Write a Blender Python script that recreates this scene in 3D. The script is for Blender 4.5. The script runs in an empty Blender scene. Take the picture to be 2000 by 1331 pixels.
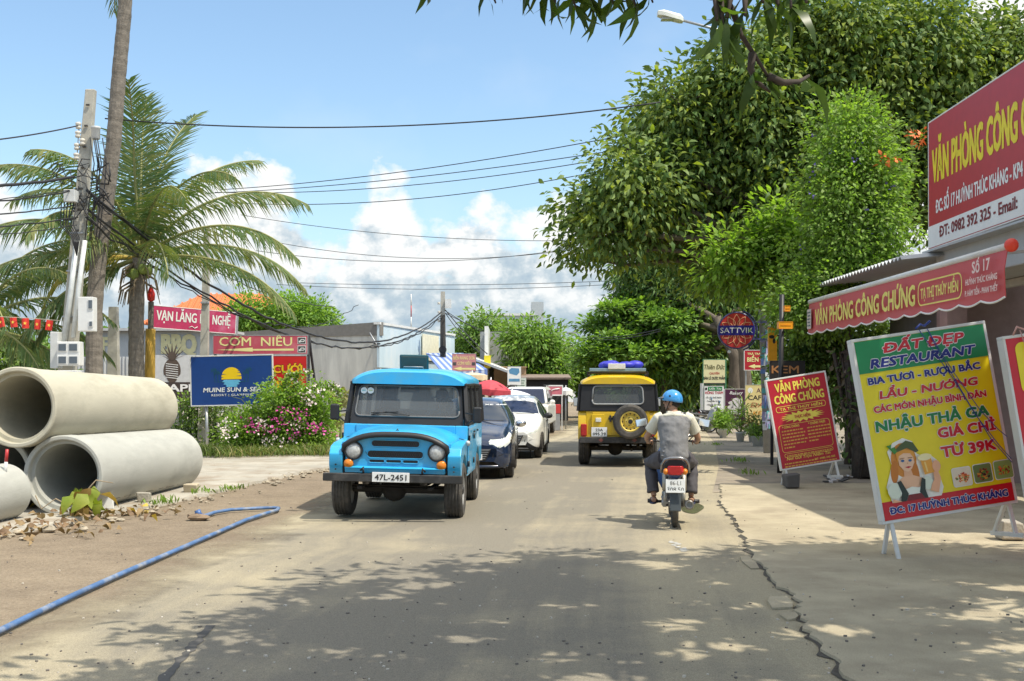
import bpy, bmesh, math, random
import numpy as np
from mathutils import Vector, Matrix, Euler
sc = bpy.context.scene
COL = sc.collection
R = math.radians
PI = math.pi
# ------------------------------------------------------------------ camera
F, HZ, EYE = 2200.0, 755.0, 1.75          # focal length in px of the 2000 px wide frame, horizon row, eye height
cam = bpy.data.cameras.new('camera')
cam.sensor_width = 36.0
cam.lens = 36.0 * F / 2000.0
cam.shift_y = (HZ - 665.5) / 2000.0
cam.clip_start = 0.1
cam.clip_end = 3000
cam_o = bpy.data.objects.new('camera', cam)
cam_o.location = (0, 0, EYE)
cam_o.rotation_euler = (R(90), 0, 0)
COL.objects.link(cam_o)
sc.camera = cam_o
# ------------------------------------------------------------------ sun
SUN_EL = R(61)
SUN_DIR = Vector((0.857 * math.cos(SUN_EL), -0.514 * math.cos(SUN_EL), math.sin(SUN_EL)))
sl = bpy.data.lights.new('sun', 'SUN')
sl.energy = 3.4
sl.angle = R(0.53)
sl.color = (1.0, 0.93, 0.80)
so = bpy.data.objects.new('sun', sl)
so.rotation_euler = SUN_DIR.to_track_quat('Z', 'Y').to_euler()
COL.objects.link(so)
# ------------------------------------------------------------------ exposure
sc.view_settings.view_transform = 'Standard'
sc.view_settings.look = 'None'
sc.view_settings.exposure = 0.6
sc.view_settings.gamma = 1.0
sc.view_settings.use_curve_mapping = False
sc.cycles.max_bounces = 7
sc.cycles.transparent_max_bounces = 12
sc.cycles.caustics_reflective = False
sc.cycles.caustics_refractive = False
# ------------------------------------------------------------------ sky with cumulus
W = bpy.data.worlds.new('World')
sc.world = W
W.use_nodes = True
nt = W.node_tree
N, Lk = nt.nodes, nt.links
N.clear()
def wn(t, **k):
    n = N.new(t)
    for a, b in k.items(): setattr(n, a, b)
    return n
def wm(op, a, b=None, c=None, clamp=False):
    n = N.new('ShaderNodeMath'); n.operation = op; n.use_clamp = clamp
    for i, v in enumerate((a, b, c)):
        if v is None: continue
        if isinstance(v, (int, float)): n.inputs[i].default_value = v
        else: Lk.new(v, n.inputs[i])
    return n.outputs[0]
sky = wn('ShaderNodeTexSky', sky_type='NISHITA', sun_disc=False)
sky.sun_elevation = SUN_EL
sky.sun_rotation = math.atan2(SUN_DIR.x, SUN_DIR.y)
sky.altitude = 10; sky.air_density = 1.0; sky.dust_density = 1.2; sky.ozone_density = 2.0
tc = wn('ShaderNodeTexCoord')
sep = wn('ShaderNodeSeparateXYZ'); Lk.new(tc.outputs['Generated'], sep.inputs[0])
el = wm('ARCSINE', sep.outputs[2])
az = wm('ARCTAN2', sep.outputs[0], sep.outputs[1])       # 0 straight down the road, + to the right
azn = wm('MULTIPLY_ADD', az, 1 / (2 * PI), 0.5)
fc = wn('ShaderNodeFloatCurve')
cv = fc.mapping.curves[0]
def ap(px): return math.atan((px - 1000) / F) / (2 * PI) + .5
pts = [(0, .10), (.12, .20), (.25, .12), (.38, .18), (ap(-200), .20), (ap(20), .168), (ap(150), .13), (ap(330), .155), (ap(450), .185), (ap(520), .188), (ap(590), .145),
       (ap(650), .105), (ap(695), .165), (ap(745), .182), (ap(800), .15), (ap(850), .125), (ap(905), .150), (ap(960), .158), (ap(1040), .145), (ap(1090), .18), (ap(1170), .185), (ap(1280), .15), (ap(1500), .18), (ap(1800), .2), (ap(2000), .35), (.66, .2), (.75, .12), (.88, .2), (1, .10)]
cv.points[0].location = pts[0]; cv.points[1].location = pts[-1]
for p in pts[1:-1]: cv.points.new(*p)
for p in cv.points: p.handle_type = 'AUTO'
fc.mapping.use_clip = False
fc.mapping.update()
Lk.new(azn, fc.inputs['Value'])
def wnoise(scale, detail, rough, off=(0, 0, 0), zs=1.3):
    mp = wn('ShaderNodeMapping'); mp.inputs['Scale'].default_value = (1, 1, zs); mp.inputs['Location'].default_value = off
    Lk.new(tc.outputs['Generated'], mp.inputs['Vector'])
    n = wn('ShaderNodeTexNoise'); n.inputs['Scale'].default_value = scale; n.inputs['Detail'].default_value = detail; n.inputs['Roughness'].default_value = rough
    Lk.new(mp.outputs[0], n.inputs['Vector']); return n.outputs[0]
n1 = wnoise(22, 9, .58)
n2 = wnoise(22, 9, .58, (-.0075, .003, -.012))            # same noise sampled towards the sun: lit side of each billow
n3 = wnoise(5, 5, .5, (3, 1, 2))
top = wm('ADD', fc.outputs[0], wm('MULTIPLY_ADD', n1, .16, -.085))
dens = wm('MULTIPLY', wm('SUBTRACT', wm('ADD', top, .008), el), 46, clamp=True)
dens = wm('SMOOTHSTEP', dens, 0, 1) if False else dens
# thin veil higher up
veil = wm('MULTIPLY', wm('SUBTRACT', n3, .60), 1.6, clamp=True)
lit = wm('MULTIPLY_ADD', wm('SUBTRACT', n1, n2), 5.0, .62)
hgt = wm('MULTIPLY_ADD', wm('SUBTRACT', el, .055), 9.0, 0.0)
shade = wm('ADD', wm('MULTIPLY', lit, .55), wm('MULTIPLY', hgt, .75), clamp=True)
cr = wn('ShaderNodeValToRGB')
cr.color_ramp.elements[0].position = .05; cr.color_ramp.elements[0].color = (.38, .50, .62, 1)
cr.color_ramp.elements[1].position = .85; cr.color_ramp.elements[1].color = (1.0, 1.0, .985, 1)
e = cr.color_ramp.elements.new(.42); e.color = (.54, .64, .71, 1)
Lk.new(shade, cr.inputs[0])
SKY_STR = 0.15
sg = wn('ShaderNodeVectorMath', operation='MULTIPLY'); Lk.new(sky.outputs[0], sg.inputs[0]); sg.inputs[1].default_value = (.97, 1.03, .99)
cg = wn('ShaderNodeVectorMath', operation='SCALE'); Lk.new(cr.outputs[0], cg.inputs[0]); cg.inputs['Scale'].default_value = 0.73 / SKY_STR
mxv = wn('ShaderNodeMix', data_type='RGBA'); Lk.new(wm('MULTIPLY', veil, .5), mxv.inputs[0]); Lk.new(sg.outputs[0], mxv.inputs[6]); Lk.new(cg.outputs[0], mxv.inputs[7])
mx = wn('ShaderNodeMix', data_type='RGBA'); Lk.new(dens, mx.inputs[0]); Lk.new(mxv.outputs[2], mx.inputs[6]); Lk.new(cg.outputs[0], mx.inputs[7])
n4 = wnoise(3.2, 6, .55, (7, 2, 5), 1.0)                       # unseen bright cloud added above the frame to lift and whiten the shadow fill
over = wm('MULTIPLY', wm('MULTIPLY', wm('SUBTRACT', n4, .40), 5.0, clamp=True), wm('MULTIPLY', wm('SUBTRACT', el, .46), 5.0, clamp=True))
mo = wn('ShaderNodeMix', data_type='RGBA'); Lk.new(over, mo.inputs[0]); Lk.new(mx.outputs[2], mo.inputs[6]); mo.inputs[7].default_value = (1.05 / SKY_STR, 1.03 / SKY_STR, .98 / SKY_STR, 1)
hz_f = wm('MULTIPLY', wm('EXPONENT', wm('MULTIPLY', wm('MAXIMUM', el, 0.0), -9.0)), .42)     # pale air towards the horizon
mh = wn('ShaderNodeMix', data_type='RGBA'); Lk.new(hz_f, mh.inputs[0]); Lk.new(mo.outputs[2], mh.inputs[6]); mh.inputs[7].default_value = (.32 / SKY_STR, .40 / SKY_STR, .44 / SKY_STR, 1)
bg = wn('ShaderNodeBackground'); bg.inputs['Strength'].default_value = SKY_STR
Lk.new(mh.outputs[2], bg.inputs[0])
wo = wn('ShaderNodeOutputWorld'); Lk.new(bg.outputs[0], wo.inputs[0])

# ------------------------------------------------------------------ helpers
def P(px, py, d):
    return Vector(((px - 1000) * d / F, d, EYE + (HZ - py) * d / F))
def G(px, py, z=0.0):
    d = (EYE - z) * F / (py - HZ)
    return Vector(((px - 1000) * d / F, d, z))
def hx(h, k=1.0):
    h = h.lstrip('#')
    c = [int(h[i:i + 2], 16) / 255 for i in (0, 2, 4)]
    return tuple(k * ((x / 12.92) if x < .04045 else ((x + .055) / 1.055) ** 2.4) for x in c)
MATS = {}
def mat(name, col, rough=.6, metal=0., var=.12, scale=6., bump=0., bscale=60., coat=0., spec=.5, dirt=None, dscale=2., damt=.5, stretch=None, spk=0.):
    if name in MATS: return MATS[name]
    if isinstance(col, str): col = hx(col)
    m = bpy.data.materials.new(name); m.use_nodes = True
    t = m.node_tree; n = t.nodes; l = t.links
    b = n['Principled BSDF']
    b.inputs['Roughness'].default_value = rough
    b.inputs['Metallic'].default_value = metal
    b.inputs['Coat Weight'].default_value = coat
    b.inputs['Specular IOR Level'].default_value = spec
    tcd = n.new('ShaderNodeTexCoord')
    vec = tcd.outputs['Object']
    if stretch:
        mp = n.new('ShaderNodeMapping'); mp.inputs['Scale'].default_value = stretch
        l.new(vec, mp.inputs['Vector']); vec = mp.outputs[0]
    nz = n.new('ShaderNodeTexNoise'); nz.inputs['Scale'].default_value = scale; nz.inputs['Detail'].default_value = 6; nz.inputs['Roughness'].default_value = .6
    l.new(vec, nz.inputs['Vector'])
    mr = n.new('ShaderNodeMapRange'); mr.inputs[1].default_value = .3; mr.inputs[2].default_value = .7
    l.new(nz.outputs[0], mr.inputs[0])
    mixn = n.new('ShaderNodeMix'); mixn.data_type = 'RGBA'
    mixn.inputs[6].default_value = tuple(c * (1 - var) for c in col) + (1,)
    mixn.inputs[7].default_value = tuple(min(1, c * (1 + var)) for c in col) + (1,)
    l.new(mr.outputs[0], mixn.inputs[0])
    out = mixn.outputs[2]
    if dirt is not None:
        if isinstance(dirt, str): dirt = hx(dirt)
        n2_ = n.new('ShaderNodeTexNoise'); n2_.inputs['Scale'].default_value = dscale; n2_.inputs['Detail'].default_value = 8; n2_.inputs['Roughness'].default_value = .65
        l.new(vec, n2_.inputs['Vector'])
        m2 = n.new('ShaderNodeMapRange'); m2.inputs[1].default_value = .48; m2.inputs[2].default_value = .68; m2.inputs[4].default_value = damt
        l.new(n2_.outputs[0], m2.inputs[0])
        mx2 = n.new('ShaderNodeMix'); mx2.data_type = 'RGBA'
        l.new(m2.outputs[0], mx2.inputs[0]); l.new(out, mx2.inputs[6]); mx2.inputs[7].default_value = tuple(dirt) + (1,)
        out = mx2.outputs[2]
    if spk:
        ns = n.new('ShaderNodeTexNoise'); ns.inputs['Scale'].default_value = 110; ns.inputs['Detail'].default_value = 4; ns.inputs['Roughness'].default_value = .85
        l.new(vec, ns.inputs['Vector']); ma = n.new('ShaderNodeMath'); ma.operation = 'MULTIPLY_ADD'; l.new(ns.outputs[0], ma.inputs[0]); ma.inputs[1].default_value = spk; ma.inputs[2].default_value = 1 - spk / 2
        vs_ = n.new('ShaderNodeVectorMath'); vs_.operation = 'SCALE'; l.new(out, vs_.inputs[0]); l.new(ma.outputs[0], vs_.inputs['Scale']); out = vs_.outputs[0]
    l.new(out, b.inputs['Base Color'])
    if bump:
        nb = n.new('ShaderNodeTexNoise'); nb.inputs['Scale'].default_value = bscale; nb.inputs['Detail'].default_value = 4
        l.new(vec, nb.inputs['Vector'])
        bp = n.new('ShaderNodeBump'); bp.inputs['Strength'].default_value = bump; bp.inputs['Distance'].default_value = .02
        l.new(nb.outputs[0], bp.inputs['Height']); l.new(bp.outputs[0], b.inputs['Normal'])
    MATS[name] = m
    return m
def leafmat(name, c1, c2, rough=.55, trans=.35, scale=1.2):
    if name in MATS: return MATS[name]
    m = bpy.data.materials.new(name); m.use_nodes = True
    t = m.node_tree; n = t.nodes; l = t.links
    b = n['Principled BSDF']; b.inputs['Roughness'].default_value = rough
    b.inputs['Specular IOR Level'].default_value = .25
    tcd = n.new('ShaderNodeTexCoord')
    nz = n.new('ShaderNodeTexNoise'); nz.inputs['Scale'].default_value = scale; nz.inputs['Detail'].default_value = 7; nz.inputs['Roughness'].default_value = .75
    l.new(tcd.outputs['Object'], nz.inputs['Vector'])
    mr = n.new('ShaderNodeMapRange'); mr.inputs[1].default_value = .36; mr.inputs[2].default_value = .64
    l.new(nz.outputs[0], mr.inputs[0])
    mx_ = n.new('ShaderNodeMix'); mx_.data_type = 'RGBA'
    if isinstance(c1, str): c1 = hx(c1)
    if isinstance(c2, str): c2 = hx(c2)
    mx_.inputs[6].default_value = tuple(c1) + (1,); mx_.inputs[7].default_value = tuple(c2) + (1,)
    l.new(mr.outputs[0], mx_.inputs[0]); l.new(mx_.outputs[2], b.inputs['Base Color'])
    tr = n.new('ShaderNodeBsdfTranslucent')
    g = n.new('ShaderNodeMix'); g.data_type = 'RGBA'; g.blend_type = 'MULTIPLY'; g.inputs[0].default_value = 1
    l.new(mx_.outputs[2], g.inputs[6]); g.inputs[7].default_value = (1.5, 1.6, .6, 1)
    l.new(g.outputs[2], tr.inputs[0])
    ms = n.new('ShaderNodeMixShader'); ms.inputs[0].default_value = trans
    l.new(b.outputs[0], ms.inputs[1]); l.new(tr.outputs[0], ms.inputs[2])
    l.new(ms.outputs[0], n['Material Output'].inputs[0])
    MATS[name] = m
    return m
def glassmat(name, tint=(.5, .55, .6), alpha=.35, rough=.03):
    """vehicle glass: a thin tinted pane, part clear, part mirror"""
    if name in MATS: return MATS[name]
    m = bpy.data.materials.new(name); m.use_nodes = True
    t = m.node_tree; n = t.nodes; l = t.links
    b = n['Principled BSDF']; b.inputs['Base Color'].default_value = tuple(c * .36 for c in tint) + (1,); b.inputs['Roughness'].default_value = rough  # grey base colour paints in the sky's reflection on the pane
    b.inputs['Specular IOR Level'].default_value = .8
    nz = n.new('ShaderNodeTexNoise'); nz.inputs['Scale'].default_value = 3; 
    mr = n.new('ShaderNodeMapRange'); mr.inputs[3].default_value = rough; mr.inputs[4].default_value = rough + .05
    l.new(nz.outputs[0], mr.inputs[0]); l.new(mr.outputs[0], b.inputs['Roughness'])
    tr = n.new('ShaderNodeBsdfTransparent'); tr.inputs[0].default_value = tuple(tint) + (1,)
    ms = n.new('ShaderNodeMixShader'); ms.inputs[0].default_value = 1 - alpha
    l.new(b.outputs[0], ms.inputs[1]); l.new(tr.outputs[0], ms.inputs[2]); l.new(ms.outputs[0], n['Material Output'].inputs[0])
    MATS[name] = m
    return m
def tag(o, label=None, cat=None, group=None, kind=None):
    if label: o['label'] = label
    if cat: o['category'] = cat
    if group: o['group'] = group
    if kind: o['kind'] = kind
    return o
def thing(name, label, cat, loc=(0, 0, 0), rot=(0, 0, 0), group=None):
    o = bpy.data.objects.new(name, None); COL.objects.link(o)
    o.empty_display_size = .2
    o.location = loc
    o.rotation_euler = rot if isinstance(rot, (tuple, list, Euler)) else (0, 0, rot)
    return tag(o, label, cat, group)
def copy_tree(o, parent=None):
    c = o.copy(); COL.objects.link(c)
    if parent: c.parent = parent
    for ch in list(o.children): copy_tree(ch, c)
    return c
def link_mesh(name, me, mats, parent=None):
    o = bpy.data.objects.new(name, me); COL.objects.link(o)
    for m in (mats if isinstance(mats, (list, tuple)) else [mats]): me.materials.append(m)
    if parent: o.parent = parent
    return o
class MB:
    def __init__(s): s.v = []; s.f = []; s.m = []; s.s = []
    def add(s, vs, fs, m=0, smooth=False):
        k = len(s.v); s.v.extend([tuple(v) for v in vs])
        for f in fs: s.f.append([i + k for i in f]); s.m.append(m); s.s.append(smooth)
        return s
    def box(s, c, d, rot=None, m=0, taper=1.0):
        x, y, z = d[0] / 2, d[1] / 2, d[2] / 2
        vs = [Vector((a * x * (taper if cc > 0 else 1), b_ * y * (taper if cc > 0 else 1), cc * z)) for cc in (-1, 1) for a, b_ in ((-1, -1), (1, -1), (1, 1), (-1, 1))]
        if rot is not None:
            M = rot if isinstance(rot, Matrix) else Euler(rot).to_matrix()
            vs = [M @ v for v in vs]
        c = Vector(c); vs = [v + c for v in vs]
        return s.add(vs, [(3, 2, 1, 0), (4, 5, 6, 7), (0, 1, 5, 4), (1, 2, 6, 5), (2, 3, 7, 6), (3, 0, 4, 7)], m)
    def bar(s, p0, p1, w, h=None, m=0):
        p0, p1 = Vector(p0), Vector(p1); d = p1 - p0
        q = d.to_track_quat('Y', 'Z').to_matrix()
        return s.box((p0 + p1) / 2, (w, d.length, h or w), q, m)
    def rings(s, rings, closed=True, caps=True, m=0, smooth=True):
        n = len(rings[0]); vs = [v for r in rings for v in r]; fs = []
        for i in range(len(rings) - 1):
            for j in range(n if closed else n - 1):
                a = i * n + j; b = i * n + (j + 1) % n
                fs.append((a, b, b + n, a + n))
        k = len(s.v); s.add(vs, fs, m, smooth)
        if caps and closed:
            for base, rev in ((0, True), ((len(rings) - 1) * n, False)):
                f = [k + base + j for j in range(n)]
                s.f.append(f[::-1] if rev else f); s.m.append(m); s.s.append(False)
        return s
    def tube(s, pts, r, n=8, m=0, caps=True, smooth=True, flat=1.0):
        pts = [Vector(p) for p in pts]
        rs = r if isinstance(r, (list, tuple)) else [r] * len(pts)
        t0 = (pts[1] - pts[0]).normalized()
        up = Vector((0, 0, 1)) if abs(t0.z) < .9 else Vector((1, 0, 0))
        rings = []
        nrm = (up - t0 * up.dot(t0)).normalized()
        for i, p in enumerate(pts):
            t = (pts[min(i + 1, len(pts) - 1)] - pts[max(i - 1, 0)]).normalized()
            nrm = (nrm - t * nrm.dot(t)).normalized(); b = t.cross(nrm)
            rings.append([p + (nrm * math.cos(2 * PI * j / n) * flat + b * math.sin(2 * PI * j / n)) * rs[i] for j in range(n)])
        return s.rings(rings, True, caps, m, smooth)
    def cyl(s, p0, p1, r0, r1=None, n=16, m=0, smooth=True):
        return s.tube([p0, p1], [r0, r0 if r1 is None else r1], n, m, True, smooth)
    def lathe(s, prof, c=(0, 0, 0), axis=(0, 0, 1), n=24, m=0, smooth=True, closed=False):
        q = Vector(axis).to_track_quat('Z', 'Y').to_matrix(); c = Vector(c)
        rings = [[c + q @ Vector((r * math.cos(2 * PI * j / n), r * math.sin(2 * PI * j / n), h)) for j in range(n)] for r, h in prof]
        if closed: rings.append(rings[0])
        return s.rings(rings, True, not closed, m, smooth)
    def sph(s, c, r, n=12, m=0, rot=None):
        r = (r, r, r) if isinstance(r, (int, float)) else r
        M = Euler(rot).to_matrix() if rot is not None else Matrix.Identity(3)
        c = Vector(c); rings = []
        for i in range(n // 2 + 1):
            a = -PI / 2 + PI * i / (n // 2); ca = max(math.cos(a), 1e-3)
            rings.append([c + M @ Vector((r[0] * ca * math.cos(2 * PI * j / n), r[1] * ca * math.sin(2 * PI * j / n), r[2] * math.sin(a))) for j in range(n)])
        return s.rings(rings, True, True, m, True)
    def prism(s, poly, a0, a1, axis='y', m=0):
        """poly in the plane across the axis: y -> (x,z), x -> (y,z), z -> (x,y)"""
        def q(u, w, a): return {'y': (u, a, w), 'x': (a, u, w), 'z': (u, w, a)}[axis]
        n = len(poly); vs = [q(u, w, a0) for u, w in poly] + [q(u, w, a1) for u, w in poly]
        fs = [tuple(range(n)), tuple(range(2 * n - 1, n - 1, -1))] + [(i, i + n, (i + 1) % n + n, (i + 1) % n) for i in range(n)]
        return s.add(vs, fs, m)
    def flat(s, poly, y=0., m=0):
        """a flat printed shape in the xz plane facing -y"""
        return s.add([(u, y, w) for u, w in poly], [tuple(range(len(poly)))], m)
    def build(s, name, mats, parent=None, bevel=0, seg=2, subd=0, remesh=0, fixn=True, smoothit=0):
        me = bpy.data.meshes.new(name); me.from_pydata(s.v, [], s.f)
        me.polygons.foreach_set('material_index', s.m); me.polygons.foreach_set('use_smooth', [True] * len(s.f) if bevel and len(s.v) < 4000 else s.s)
        if fixn and len(s.v) < 20000:
            bm = bmesh.new(); bm.from_mesh(me); bmesh.ops.recalc_face_normals(bm, faces=bm.faces); bm.to_mesh(me); bm.free()
        me.update()
        o = link_mesh(name, me, mats, parent)
        if remesh:
            md = o.modifiers.new('fuse', 'REMESH'); md.mode = 'VOXEL'; md.voxel_size = remesh; md.use_smooth_shade = True
            if smoothit:
                ms = o.modifiers.new('relax', 'SMOOTH'); ms.iterations = smoothit; ms.factor = .5
        if bevel:
            md = o.modifiers.new('bevel', 'BEVEL'); md.width = bevel; md.segments = seg; md.limit_method = 'ANGLE'; md.angle_limit = R(35); md.harden_normals = True
        if subd:
            md = o.modifiers.new('subd', 'SUBSURF'); md.levels = subd; md.render_levels = subd
        return o
# ------------------------------------------------------------------ lettering
_TC = {}
_BASE = dict(zip('ĐđƠỚỜỢỞỠƯỨỪỰỬỮơớờợưứừựử', 'DdOÓÒỌỎÕUÚÙỤỦŨoóòọuúùụủ'))
def _rawtext(s, shear, space):
    c = bpy.data.curves.new('t', 'FONT'); c.body = s; c.shear = shear; c.space_character = space; c.resolution_u = 2
    o = bpy.data.objects.new('t', c); me = bpy.data.meshes.new_from_object(o)
    v = [tuple(q.co) for q in me.vertices]; f = [tuple(p.vertices) for p in me.polygons]
    bpy.data.objects.remove(o); bpy.data.meshes.remove(me); bpy.data.curves.remove(c)
    return v, f
def textmesh(s, bold=.0, shear=0., space=1.0):
    """flat letters; crossed D and horned O, U are the plain letter plus a bar or horn laid a hair in front"""
    k = (s, shear, space)
    if k in _TC: return _TC[k]
    t = ''.join(_BASE.get(c, c) for c in s)
    v, f = _rawtext(t, shear, space)
    def quad(pts):
        n = len(v); v.extend([(x + shear * y, y, .00012) for x, y in pts]); f.append(tuple(range(n, n + len(pts))))
    for i, c in enumerate(s):
        if c not in _BASE: continue
        w0, _ = _rawtext(t[i], 0, 1); gl = min(q[0] for q in w0); gr = max(q[0] for q in w0)
        w1, _ = _rawtext(t[:i + 1], 0, space); xr = max(q[0] for q in w1) if i else gr; xl = xr - (gr - gl)
        if c == 'Đ': quad([(xl - .09, .31), (xl + .24, .31), (xl + .24, .39), (xl - .09, .39)])
        elif c == 'đ': quad([(xr - .22, .58), (xr + .06, .58), (xr + .06, .65), (xr - .22, .65)])
        else:
            T = .68 if c.isupper() else .47; e = .05 if c in 'ƠỚỜỢỞỠơớờợ' else .0
            quad([(xr - .02 - e, T - .10 + e * .4), (xr + .06, T - .04), (xr + .10, T + .06), (xr + .09, T + .14), (xr + .02, T + .14), (xr + .02, T + .05), (xr - .02 - e, T - .01)])
    _TC[k] = (v, f); return _TC[k]
def lettering(parent, s, cx, z0, w, h, mats, y=-.012, bold=.02, shear=0., out=0., out2=0., space=1.0, name='lettering', arch=0.):
    """one line of printed letters: centre cx, baseline z0, total width w, capital height h; mats[0] face, mats[1] outline.
    Heavier strokes and outlines are built from copies shifted a little sideways, each a hair behind the one before."""
    mats = mats if isinstance(mats, (list, tuple)) else [mats]
    v, f = textmesh(s, 0., shear, space)
    xs = [q[0] for q in v]; x0, x1 = min(xs), max(xs)
    cap = .70; b = bold * 1.25 * h; e = out * 1.9 * h
    mb = MB(); w2 = w - 2 * b - 2 * e; k = 0
    def put(dx, dz, yy, m):
        mb.add([((q[0] - (x0 + x1) / 2) / (x1 - x0) * w2 + cx + dx, yy - q[2], z0 + q[1] / cap * (h - 2 * b) + b + dz - arch * (2 * (q[0] - (x0 + x1) / 2) / (x1 - x0)) ** 2) for q in v], f, m)
    n = 1 if b == 0 else 5
    for i in range(n):
        a = PI / 4 + PI / 2 * i; r = 0 if i == 4 or n == 1 else 1
        put(r * b * math.cos(a) * 1.3, r * b * math.sin(a), y - .0016 - .00018 * i, 0)
    if out:
        for i in range(10):
            a = 2 * PI * i / 10; put((b + e) * math.cos(a), (b + e) * math.sin(a), y - .00012 * i + .0006, 1)
    return mb.build(name, mats, parent, fixn=False)
def rrect(cx, cz, w, h, r, n=4):
    p = []
    for sx, sz, a0 in ((1, 1, 0), (-1, 1, 90), (-1, -1, 180), (1, -1, 270)):
        for i in range(n + 1):
            a = R(a0 + 90 * i / n)
            p.append((cx + sx * (w / 2 - r) + r * math.cos(a), cz + sz * (h / 2 - r) + r * math.sin(a)))
    return p
def ringstrip(mb, poly_o, poly_i, y, m=0):
    n = len(poly_o)
    vs = [(u, y, w) for u, w in poly_o] + [(u, y, w) for u, w in poly_i]
    mb.add(vs, [(i, (i + 1) % n, (i + 1) % n + n, i + n) for i in range(n)], m)
def board(root, w, h, t, mface, mframe, fw=.03, proud=.006, z0=0.):
    """panel with a proud frame round it; front faces local -y, bottom centre at (0,0,z0)"""
    mb = MB(); mb.box((0, 0, z0 + h / 2), (w - 2 * fw, t, h - 2 * fw)); mb.build('panel', mface, root)
    if fw > 0:
        mb = MB(); tt = t + 2 * proud
        mb.box((0, 0, z0 + h - fw / 2), (w, tt, fw)); mb.box((0, 0, z0 + fw / 2), (w, tt, fw))
        for sx in (-1, 1): mb.box((sx * (w / 2 - fw / 2), 0, z0 + h / 2), (fw, tt, h - 2 * fw))
        mb.build('frame', mframe, root, bevel=.004, seg=1)
    return -t / 2
# ------------------------------------------------------------------ foliage
def leafmesh(name, pts, dirs, L, Wd, mats, parent, seed=1, weights=None, up=.6, bend=.25, size_var=.35):
    rng = np.random.default_rng(seed)
    pts = np.asarray(pts, float); n = len(pts)
    d = np.asarray(dirs, float); d /= np.linalg.norm(d, axis=1)[:, None] + 1e-9
    u = rng.normal(size=(n, 3)) * (1 - up) + np.array([0, 0, 1.0]) * up
    s = np.cross(d, u); s /= np.linalg.norm(s, axis=1)[:, None] + 1e-9
    nn = np.cross(s, d)
    k = (1 + size_var * rng.uniform(-1, 1, n))[:, None]
    l = L * k; w = Wd * k * .5
    v = np.empty((n, 6, 3))
    v[:, 0] = pts
    v[:, 1] = pts + d * l * .38 + s * w + nn * l * bend * .16
    v[:, 2] = pts + d * l * .38 - s * w + nn * l * bend * .16
    v[:, 3] = pts + d * l * .74 + s * w * .62 - nn * l * bend * .10
    v[:, 4] = pts + d * l * .74 - s * w * .62 - nn * l * bend * .10
    v[:, 5] = pts + d * l - nn * l * bend * .55
    me = bpy.data.meshes.new(name)
    me.vertices.add(n * 6); me.vertices.foreach_set('co', v.ravel())
    b = (np.arange(n) * 6)[:, None]
    tri1 = b + np.array([0, 2, 1]); q = b + np.array([1, 2, 4, 3]); tri2 = b + np.array([3, 4, 5])
    loops = np.concatenate([tri1, q, tri2], axis=1).ravel()
    me.loops.add(n * 10); me.loops.foreach_set('vertex_index', loops)
    me.polygons.add(n * 3)
    st = ((np.arange(n) * 10)[:, None] + np.array([0, 3, 7])).ravel()
    me.polygons.foreach_set('loop_start', st)
    me.polygons.foreach_set('loop_total', np.tile([3, 4, 3], n))
    mats = mats if isinstance(mats, (list, tuple)) else [mats]
    mi = rng.choice(len(mats), n, p=weights) if len(mats) > 1 else np.zeros(n, int)
    me.polygons.foreach_set('material_index', np.repeat(mi, 3))
    me.update(calc_edges=True)
    return link_mesh(name, me, mats, parent)
def crown_pts(lobes, nclump, per, cr, seed=1, droop=.3, shell=.35, flat=.8):
    """lobes: (centre, (rx,ry,rz)); twig clumps near each lobe's skin, leaves round each clump"""
    rng = np.random.default_rng(seed)
    C = np.array([list(l[0]) for l in lobes], float); RR = np.array([list(l[1]) for l in lobes], float)
    wt = (RR.prod(axis=1)) ** (2 / 3); wt /= wt.sum()
    li = rng.choice(len(lobes), nclump, p=wt)
    o = rng.normal(size=(nclump, 3)); o /= np.linalg.norm(o, axis=1)[:, None]
    rad = 1 - np.abs(rng.normal(size=nclump)) * shell
    rad = np.clip(rad, .1, 1) * rng.uniform(.78, 1.20, nclump)
    c = C[li] + RR[li] * o * rad[:, None]
    cc = np.repeat(c, per, axis=0); oo = np.repeat(o, per, axis=0)
    n = len(cc)
    g = np.clip(rng.normal(size=(n, 3)), -1.7, 1.7); g[:, 2] *= flat
    size = np.repeat(rng.uniform(.6, 1.3, nclump), per)[:, None]
    p = cc + g * cr * size
    d = g * .6 + oo * .35 + rng.normal(size=(n, 3)) * .35
    d[:, 2] -= droop
    return p, d
def px_lobes(spec, d, depth=.9, jit=0.6, seed=3):
    """spec rows (px, py, rx_px[, rz_px]) at distance d -> lobes"""
    rng = random.Random(seed); out = []
    for q in spec:
        dd = d + rng.uniform(-jit, jit)
        s = dd / F
        rx = q[2] * s; rz = (q[3] if len(q) > 3 else q[2]) * s
        out.append((P(q[0], q[1], dd), (rx, max(rx * depth, rz * .6), rz)))
    return out
def branchy(mb, p0, p1, r0, r1, seed=1, n=6, wob=.08):
    rng = random.Random(seed); p0, p1 = Vector(p0), Vector(p1); L = (p1 - p0).length
    pts = []; 
    for i in range(n + 1):
        t = i / n; p = p0.lerp(p1, t)
        if 0 < i: p = p + Vector((rng.uniform(-1, 1), rng.uniform(-1, 1), rng.uniform(-.5, .5))) * wob * L * (1 if i < n else .3)
        pts.append(p)
    mb.tube(pts, [r0 + (r1 - r0) * i / n for i in range(n + 1)], 8)
    return pts
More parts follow.
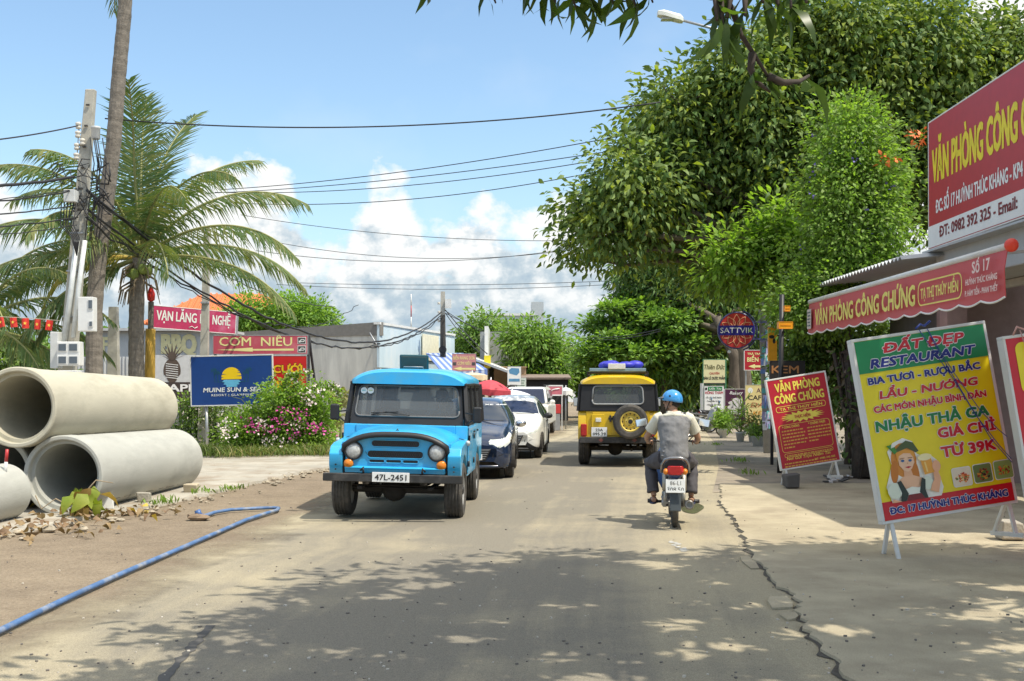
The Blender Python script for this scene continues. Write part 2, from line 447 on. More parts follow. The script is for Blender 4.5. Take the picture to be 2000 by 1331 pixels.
# ------------------------------------------------------------------ materials shared by the scene
def groundmat():
    m = bpy.data.materials.new('dirt_ground'); m.use_nodes = True
    t = m.node_tree; n = t.nodes; l = t.links; b = n['Principled BSDF']; b.inputs['Roughness'].default_value = .95; b.inputs['Specular IOR Level'].default_value = .15
    tcd = n.new('ShaderNodeTexCoord')
    def noise(s, dt, rg=.6):
        q = n.new('ShaderNodeTexNoise'); q.inputs['Scale'].default_value = s; q.inputs['Detail'].default_value = dt; q.inputs['Roughness'].default_value = rg; l.new(tcd.outputs['Object'], q.inputs['Vector']); return q.outputs[0]
    def ramp(v, a, b_, ca, cb):
        q = n.new('ShaderNodeValToRGB'); q.color_ramp.elements[0].position = a; q.color_ramp.elements[1].position = b_
        q.color_ramp.elements[0].color = tuple(ca) + (1,); q.color_ramp.elements[1].color = tuple(cb) + (1,); l.new(v, q.inputs[0]); return q.outputs[0]
    def mix(f, a, b_, mode='MIX'):
        q = n.new('ShaderNodeMix'); q.data_type = 'RGBA'; q.blend_type = mode
        if isinstance(f, float): q.inputs[0].default_value = f
        else: l.new(f, q.inputs[0])
        l.new(a, q.inputs[6]); l.new(b_, q.inputs[7]); return q.outputs[2]
    big = noise(.35, 6); mid = noise(2.2, 8, .7); fine = noise(45, 5, .7)
    c1 = ramp(big, .40, .62, (.165, .115, .072), (.28, .21, .135))
    c2 = ramp(mid, .35, .7, (.12, .09, .06), (.34, .27, .185))
    c = mix(.45, c1, c2)
    c = mix(.30, c, ramp(fine, .3, .7, (.10, .08, .06), (.62, .54, .42)))
    l.new(c, b.inputs['Base Color'])
    bp = n.new('ShaderNodeBump'); bp.inputs['Strength'].default_value = .6; bp.inputs['Distance'].default_value = .04
    hsum = n.new('ShaderNodeMath'); hsum.operation = 'ADD'; l.new(mid, hsum.inputs[0]); l.new(fine, hsum.inputs[1])
    l.new(hsum.outputs[0], bp.inputs['Height']); l.new(bp.outputs[0], b.inputs['Normal'])
    return m
def roadmat():
    m = bpy.data.materials.new('dusty_asphalt'); m.use_nodes = True
    t = m.node_tree; n = t.nodes; l = t.links; b = n['Principled BSDF']; b.inputs['Roughness'].default_value = .9; b.inputs['Specular IOR Level'].default_value = .2
    uv = n.new('ShaderNodeUVMap'); uv.uv_map = 'UVMap'
    tcd = n.new('ShaderNodeTexCoord')
    sp = n.new('ShaderNodeSeparateXYZ'); l.new(uv.outputs[0], sp.inputs[0])
    def noise(s, dt, rg=.6, vec=None, sc_=None):
        q = n.new('ShaderNodeTexNoise'); q.inputs['Scale'].default_value = s; q.inputs['Detail'].default_value = dt; q.inputs['Roughness'].default_value = rg
        v = vec or tcd.outputs['Object']
        if sc_:
            mp = n.new('ShaderNodeMapping'); mp.inputs['Scale'].default_value = sc_; l.new(v, mp.inputs['Vector']); v = mp.outputs[0]
        l.new(v, q.inputs['Vector']); return q.outputs[0]
    def M(op, a, b_=None, c=None, clamp=False):
        q = n.new('ShaderNodeMath'); q.operation = op; q.use_clamp = clamp
        for i, v in enumerate((a, b_, c)):
            if v is None: continue
            if isinstance(v, (int, float)): q.inputs[i].default_value = v
            else: l.new(v, q.inputs[i])
        return q.outputs[0]
    def mixc(f, a, b_):
        q = n.new('ShaderNodeMix'); q.data_type = 'RGBA'; l.new(f, q.inputs[0])
        for i, v in ((6, a), (7, b_)):
            if isinstance(v, tuple): q.inputs[i].default_value = v + (1,)
            else: l.new(v, q.inputs[i])
        return q.outputs[2]
    u = sp.outputs[0]
    edge = M('ABSOLUTE', M('SUBTRACT', u, .5))                       # 0 middle .5 edges
    patch = noise(.55, 8, .65); streak = noise(1.0, 7, .6, uv.outputs[0], (14, .35, 1)); fine = noise(70, 4, .8); peb = noise(22, 6, .7)
    sand = M('ADD', M('MULTIPLY', M('SUBTRACT', edge, .27), 3.0), M('MULTIPLY', M('SUBTRACT', patch, .48), 3.2))
    sand = M('ADD', sand, M('MULTIPLY', M('SUBTRACT', streak, .5), 2.4))
    sand = M('ADD', sand, .42, clamp=True)
    c = mixc(sand, (.225, .203, .16), (.375, .325, .225))
    spk = M('ADD', M('MULTIPLY', M('SUBTRACT', fine, .5), 1.6), M('MULTIPLY', M('SUBTRACT', noise(170, 2, .9), .5), 2.2))
    gr = M('ADD', 1.0, M('ADD', spk, M('MULTIPLY', M('SUBTRACT', peb, .5), .5)))
    vm = n.new('ShaderNodeVectorMath'); vm.operation = 'SCALE'; l.new(c, vm.inputs[0]); l.new(gr, vm.inputs['Scale'])
    l.new(vm.outputs[0], b.inputs['Base Color'])
    bp = n.new('ShaderNodeBump'); bp.inputs['Strength'].default_value = .5; bp.inputs['Distance'].default_value = .012
    # the asphalt frays out into the dirt along its left edge
    al = M('MULTIPLY', M('SUBTRACT', M('ADD', u, M('MULTIPLY', M('SUBTRACT', patch, .5), .35)), .03), 9.0, clamp=True)
    l.new(al, b.inputs['Alpha'])
    l.new(M('ADD', fine, M('MULTIPLY', peb, .8)), bp.inputs['Height']); l.new(bp.outputs[0], b.inputs['Normal'])
    return m
M_concrete = mat('pavement_concrete', (.41, .355, .25), rough=.92, var=.2, scale=1.1, bump=.35, bscale=55, dirt=(.27, .225, .16), dscale=.8, damt=.75, spec=.2, spk=1.6)
M_pad = mat('broken_concrete', (.40, .37, .31), rough=.95, var=.2, scale=.9, bump=.5, bscale=30, dirt=(.26, .20, .14), dscale=1.3, damt=.85, spec=.2)
M_steel = mat('galvanised_steel', (.42, .43, .44), rough=.45, metal=.6, var=.12)
M_white = mat('white_paint', (.72, .72, .69), rough=.5, var=.06, dirt=(.45, .42, .36), dscale=3, damt=.4)
M_black = mat('black_plastic', (.018, .018, .02), rough=.5, var=.2)
M_rubber = mat('tyre_rubber', (.055, .052, .048), rough=.85, var=.25, scale=20, dirt=(.22, .19, .15), dscale=6, damt=.35)
M_polecon = mat('pole_concrete', (.43, .41, .35), rough=.9, var=.15, scale=3, bump=.3, dirt=(.25, .23, .19), dscale=4, damt=.5)
M_cable = mat('cable_sheath', (.022, .022, .024), rough=.6, var=.2)
M_bark = mat('tree_bark', (.13, .105, .08), rough=.95, var=.35, scale=9, bump=.8, bscale=25, stretch=(1, 1, .3))
M_palmbark = mat('palm_bark', (.19, .165, .135), rough=.95, var=.3, scale=10, bump=.6, bscale=30)

# ------------------------------------------------------------------ ground and road
def struct(name, mb, m, **k): return tag(mb.build(name, m, **k), kind='structure')
mb = MB()
xs = [-600, -200, -80, -40, -20, -12, -8, -5, -2, 0, 3, 6, 10, 15, 25, 50, 90, 200, 600]
ys = [-60, -20, 0, 5, 10, 15, 20, 25, 30, 40, 55, 80, 120, 200, 400, 1500]
mb.add([(x, y, -.012) for y in ys for x in xs], [(j * len(xs) + i, j * len(xs) + i + 1, (j + 1) * len(xs) + i + 1, (j + 1) * len(xs) + i) for j in range(len(ys) - 1) for i in range(len(xs) - 1)])
struct('ground', mb, groundmat(), fixn=False)
def interp(tab, y):
    for (y0, x0), (y1, x1) in zip(tab, tab[1:]):
        if y <= y1: return x0 + (x1 - x0) * (y - y0) / (y1 - y0)
    return tab[-1][1]
RL = [(-20, -4.3), (0, -4.1), (9, -3.9), (13, -3.5), (16.5, -3.3), (20, -3.1), (27, -2.6), (37, .6), (64, 3.4), (120, 10), (260, 40)]
RRt = [(-20, .6), (0, 1.1), (6.7, 2.05), (12.6, 2.72), (16.7, 3.25), (25, 4.6), (35, 6.3), (64, 10.6), (120, 18), (260, 48)]
yy = [-20 + .7 * i for i in range(80)] + [36 + 2.5 * i for i in range(40)] + [140, 170, 200, 260]
NU = 10; mb = MB(); uvs = []
rr_ = random.Random(4)
for y in yy:
    a, b_ = interp(RL, y) + rr_.uniform(-.16, .16), interp(RRt, y)
    for i in range(NU + 1):
        mb.v.append((a + (b_ - a) * i / NU, y, 0.0)); uvs.append((i / NU, y * .1))
for j in range(len(yy) - 1):
    for i in range(NU):
        mb.f.append([j * (NU + 1) + i, j * (NU + 1) + i + 1, (j + 1) * (NU + 1) + i + 1, (j + 1) * (NU + 1) + i]); mb.m.append(0); mb.s.append(False)
road = struct('road', mb, roadmat(), fixn=False)
ul = road.data.uv_layers.new(name='UVMap')
for lp in road.data.loops: ul.data[lp.index].uv = uvs[lp.vertex_index]
# raised concrete pavement on the right with a broken edge
rng = random.Random(11)
edge = [(1.2, 2.0), (1.7, 4.5), (1.98, 6.2)] + [tuple(G(px, py)[:2]) for px, py in ((1640, 1318), (1606, 1272), (1572, 1226), (1562, 1192), (1546, 1166), (1512, 1142), (1496, 1116), (1470, 1086), (1455, 1052), (1432, 1012), (1408, 988))] + [(3.35, 18.0), (3.7, 20)]
jag = []
for (x0, y0), (x1, y1) in zip(edge, edge[1:]):
    k = max(2, int((y1 - y0) / .11))
    for i in range(k):
        t = i / k; jag.append((x0 + (x1 - x0) * t + rng.gauss(0, .022), y0 + (y1 - y0) * t + rng.uniform(-.03, .03)))
jag.append(edge[-1])
mb = MB()
n = len(jag)
vs = [(x, y, .026) for x, y in jag] + [(x - .006, y, -.01) for x, y in jag] + [(13, y, .045) for x, y in jag]
fs = [(i, i + 1, i + 1 + n, i + n) for i in range(n - 1)] + [(i, i + 2 * n, i + 1 + 2 * n, i + 1) for i in range(n - 1)]
fs.append((n - 1, 3 * n - 1, 2 * n - 1)) if False else None
fs = [f for f in fs if f]
mb.add(vs, fs)
struct('pavement', mb, M_concrete, fixn=False)
# grit and broken bits lying in the crack along the pavement edge
mb = MB()
gap = [(x - .012 + rng.gauss(0, .008), y, abs(rng.gauss(.014, .016))) for x, y in jag if 5 < y < 17.4]
n = len(gap)
mb.add([(x - w, y, .006) for x, y, w in gap] + [(x + .04, y, .006) for x, y, w in gap], [(i, i + n, i + 1 + n, i + 1) for i in range(n - 1)])
struct('pavement_crack', mb, mat('damp_grit', (.085, .075, .06), rough=.95, var=.4, scale=20), fixn=False)
def rock(mb, c, r, rng, m=0):
    ph = [rng.uniform(.65, 1.2) for _ in range(40)]
    base = len(mb.v); mb.sph(c, (r[0], r[1], r[2]), 8, m)
    cc = Vector(c)
    for i in range(base, len(mb.v)):
        v = Vector(mb.v[i]) - cc; k = ph[(i * 7) % 40]; mb.v[i] = tuple(cc + v * k)
    for i in range(len(mb.s)): mb.s[i] = False
# kerb fragments along the broken edge
mb = MB()
for px, py, w, dl in ((1478, 1100, .10, .8), (1540, 1180, .15, .5), (1556, 1206, .10, .3)):
    p = G(px - 22, py); a = R(rng.uniform(-16, -4))
    poly = [(p.x - w / 2 + rng.uniform(-.03, .03), p.y - dl / 2), (p.x + w / 2, p.y - dl / 2 + rng.uniform(0, .1)), (p.x + w / 2 + .05, p.y), (p.x + w / 2 + .06, p.y + dl / 2), (p.x - w / 2 + .07, p.y + dl / 2 - rng.uniform(0, .08)), (p.x - w / 2 + rng.uniform(-.02, .04), p.y + .05)]
    mb.prism(poly, 0.001, .014 + rng.uniform(0, .006), 'z')
tag(mb.build('kerb_fragment', M_concrete), 'broken flat concrete pieces along the cracked pavement edge', 'rubble', kind='stuff')
# broken concrete forecourt on the left
le = [(-7.2, 8.0), (-6.6, 11)] + [tuple(G(px, py)[:2]) for px, py in ((0, 1046), (110, 1028), (200, 1006), (300, 990), (380, 972), (500, 944), (640, 914))] + [(-3.75, 29), (-3.2, 34)]
jl = []
for (x0, y0), (x1, y1) in zip(le, le[1:]):
    k = max(2, int((Vector((x1 - x0, y1 - y0)).length) / .15))
    for i in range(k):
        t = i / k; jl.append((x0 + (x1 - x0) * t + rng.gauss(0, .05), y0 + (y1 - y0) * t + rng.uniform(-.05, .05)))
jl.append(le[-1]); n = len(jl); mb = MB()
mb.add([(x, y, .04) for x, y in jl] + [(x + .02, y, -.012) for x, y in jl] + [(-30, y, .04) for x, y in jl], [(i, i + n, i + 1 + n, i + 1) for i in range(n - 1)] + [(i, i + 1, i + 1 + 2 * n, i + 2 * n) for i in range(n - 1)])
struct('forecourt', mb, M_pad, fixn=False)
# rubble and stones along the forecourt edge, small stones scattered on the dirt and the road
mb = MB()
for i in range(420):
    x, y = jl[rng.randrange(len(jl))]
    r = abs(rng.gauss(.014, .02)) + .010
    rock(mb, (x + rng.gauss(.12, .28), y + rng.gauss(0, .2), r * .3), (r * rng.uniform(.8, 1.6), r, r * .55), rng)
tag(mb.build('rubble', mat('rubble_stone', (.36, .31, .23), rough=.95, var=.35, scale=3, bump=.4), fixn=False), 'pale broken rubble along the left edge of the dirt', 'rubble', kind='stuff')
mb = MB()
for i in range(620):
    py = 800 + 530 * rng.random() ** .7; px = rng.uniform(-100, 2000)
    p = G(px, py)
    if p.y > 30: continue
    r = rng.uniform(.003, .012)
    zz = .045 if (p.x > interp([(b, a) for a, b in edge], p.y) and p.y < 20) else 0
    mb.box((p.x, p.y, zz + r * .4), (r * rng.uniform(1, 2.4), r * rng.uniform(1, 1.8), r), (0, 0, rng.uniform(0, 3)), m=rng.choice((0, 0, 1)))
tag(mb.build('gravel', [mat('gravel_grey', (.16, .14, .12), rough=.9), mat('gravel_pale', (.55, .50, .42), rough=.9), mat('gravel_dark', (.10, .085, .07), rough=.9)], fixn=False), 'small stones and grit scattered over road and dirt', 'grit', kind='stuff')
# muddy roadside beyond the pavement on the right
mb = MB()
sh = [(3.3, 18.5), (4.5, 24.5), (6.3, 35), (10.4, 64), (26, 64), (14, 35), (13, 20.5), (8, 19.5), (5, 19.2)]
mb.add([(x, y, .006) for x, y in sh], [tuple(range(len(sh)))])
struct('roadside', mb, mat('trodden_earth', (.235, .20, .155), rough=.95, var=.35, scale=1.2, bump=.8, bscale=7, spk=1.5, dirt=(.36, .30, .21), dscale=.8, damt=.8), fixn=False)
# puddle at the road edge
mb = MB(); c = G(1350, 992); k = 26
pr = [(c.x + (.17 + .02 * math.sin(3 * a + 1)) * math.cos(a) + .10 * math.sin(a), c.y + .75 * math.sin(a) * (1 + .05 * math.sin(3 * a)), .005) for a in [2 * PI * i / k for i in range(k)]]
mb.add(pr, [tuple(range(k))])
struct('puddle', mb, mat('puddle_water', (.15, .14, .09), rough=.12, var=.2, spec=.6), fixn=False)
# worn white dash and old tar seam on the road
mb = MB()
for i in range(30):
    t = rng.random(); p = G(1312 + 28 * t + rng.uniform(-6, 6), 1058 + 20 * t); a = rng.uniform(0, 6.28)
    mb.add([(p.x + r_ * math.cos(a + k * 1.25), p.y + 1.8 * r_ * math.sin(a + k * 1.25), .0030 + .00012 * i) for k, r_ in enumerate([rng.uniform(.012, .04) for _ in range(5)])], [(0, 1, 2, 3, 4)])
struct('road_marking', mb, mat('worn_road_paint', (.42, .41, .37), rough=.8, var=.2), fixn=False)
mb = MB()
a, b_ = G(412, 1222), G(305, 1345)
seam = [a.lerp(b_, i / 24) + Vector((rng.gauss(0, .008), 0, 0)) for i in range(25)]
wv = [.028 + rng.uniform(-.012, .016) for _ in seam]
mb.add([(p.x - w, p.y, .004) for p, w in zip(seam, wv)] + [(p.x + w, p.y, .004) for p, w in zip(seam, wv)], [(i, i + 25, i + 26, i + 1) for i in range(24)])
struct('road_seam', mb, mat('tar_seam', (.085, .08, .072), rough=.9, var=.3), fixn=False)

# ------------------------------------------------------------------ shop houses far left of the road
M_oldwall = mat('streaked_render', (.58, .57, .51), rough=.95, var=.16, scale=1.6, stretch=(1, 1, .16), dirt=(.33, .325, .30), dscale=1.2, damt=.7, bump=.15)
M_bluewall = mat('pale_blue_sheet', (.52, .64, .70), rough=.7, var=.12, scale=.7, stretch=(1, 1, .3), dirt=(.66, .69, .69), dscale=.7, damt=.7)
A, B_, C_ = P(420, 755, 55), P(740, 755, 52), P(888, 755, 64)
A.z = B_.z = C_.z = 0
bld = thing('shop_building', 'plain grey rendered shop building with pale blue front behind the blue jeep', 'building', B_)
def wallseg(parent, name, p, q, z0, z1, t, m, off=None, zq=None):
    off = off if off is not None else parent.location
    d = (q - p); nrm = Vector((-d.y, d.x, 0)).normalized() * t
    vs = [p, q, q + nrm, p + nrm]; mb = MB()
    mb.add([(v.x - off.x, v.y - off.y, z0) for v in vs] + [(v.x - off.x, v.y - off.y, z) for v, z in zip(vs, (z1, zq or z1, zq or z1, z1))], [(3, 2, 1, 0), (4, 5, 6, 7), (0, 1, 5, 4), (1, 2, 6, 5), (2, 3, 7, 6), (3, 0, 4, 7)])
    return mb.build(name, m, parent)
wallseg(bld, 'wall', A, B_, 0, 4.25, .25, M_oldwall, zq=4.66)
wallseg(bld, 'wall', B_ + Vector((.01, .02, 0)), C_, 0, 2.6, .25, mat('grey_panel', (.40, .43, .43), rough=.8))
d_ = (C_ - B_).normalized()
wallseg(bld, 'upper_wall', B_ + Vector((.03, -.05, 0)), C_ + Vector((0, -.05, 0)), 2.62, 4.6, .12, M_bluewall)
wallseg(bld, 'wall_patch', B_ + d_ * 6.2 + Vector((.1, -.09, 0)), B_ + d_ * 9.0 + Vector((.1, -.09, 0)), 3.1, 4.45, .03, mat('cream_sheet', (.72, .68, .50), rough=.8))
cap_ = wallseg(bld, 'coping', A + Vector((-.2, -.05, 0)), B_ + Vector((.06, -.06, 0)), 4.1, 4.30, .36, mat('dark_coping', (.2, .19, .17), rough=.9), zq=4.72)
wallseg(bld, 'fascia', B_ + Vector((.06, -.12, 0)), C_ + Vector((.06, -.12, 0)), 4.605, 4.72, .3, M_white)
rf = MB(); q = [A + Vector((0, .3, 0)), B_ + Vector((0, .3, 0)), C_ + Vector((-.4, .2, 0)), C_ + Vector((-14, 4, 0))]
rf.add([(v.x - B_.x, v.y - B_.y, 4.0) for v in q] + [(v.x - B_.x, v.y - B_.y, 4.1) for v in q], [(3, 2, 1, 0), (4, 5, 6, 7), (0, 1, 5, 4), (1, 2, 6, 5), (2, 3, 7, 6), (3, 0, 4, 7)])
rf.build('roof', mat('tin_roof', (.45, .45, .44), rough=.6), bld)
mb = MB(); p0 = B_ + d_ * .2; 
mb.tube([P(722, 650, 51.8) - B_, P(735, 672, 51.8) - B_, P(740, 680, 51.8) - B_], .03, 6)
mb.build('bracket', M_steel, bld)
# shop awnings beyond the blue front
def shed(name, label, cat, px0, px1, ytop, ybot, d, m, zroof=True, depth=3., extra=None):
    a, b_ = P(px0, ytop, d), P(px1, ybot, d)
    t = thing(name, label, cat, ((a.x + b_.x) / 2, d, 0)); return t
aw = thing('shop_awning', 'striped blue and white shop awning behind the second pole', 'awning', P(850, 755, 56))
o_ = aw.location
mb = MB(); q = [P(832, 690, 58), P(905, 690, 60), P(952, 722, 53), P(862, 726, 51)]
nn = 15
for i in range(nn):
    t0, t1 = i / nn, (i + 1) / nn
    a0, a1 = q[0].lerp(q[1], t0), q[0].lerp(q[1], t1); b0, b1 = q[3].lerp(q[2], t0), q[3].lerp(q[2], t1)
    mb.add([v - o_ for v in (a0, a1, b1, b0)] + [v - o_ - Vector((0, 0, .03)) for v in (a0, a1, b1, b0)], [(0, 1, 2, 3), (7, 6, 5, 4), (0, 4, 5, 1), (1, 5, 6, 2), (2, 6, 7, 3), (3, 7, 4, 0)], i % 2)
    mb.add([v - o_ for v in (b0, b1, b1 - Vector((0, 0, .35)), (b0 + b1) / 2 - Vector((0, 0, .42)), b0 - Vector((0, 0, .35)))], [(0, 1, 2, 3, 4)], i % 2)
mb.build('canvas', [mat('blue_canvas', (.12, .19, .45), rough=.8), mat('white_canvas', (.42, .48, .62), rough=.8)], aw)
mb = MB()
for px, d in ((834, 58), (903, 60)): mb.cyl(P(px, 690, d) - o_, Vector((P(px, 690, d).x, d, 0)) - o_, .04, n=6)
mb.build('post', M_steel, aw)
ws = thing('white_shop', 'low white open fronted shop with a sloping white canopy', 'shop', P(985, 755, 60))
o_ = ws.location
mb = MB(); mb.box((.9, 4, 1.55), (4.6, .2, 3.1)); mb.build('wall', mat('shop_dark_wall', (.30, .31, .31), rough=.9), ws)
mb = MB(); mb.box((-.95, 1.9, 1.6), (.2, 4, 3.2)); mb.build('side_wall', M_white, ws)
mb = MB(); a, b_, c_, e_ = P(905, 692, 56), P(1000, 727, 54), P(1012, 727, 64), P(915, 692, 66)
mb.add([v - o_ for v in (a, b_, c_, e_)] + [v - o_ - Vector((0, 0, .12)) for v in (a, b_, c_, e_)], [(0, 1, 2, 3), (7, 6, 5, 4), (0, 4, 5, 1), (1, 5, 6, 2), (2, 6, 7, 3), (3, 7, 4, 0)])
mb.build('canopy', M_white, ws)
mb = MB(); mb.box((.3, -.2, .5), (1.7, .7, 1.0)); mb.box((.3, -.25, 1.02), (1.8, .8, .05)); mb.build('counter', mat('counter_wood', (.38, .26, .15), rough=.7), ws)
yb = thing('advert_board', 'small yellow advert board above the white shop canopy', 'sign', P(952, 707, 55.5))
mb = MB(); mb.box((0, 0, 0), (.32, .06, .62)); mb.build('panel', mat('advert_yellow', (.75, .62, .03), rough=.5), yb)
mb = MB(); mb.box((0, -.04, -.13), (.22, .02, .12)); mb.build('printed_band', mat('advert_red', (.5, .05, .04), rough=.5), yb)
# far white buildings
def block(name, label, px0, px1, ytop, d, depth, m, roofm=None, wins=()):
    a, b_ = P(px0, ytop, d), P(px1, ytop, d); w = b_.x - a.x
    t = thing(name, label, 'building', ((a.x + b_.x) / 2, d, 0))
    mb = MB(); mb.box((0, depth / 2, a.z / 2), (w, depth, a.z)); mb.build('wall', m, t)
    mb = MB(); mb.box((0, depth / 2, a.z + .15), (w + .5, depth + .5, .3)); mb.build('roof', roofm or M_white, t)
    for (u, z, ww, hh) in wins:
        mb = MB(); mb.box((u * w, -.03, z * a.z), (ww, .1, hh)); f = mb.build('window', M_white, t)
        mb = MB(); mb.box((u * w, -.085, z * a.z), (ww - .25, .03, hh - .25)); mb.build('pane', mat('dark_pane', (.05, .06, .07), rough=.15), f)
    return t
bA = block('pale_building', 'flat roofed pale building standing far behind the mango trees', 960, 1040, 617, 150, 14, mat('far_render', (.58, .62, .60), rough=.9))
mb = MB(); mb.box((3.4, 3, 11.6), (1.6, 6, 2.8)); mb.build('stair_tower', mat('far_render_grey', (.45, .48, .5), rough=.9), bA)
block('white_building', 'small white far building at the end of the road', 1076, 1124, 676, 125, 10, mat('far_white', (.78, .78, .76), rough=.9), wins=((-.25, .72, .9, 1.3), (.2, .72, .9, 1.3)))
# orange tiled house behind the palm
hs = thing('tiled_house', 'cream house with orange tiled hip roof behind the palm', 'house', (P(450, 755, 76).x, 80, 0))
mb = MB(); mb.box((-1, 0, 3.0), (9.5, 6, 6.0)); mb.build('wall', mat('cream_wall', (.68, .62, .46), rough=.9), hs)
mb = MB(); ez = 6.0; rz = 8.3
v = [(-6.4, -3.6, ez), (4.6, -3.6, ez), (4.6, 3.6, ez), (-6.4, 3.6, ez), (-3.0, 0, rz), (1.4, 0, rz)]
mb.add(v, [(0, 1, 5, 4), (1, 2, 5), (2, 3, 4, 5), (3, 0, 4), (3, 2, 1, 0)])
M_tile = mat('clay_tile', (.62, .17, .06), rough=.8, var=.3, scale=5, stretch=(3, 1, 3), bump=.6, bscale=9)
rfo = mb.build('roof', M_tile, hs)
mb = MB()
for i in range(26):
    x = -6.2 + i * .425
    t = 1.0 if -3 <= x <= 1.4 else (1 - (x - 1.4) / 3.2 if x > 1.4 else 1 - (-3 - x) / 3.4)
    if t > .03: mb.tube([(x, -3.62, ez + .04), (x, -3.6 + 3.6 * t, ez + .05 + (rz - ez) * t)], .07, 5)
mb.build('tile_ridge', M_tile, rfo)
for u in (-3.4, -1.2, 1.2):
    mb = MB(); mb.box((u, -3.03, 4.2), (1.0, .1, 1.5)); f = mb.build('window', M_white, hs)
    mb = MB(); mb.box((u, -3.1, 4.2), (.8, .03, 1.3)); mb.build('pane', mat('dark_pane', (.05, .06, .07), rough=.15), f)
wg = thing('house_wing', 'lower orange tiled roof stepping down behind the trees', 'house', (P(515, 755, 80).x, 86, 0))
mb = MB(); mb.box((0, 0, 2.8), (5, 5, 5.6)); mb.build('wall', mat('cream_wall', (.68, .62, .46)), wg)
mb = MB(); mb.add([(-3, -3, 5.6), (3, -3, 5.6), (3, 3, 5.6), (-3, 3, 5.6), (-.4, 0, 7.6), (.4, 0, 7.6)], [(0, 1, 5, 4), (1, 2, 5), (2, 3, 4, 5), (3, 0, 4), (3, 2, 1, 0)]); mb.build('roof', M_tile, wg)
# corrugated yard fence with the pineapple sign
M_corr = mat('grey_sheet_metal', (.50, .52, .53), rough=.6, metal=.2, var=.12, scale=1.5, stretch=(1, 1, .2), dirt=(.36, .33, .29), dscale=1.5, damt=.6)
fe = thing('corrugated_fence', 'long grey corrugated yard fence behind the concrete pipes', 'fence', (P(200, 755, 38).x, 38, 0))
x0, x1 = P(-120, 755, 38).x - fe.location.x, P(420, 755, 38).x - fe.location.x
mb = MB(); k = 150; vs = []
for i in range(k + 1):
    x = x0 + (x1 - x0) * i / k; y = .03 * (1 if i % 2 else -1)
    vs += [(x, y, 0), (x, y, 2.75)]
mb.add(vs, [(2 * i, 2 * i + 2, 2 * i + 3, 2 * i + 1) for i in range(k)]); sheet = mb.build('sheet', M_corr, fe, fixn=False)
sd = sheet.modifiers.new('thick', 'SOLIDIFY'); sd.thickness = .015
mb = MB()
for i in range(5): mb.box((x0 + (x1 - x0) * i / 4, .12, 1.4), (.1, .1, 2.8))
mb.build('post', M_steel, fe)
hut = thing('beach_bar_hut', 'grey boarded hut with big cream letters behind the fence', 'hut', (P(300, 755, 42).x, 42, 0))
mb = MB(); mb.box((0, 1.5, 1.9), (4.6, 3, 3.8)); mb.build('wall', mat('hut_board', (.46, .48, .48), rough=.9, stretch=(6, 6, .4)), hut)
mb = MB(); mb.box((0, 1.5, 3.86), (5.2, 3.6, .1)); mb.build('roof', mat('tin_roof', (.45, .45, .44)), hut)
lettering(hut, 'F', -1.75, 3.0, .5, .62, mat('cream_letter', (.72, .66, .36), rough=.6), y=-.03, bold=.05)
lettering(hut, 'BBQ', .95, 2.95, 1.35, .78, mat('cream_letter', (.72, .66, .36)), y=-.03, bold=.05)
# ================================================================== LEFT SIDE: pipes, poles, palms, signs
M_pipe1 = mat('warm_cast_concrete', (.48, .45, .35), rough=.9, var=.1, scale=2, dirt=(.31, .285, .21), dscale=2.2, damt=.6, bump=.12, bscale=70, stretch=(1, .35, 1))
M_pipe2 = mat('pale_cast_concrete', (.43, .43, .385), rough=.9, var=.1, scale=2, dirt=(.30, .30, .27), dscale=1.8, damt=.65, bump=.12, bscale=70, stretch=(1, .35, 1))
def pipe(label, p0, p1, ro, ri, m, bell=True):
    p0, p1 = Vector(p0), Vector(p1); L = (p1 - p0).length
    t = thing('concrete_pipe', label, 'pipe', p0, group='concrete drain pipes stacked on the forecourt')
    ax = (p1 - p0).normalized(); mb = MB()
    st = ri + (ro - ri) * .45
    prof = [(st, .10), (st, 0), (ro, 0), (ro, .06)] if bell else [(ri, 0), (ro, 0)]
    prof = [(ri, .10), (st, .10), (st, .012), (st + .012, 0), (ro - .015, 0), (ro, .015), (ro, .28), (ro - .012, .34), (ro - .012, L - .02), (ro - .03, L), (ri, L), (ri, L * .66), (ri, L * .33)] if bell else \
           [(ri, .0), (ro - .02, 0), (ro, .02), (ro, L - .02), (ro - .02, L), (ri, L), (ri, L / 2)]
    mb.lathe(prof, (0, 0, 0), ax, 56, closed=True)
    o = mb.build('barrel', m, t, fixn=True)
    o.data.set_sharp_from_angle(angle=R(35))
    rgp = random.Random(int(L * 977) + int(p0.z * 100)); q = ax.to_track_quat('Z', 'Y').to_matrix()
    for a0 in (PI * .30 + rgp.uniform(-.1, .1), PI * 1.25):          # mould seam with small chipped spots
        mb = MB()
        for k in range(26):
            u, l_ = rgp.uniform(.35, L - .3), rgp.uniform(.03, .22); a = a0 + rgp.gauss(0, .004)
            mb.tube([q @ Vector(((ro - .0125) * math.cos(a), (ro - .0125) * math.sin(a), u)), q @ Vector(((ro - .0125) * math.cos(a), (ro - .0125) * math.sin(a), u + l_))], rgp.uniform(.002, .006), 4)
        s_o = mb.build('mould_seam', mat('seam_dark', (.13, .12, .10), rough=.95), t, fixn=False); s_o['kind'] = 'stuff'
    return t
pipe('pale concrete pipe lying on the ground under the warm one', (-6.06, 15.2, .545), (-5.93, 19.7, .47), .545, .43, M_pipe2)
pipe('yellowish concrete pipe resting on top of the stack', (-6.64, 15.1, 1.47), (-6.42, 19.9, 1.37), .545, .43, M_pipe1)
pipe('concrete pipe at the back left of the stack bottom', (-7.19, 15.6, .545), (-7.02, 20.2, .5), .545, .43, M_pipe2)
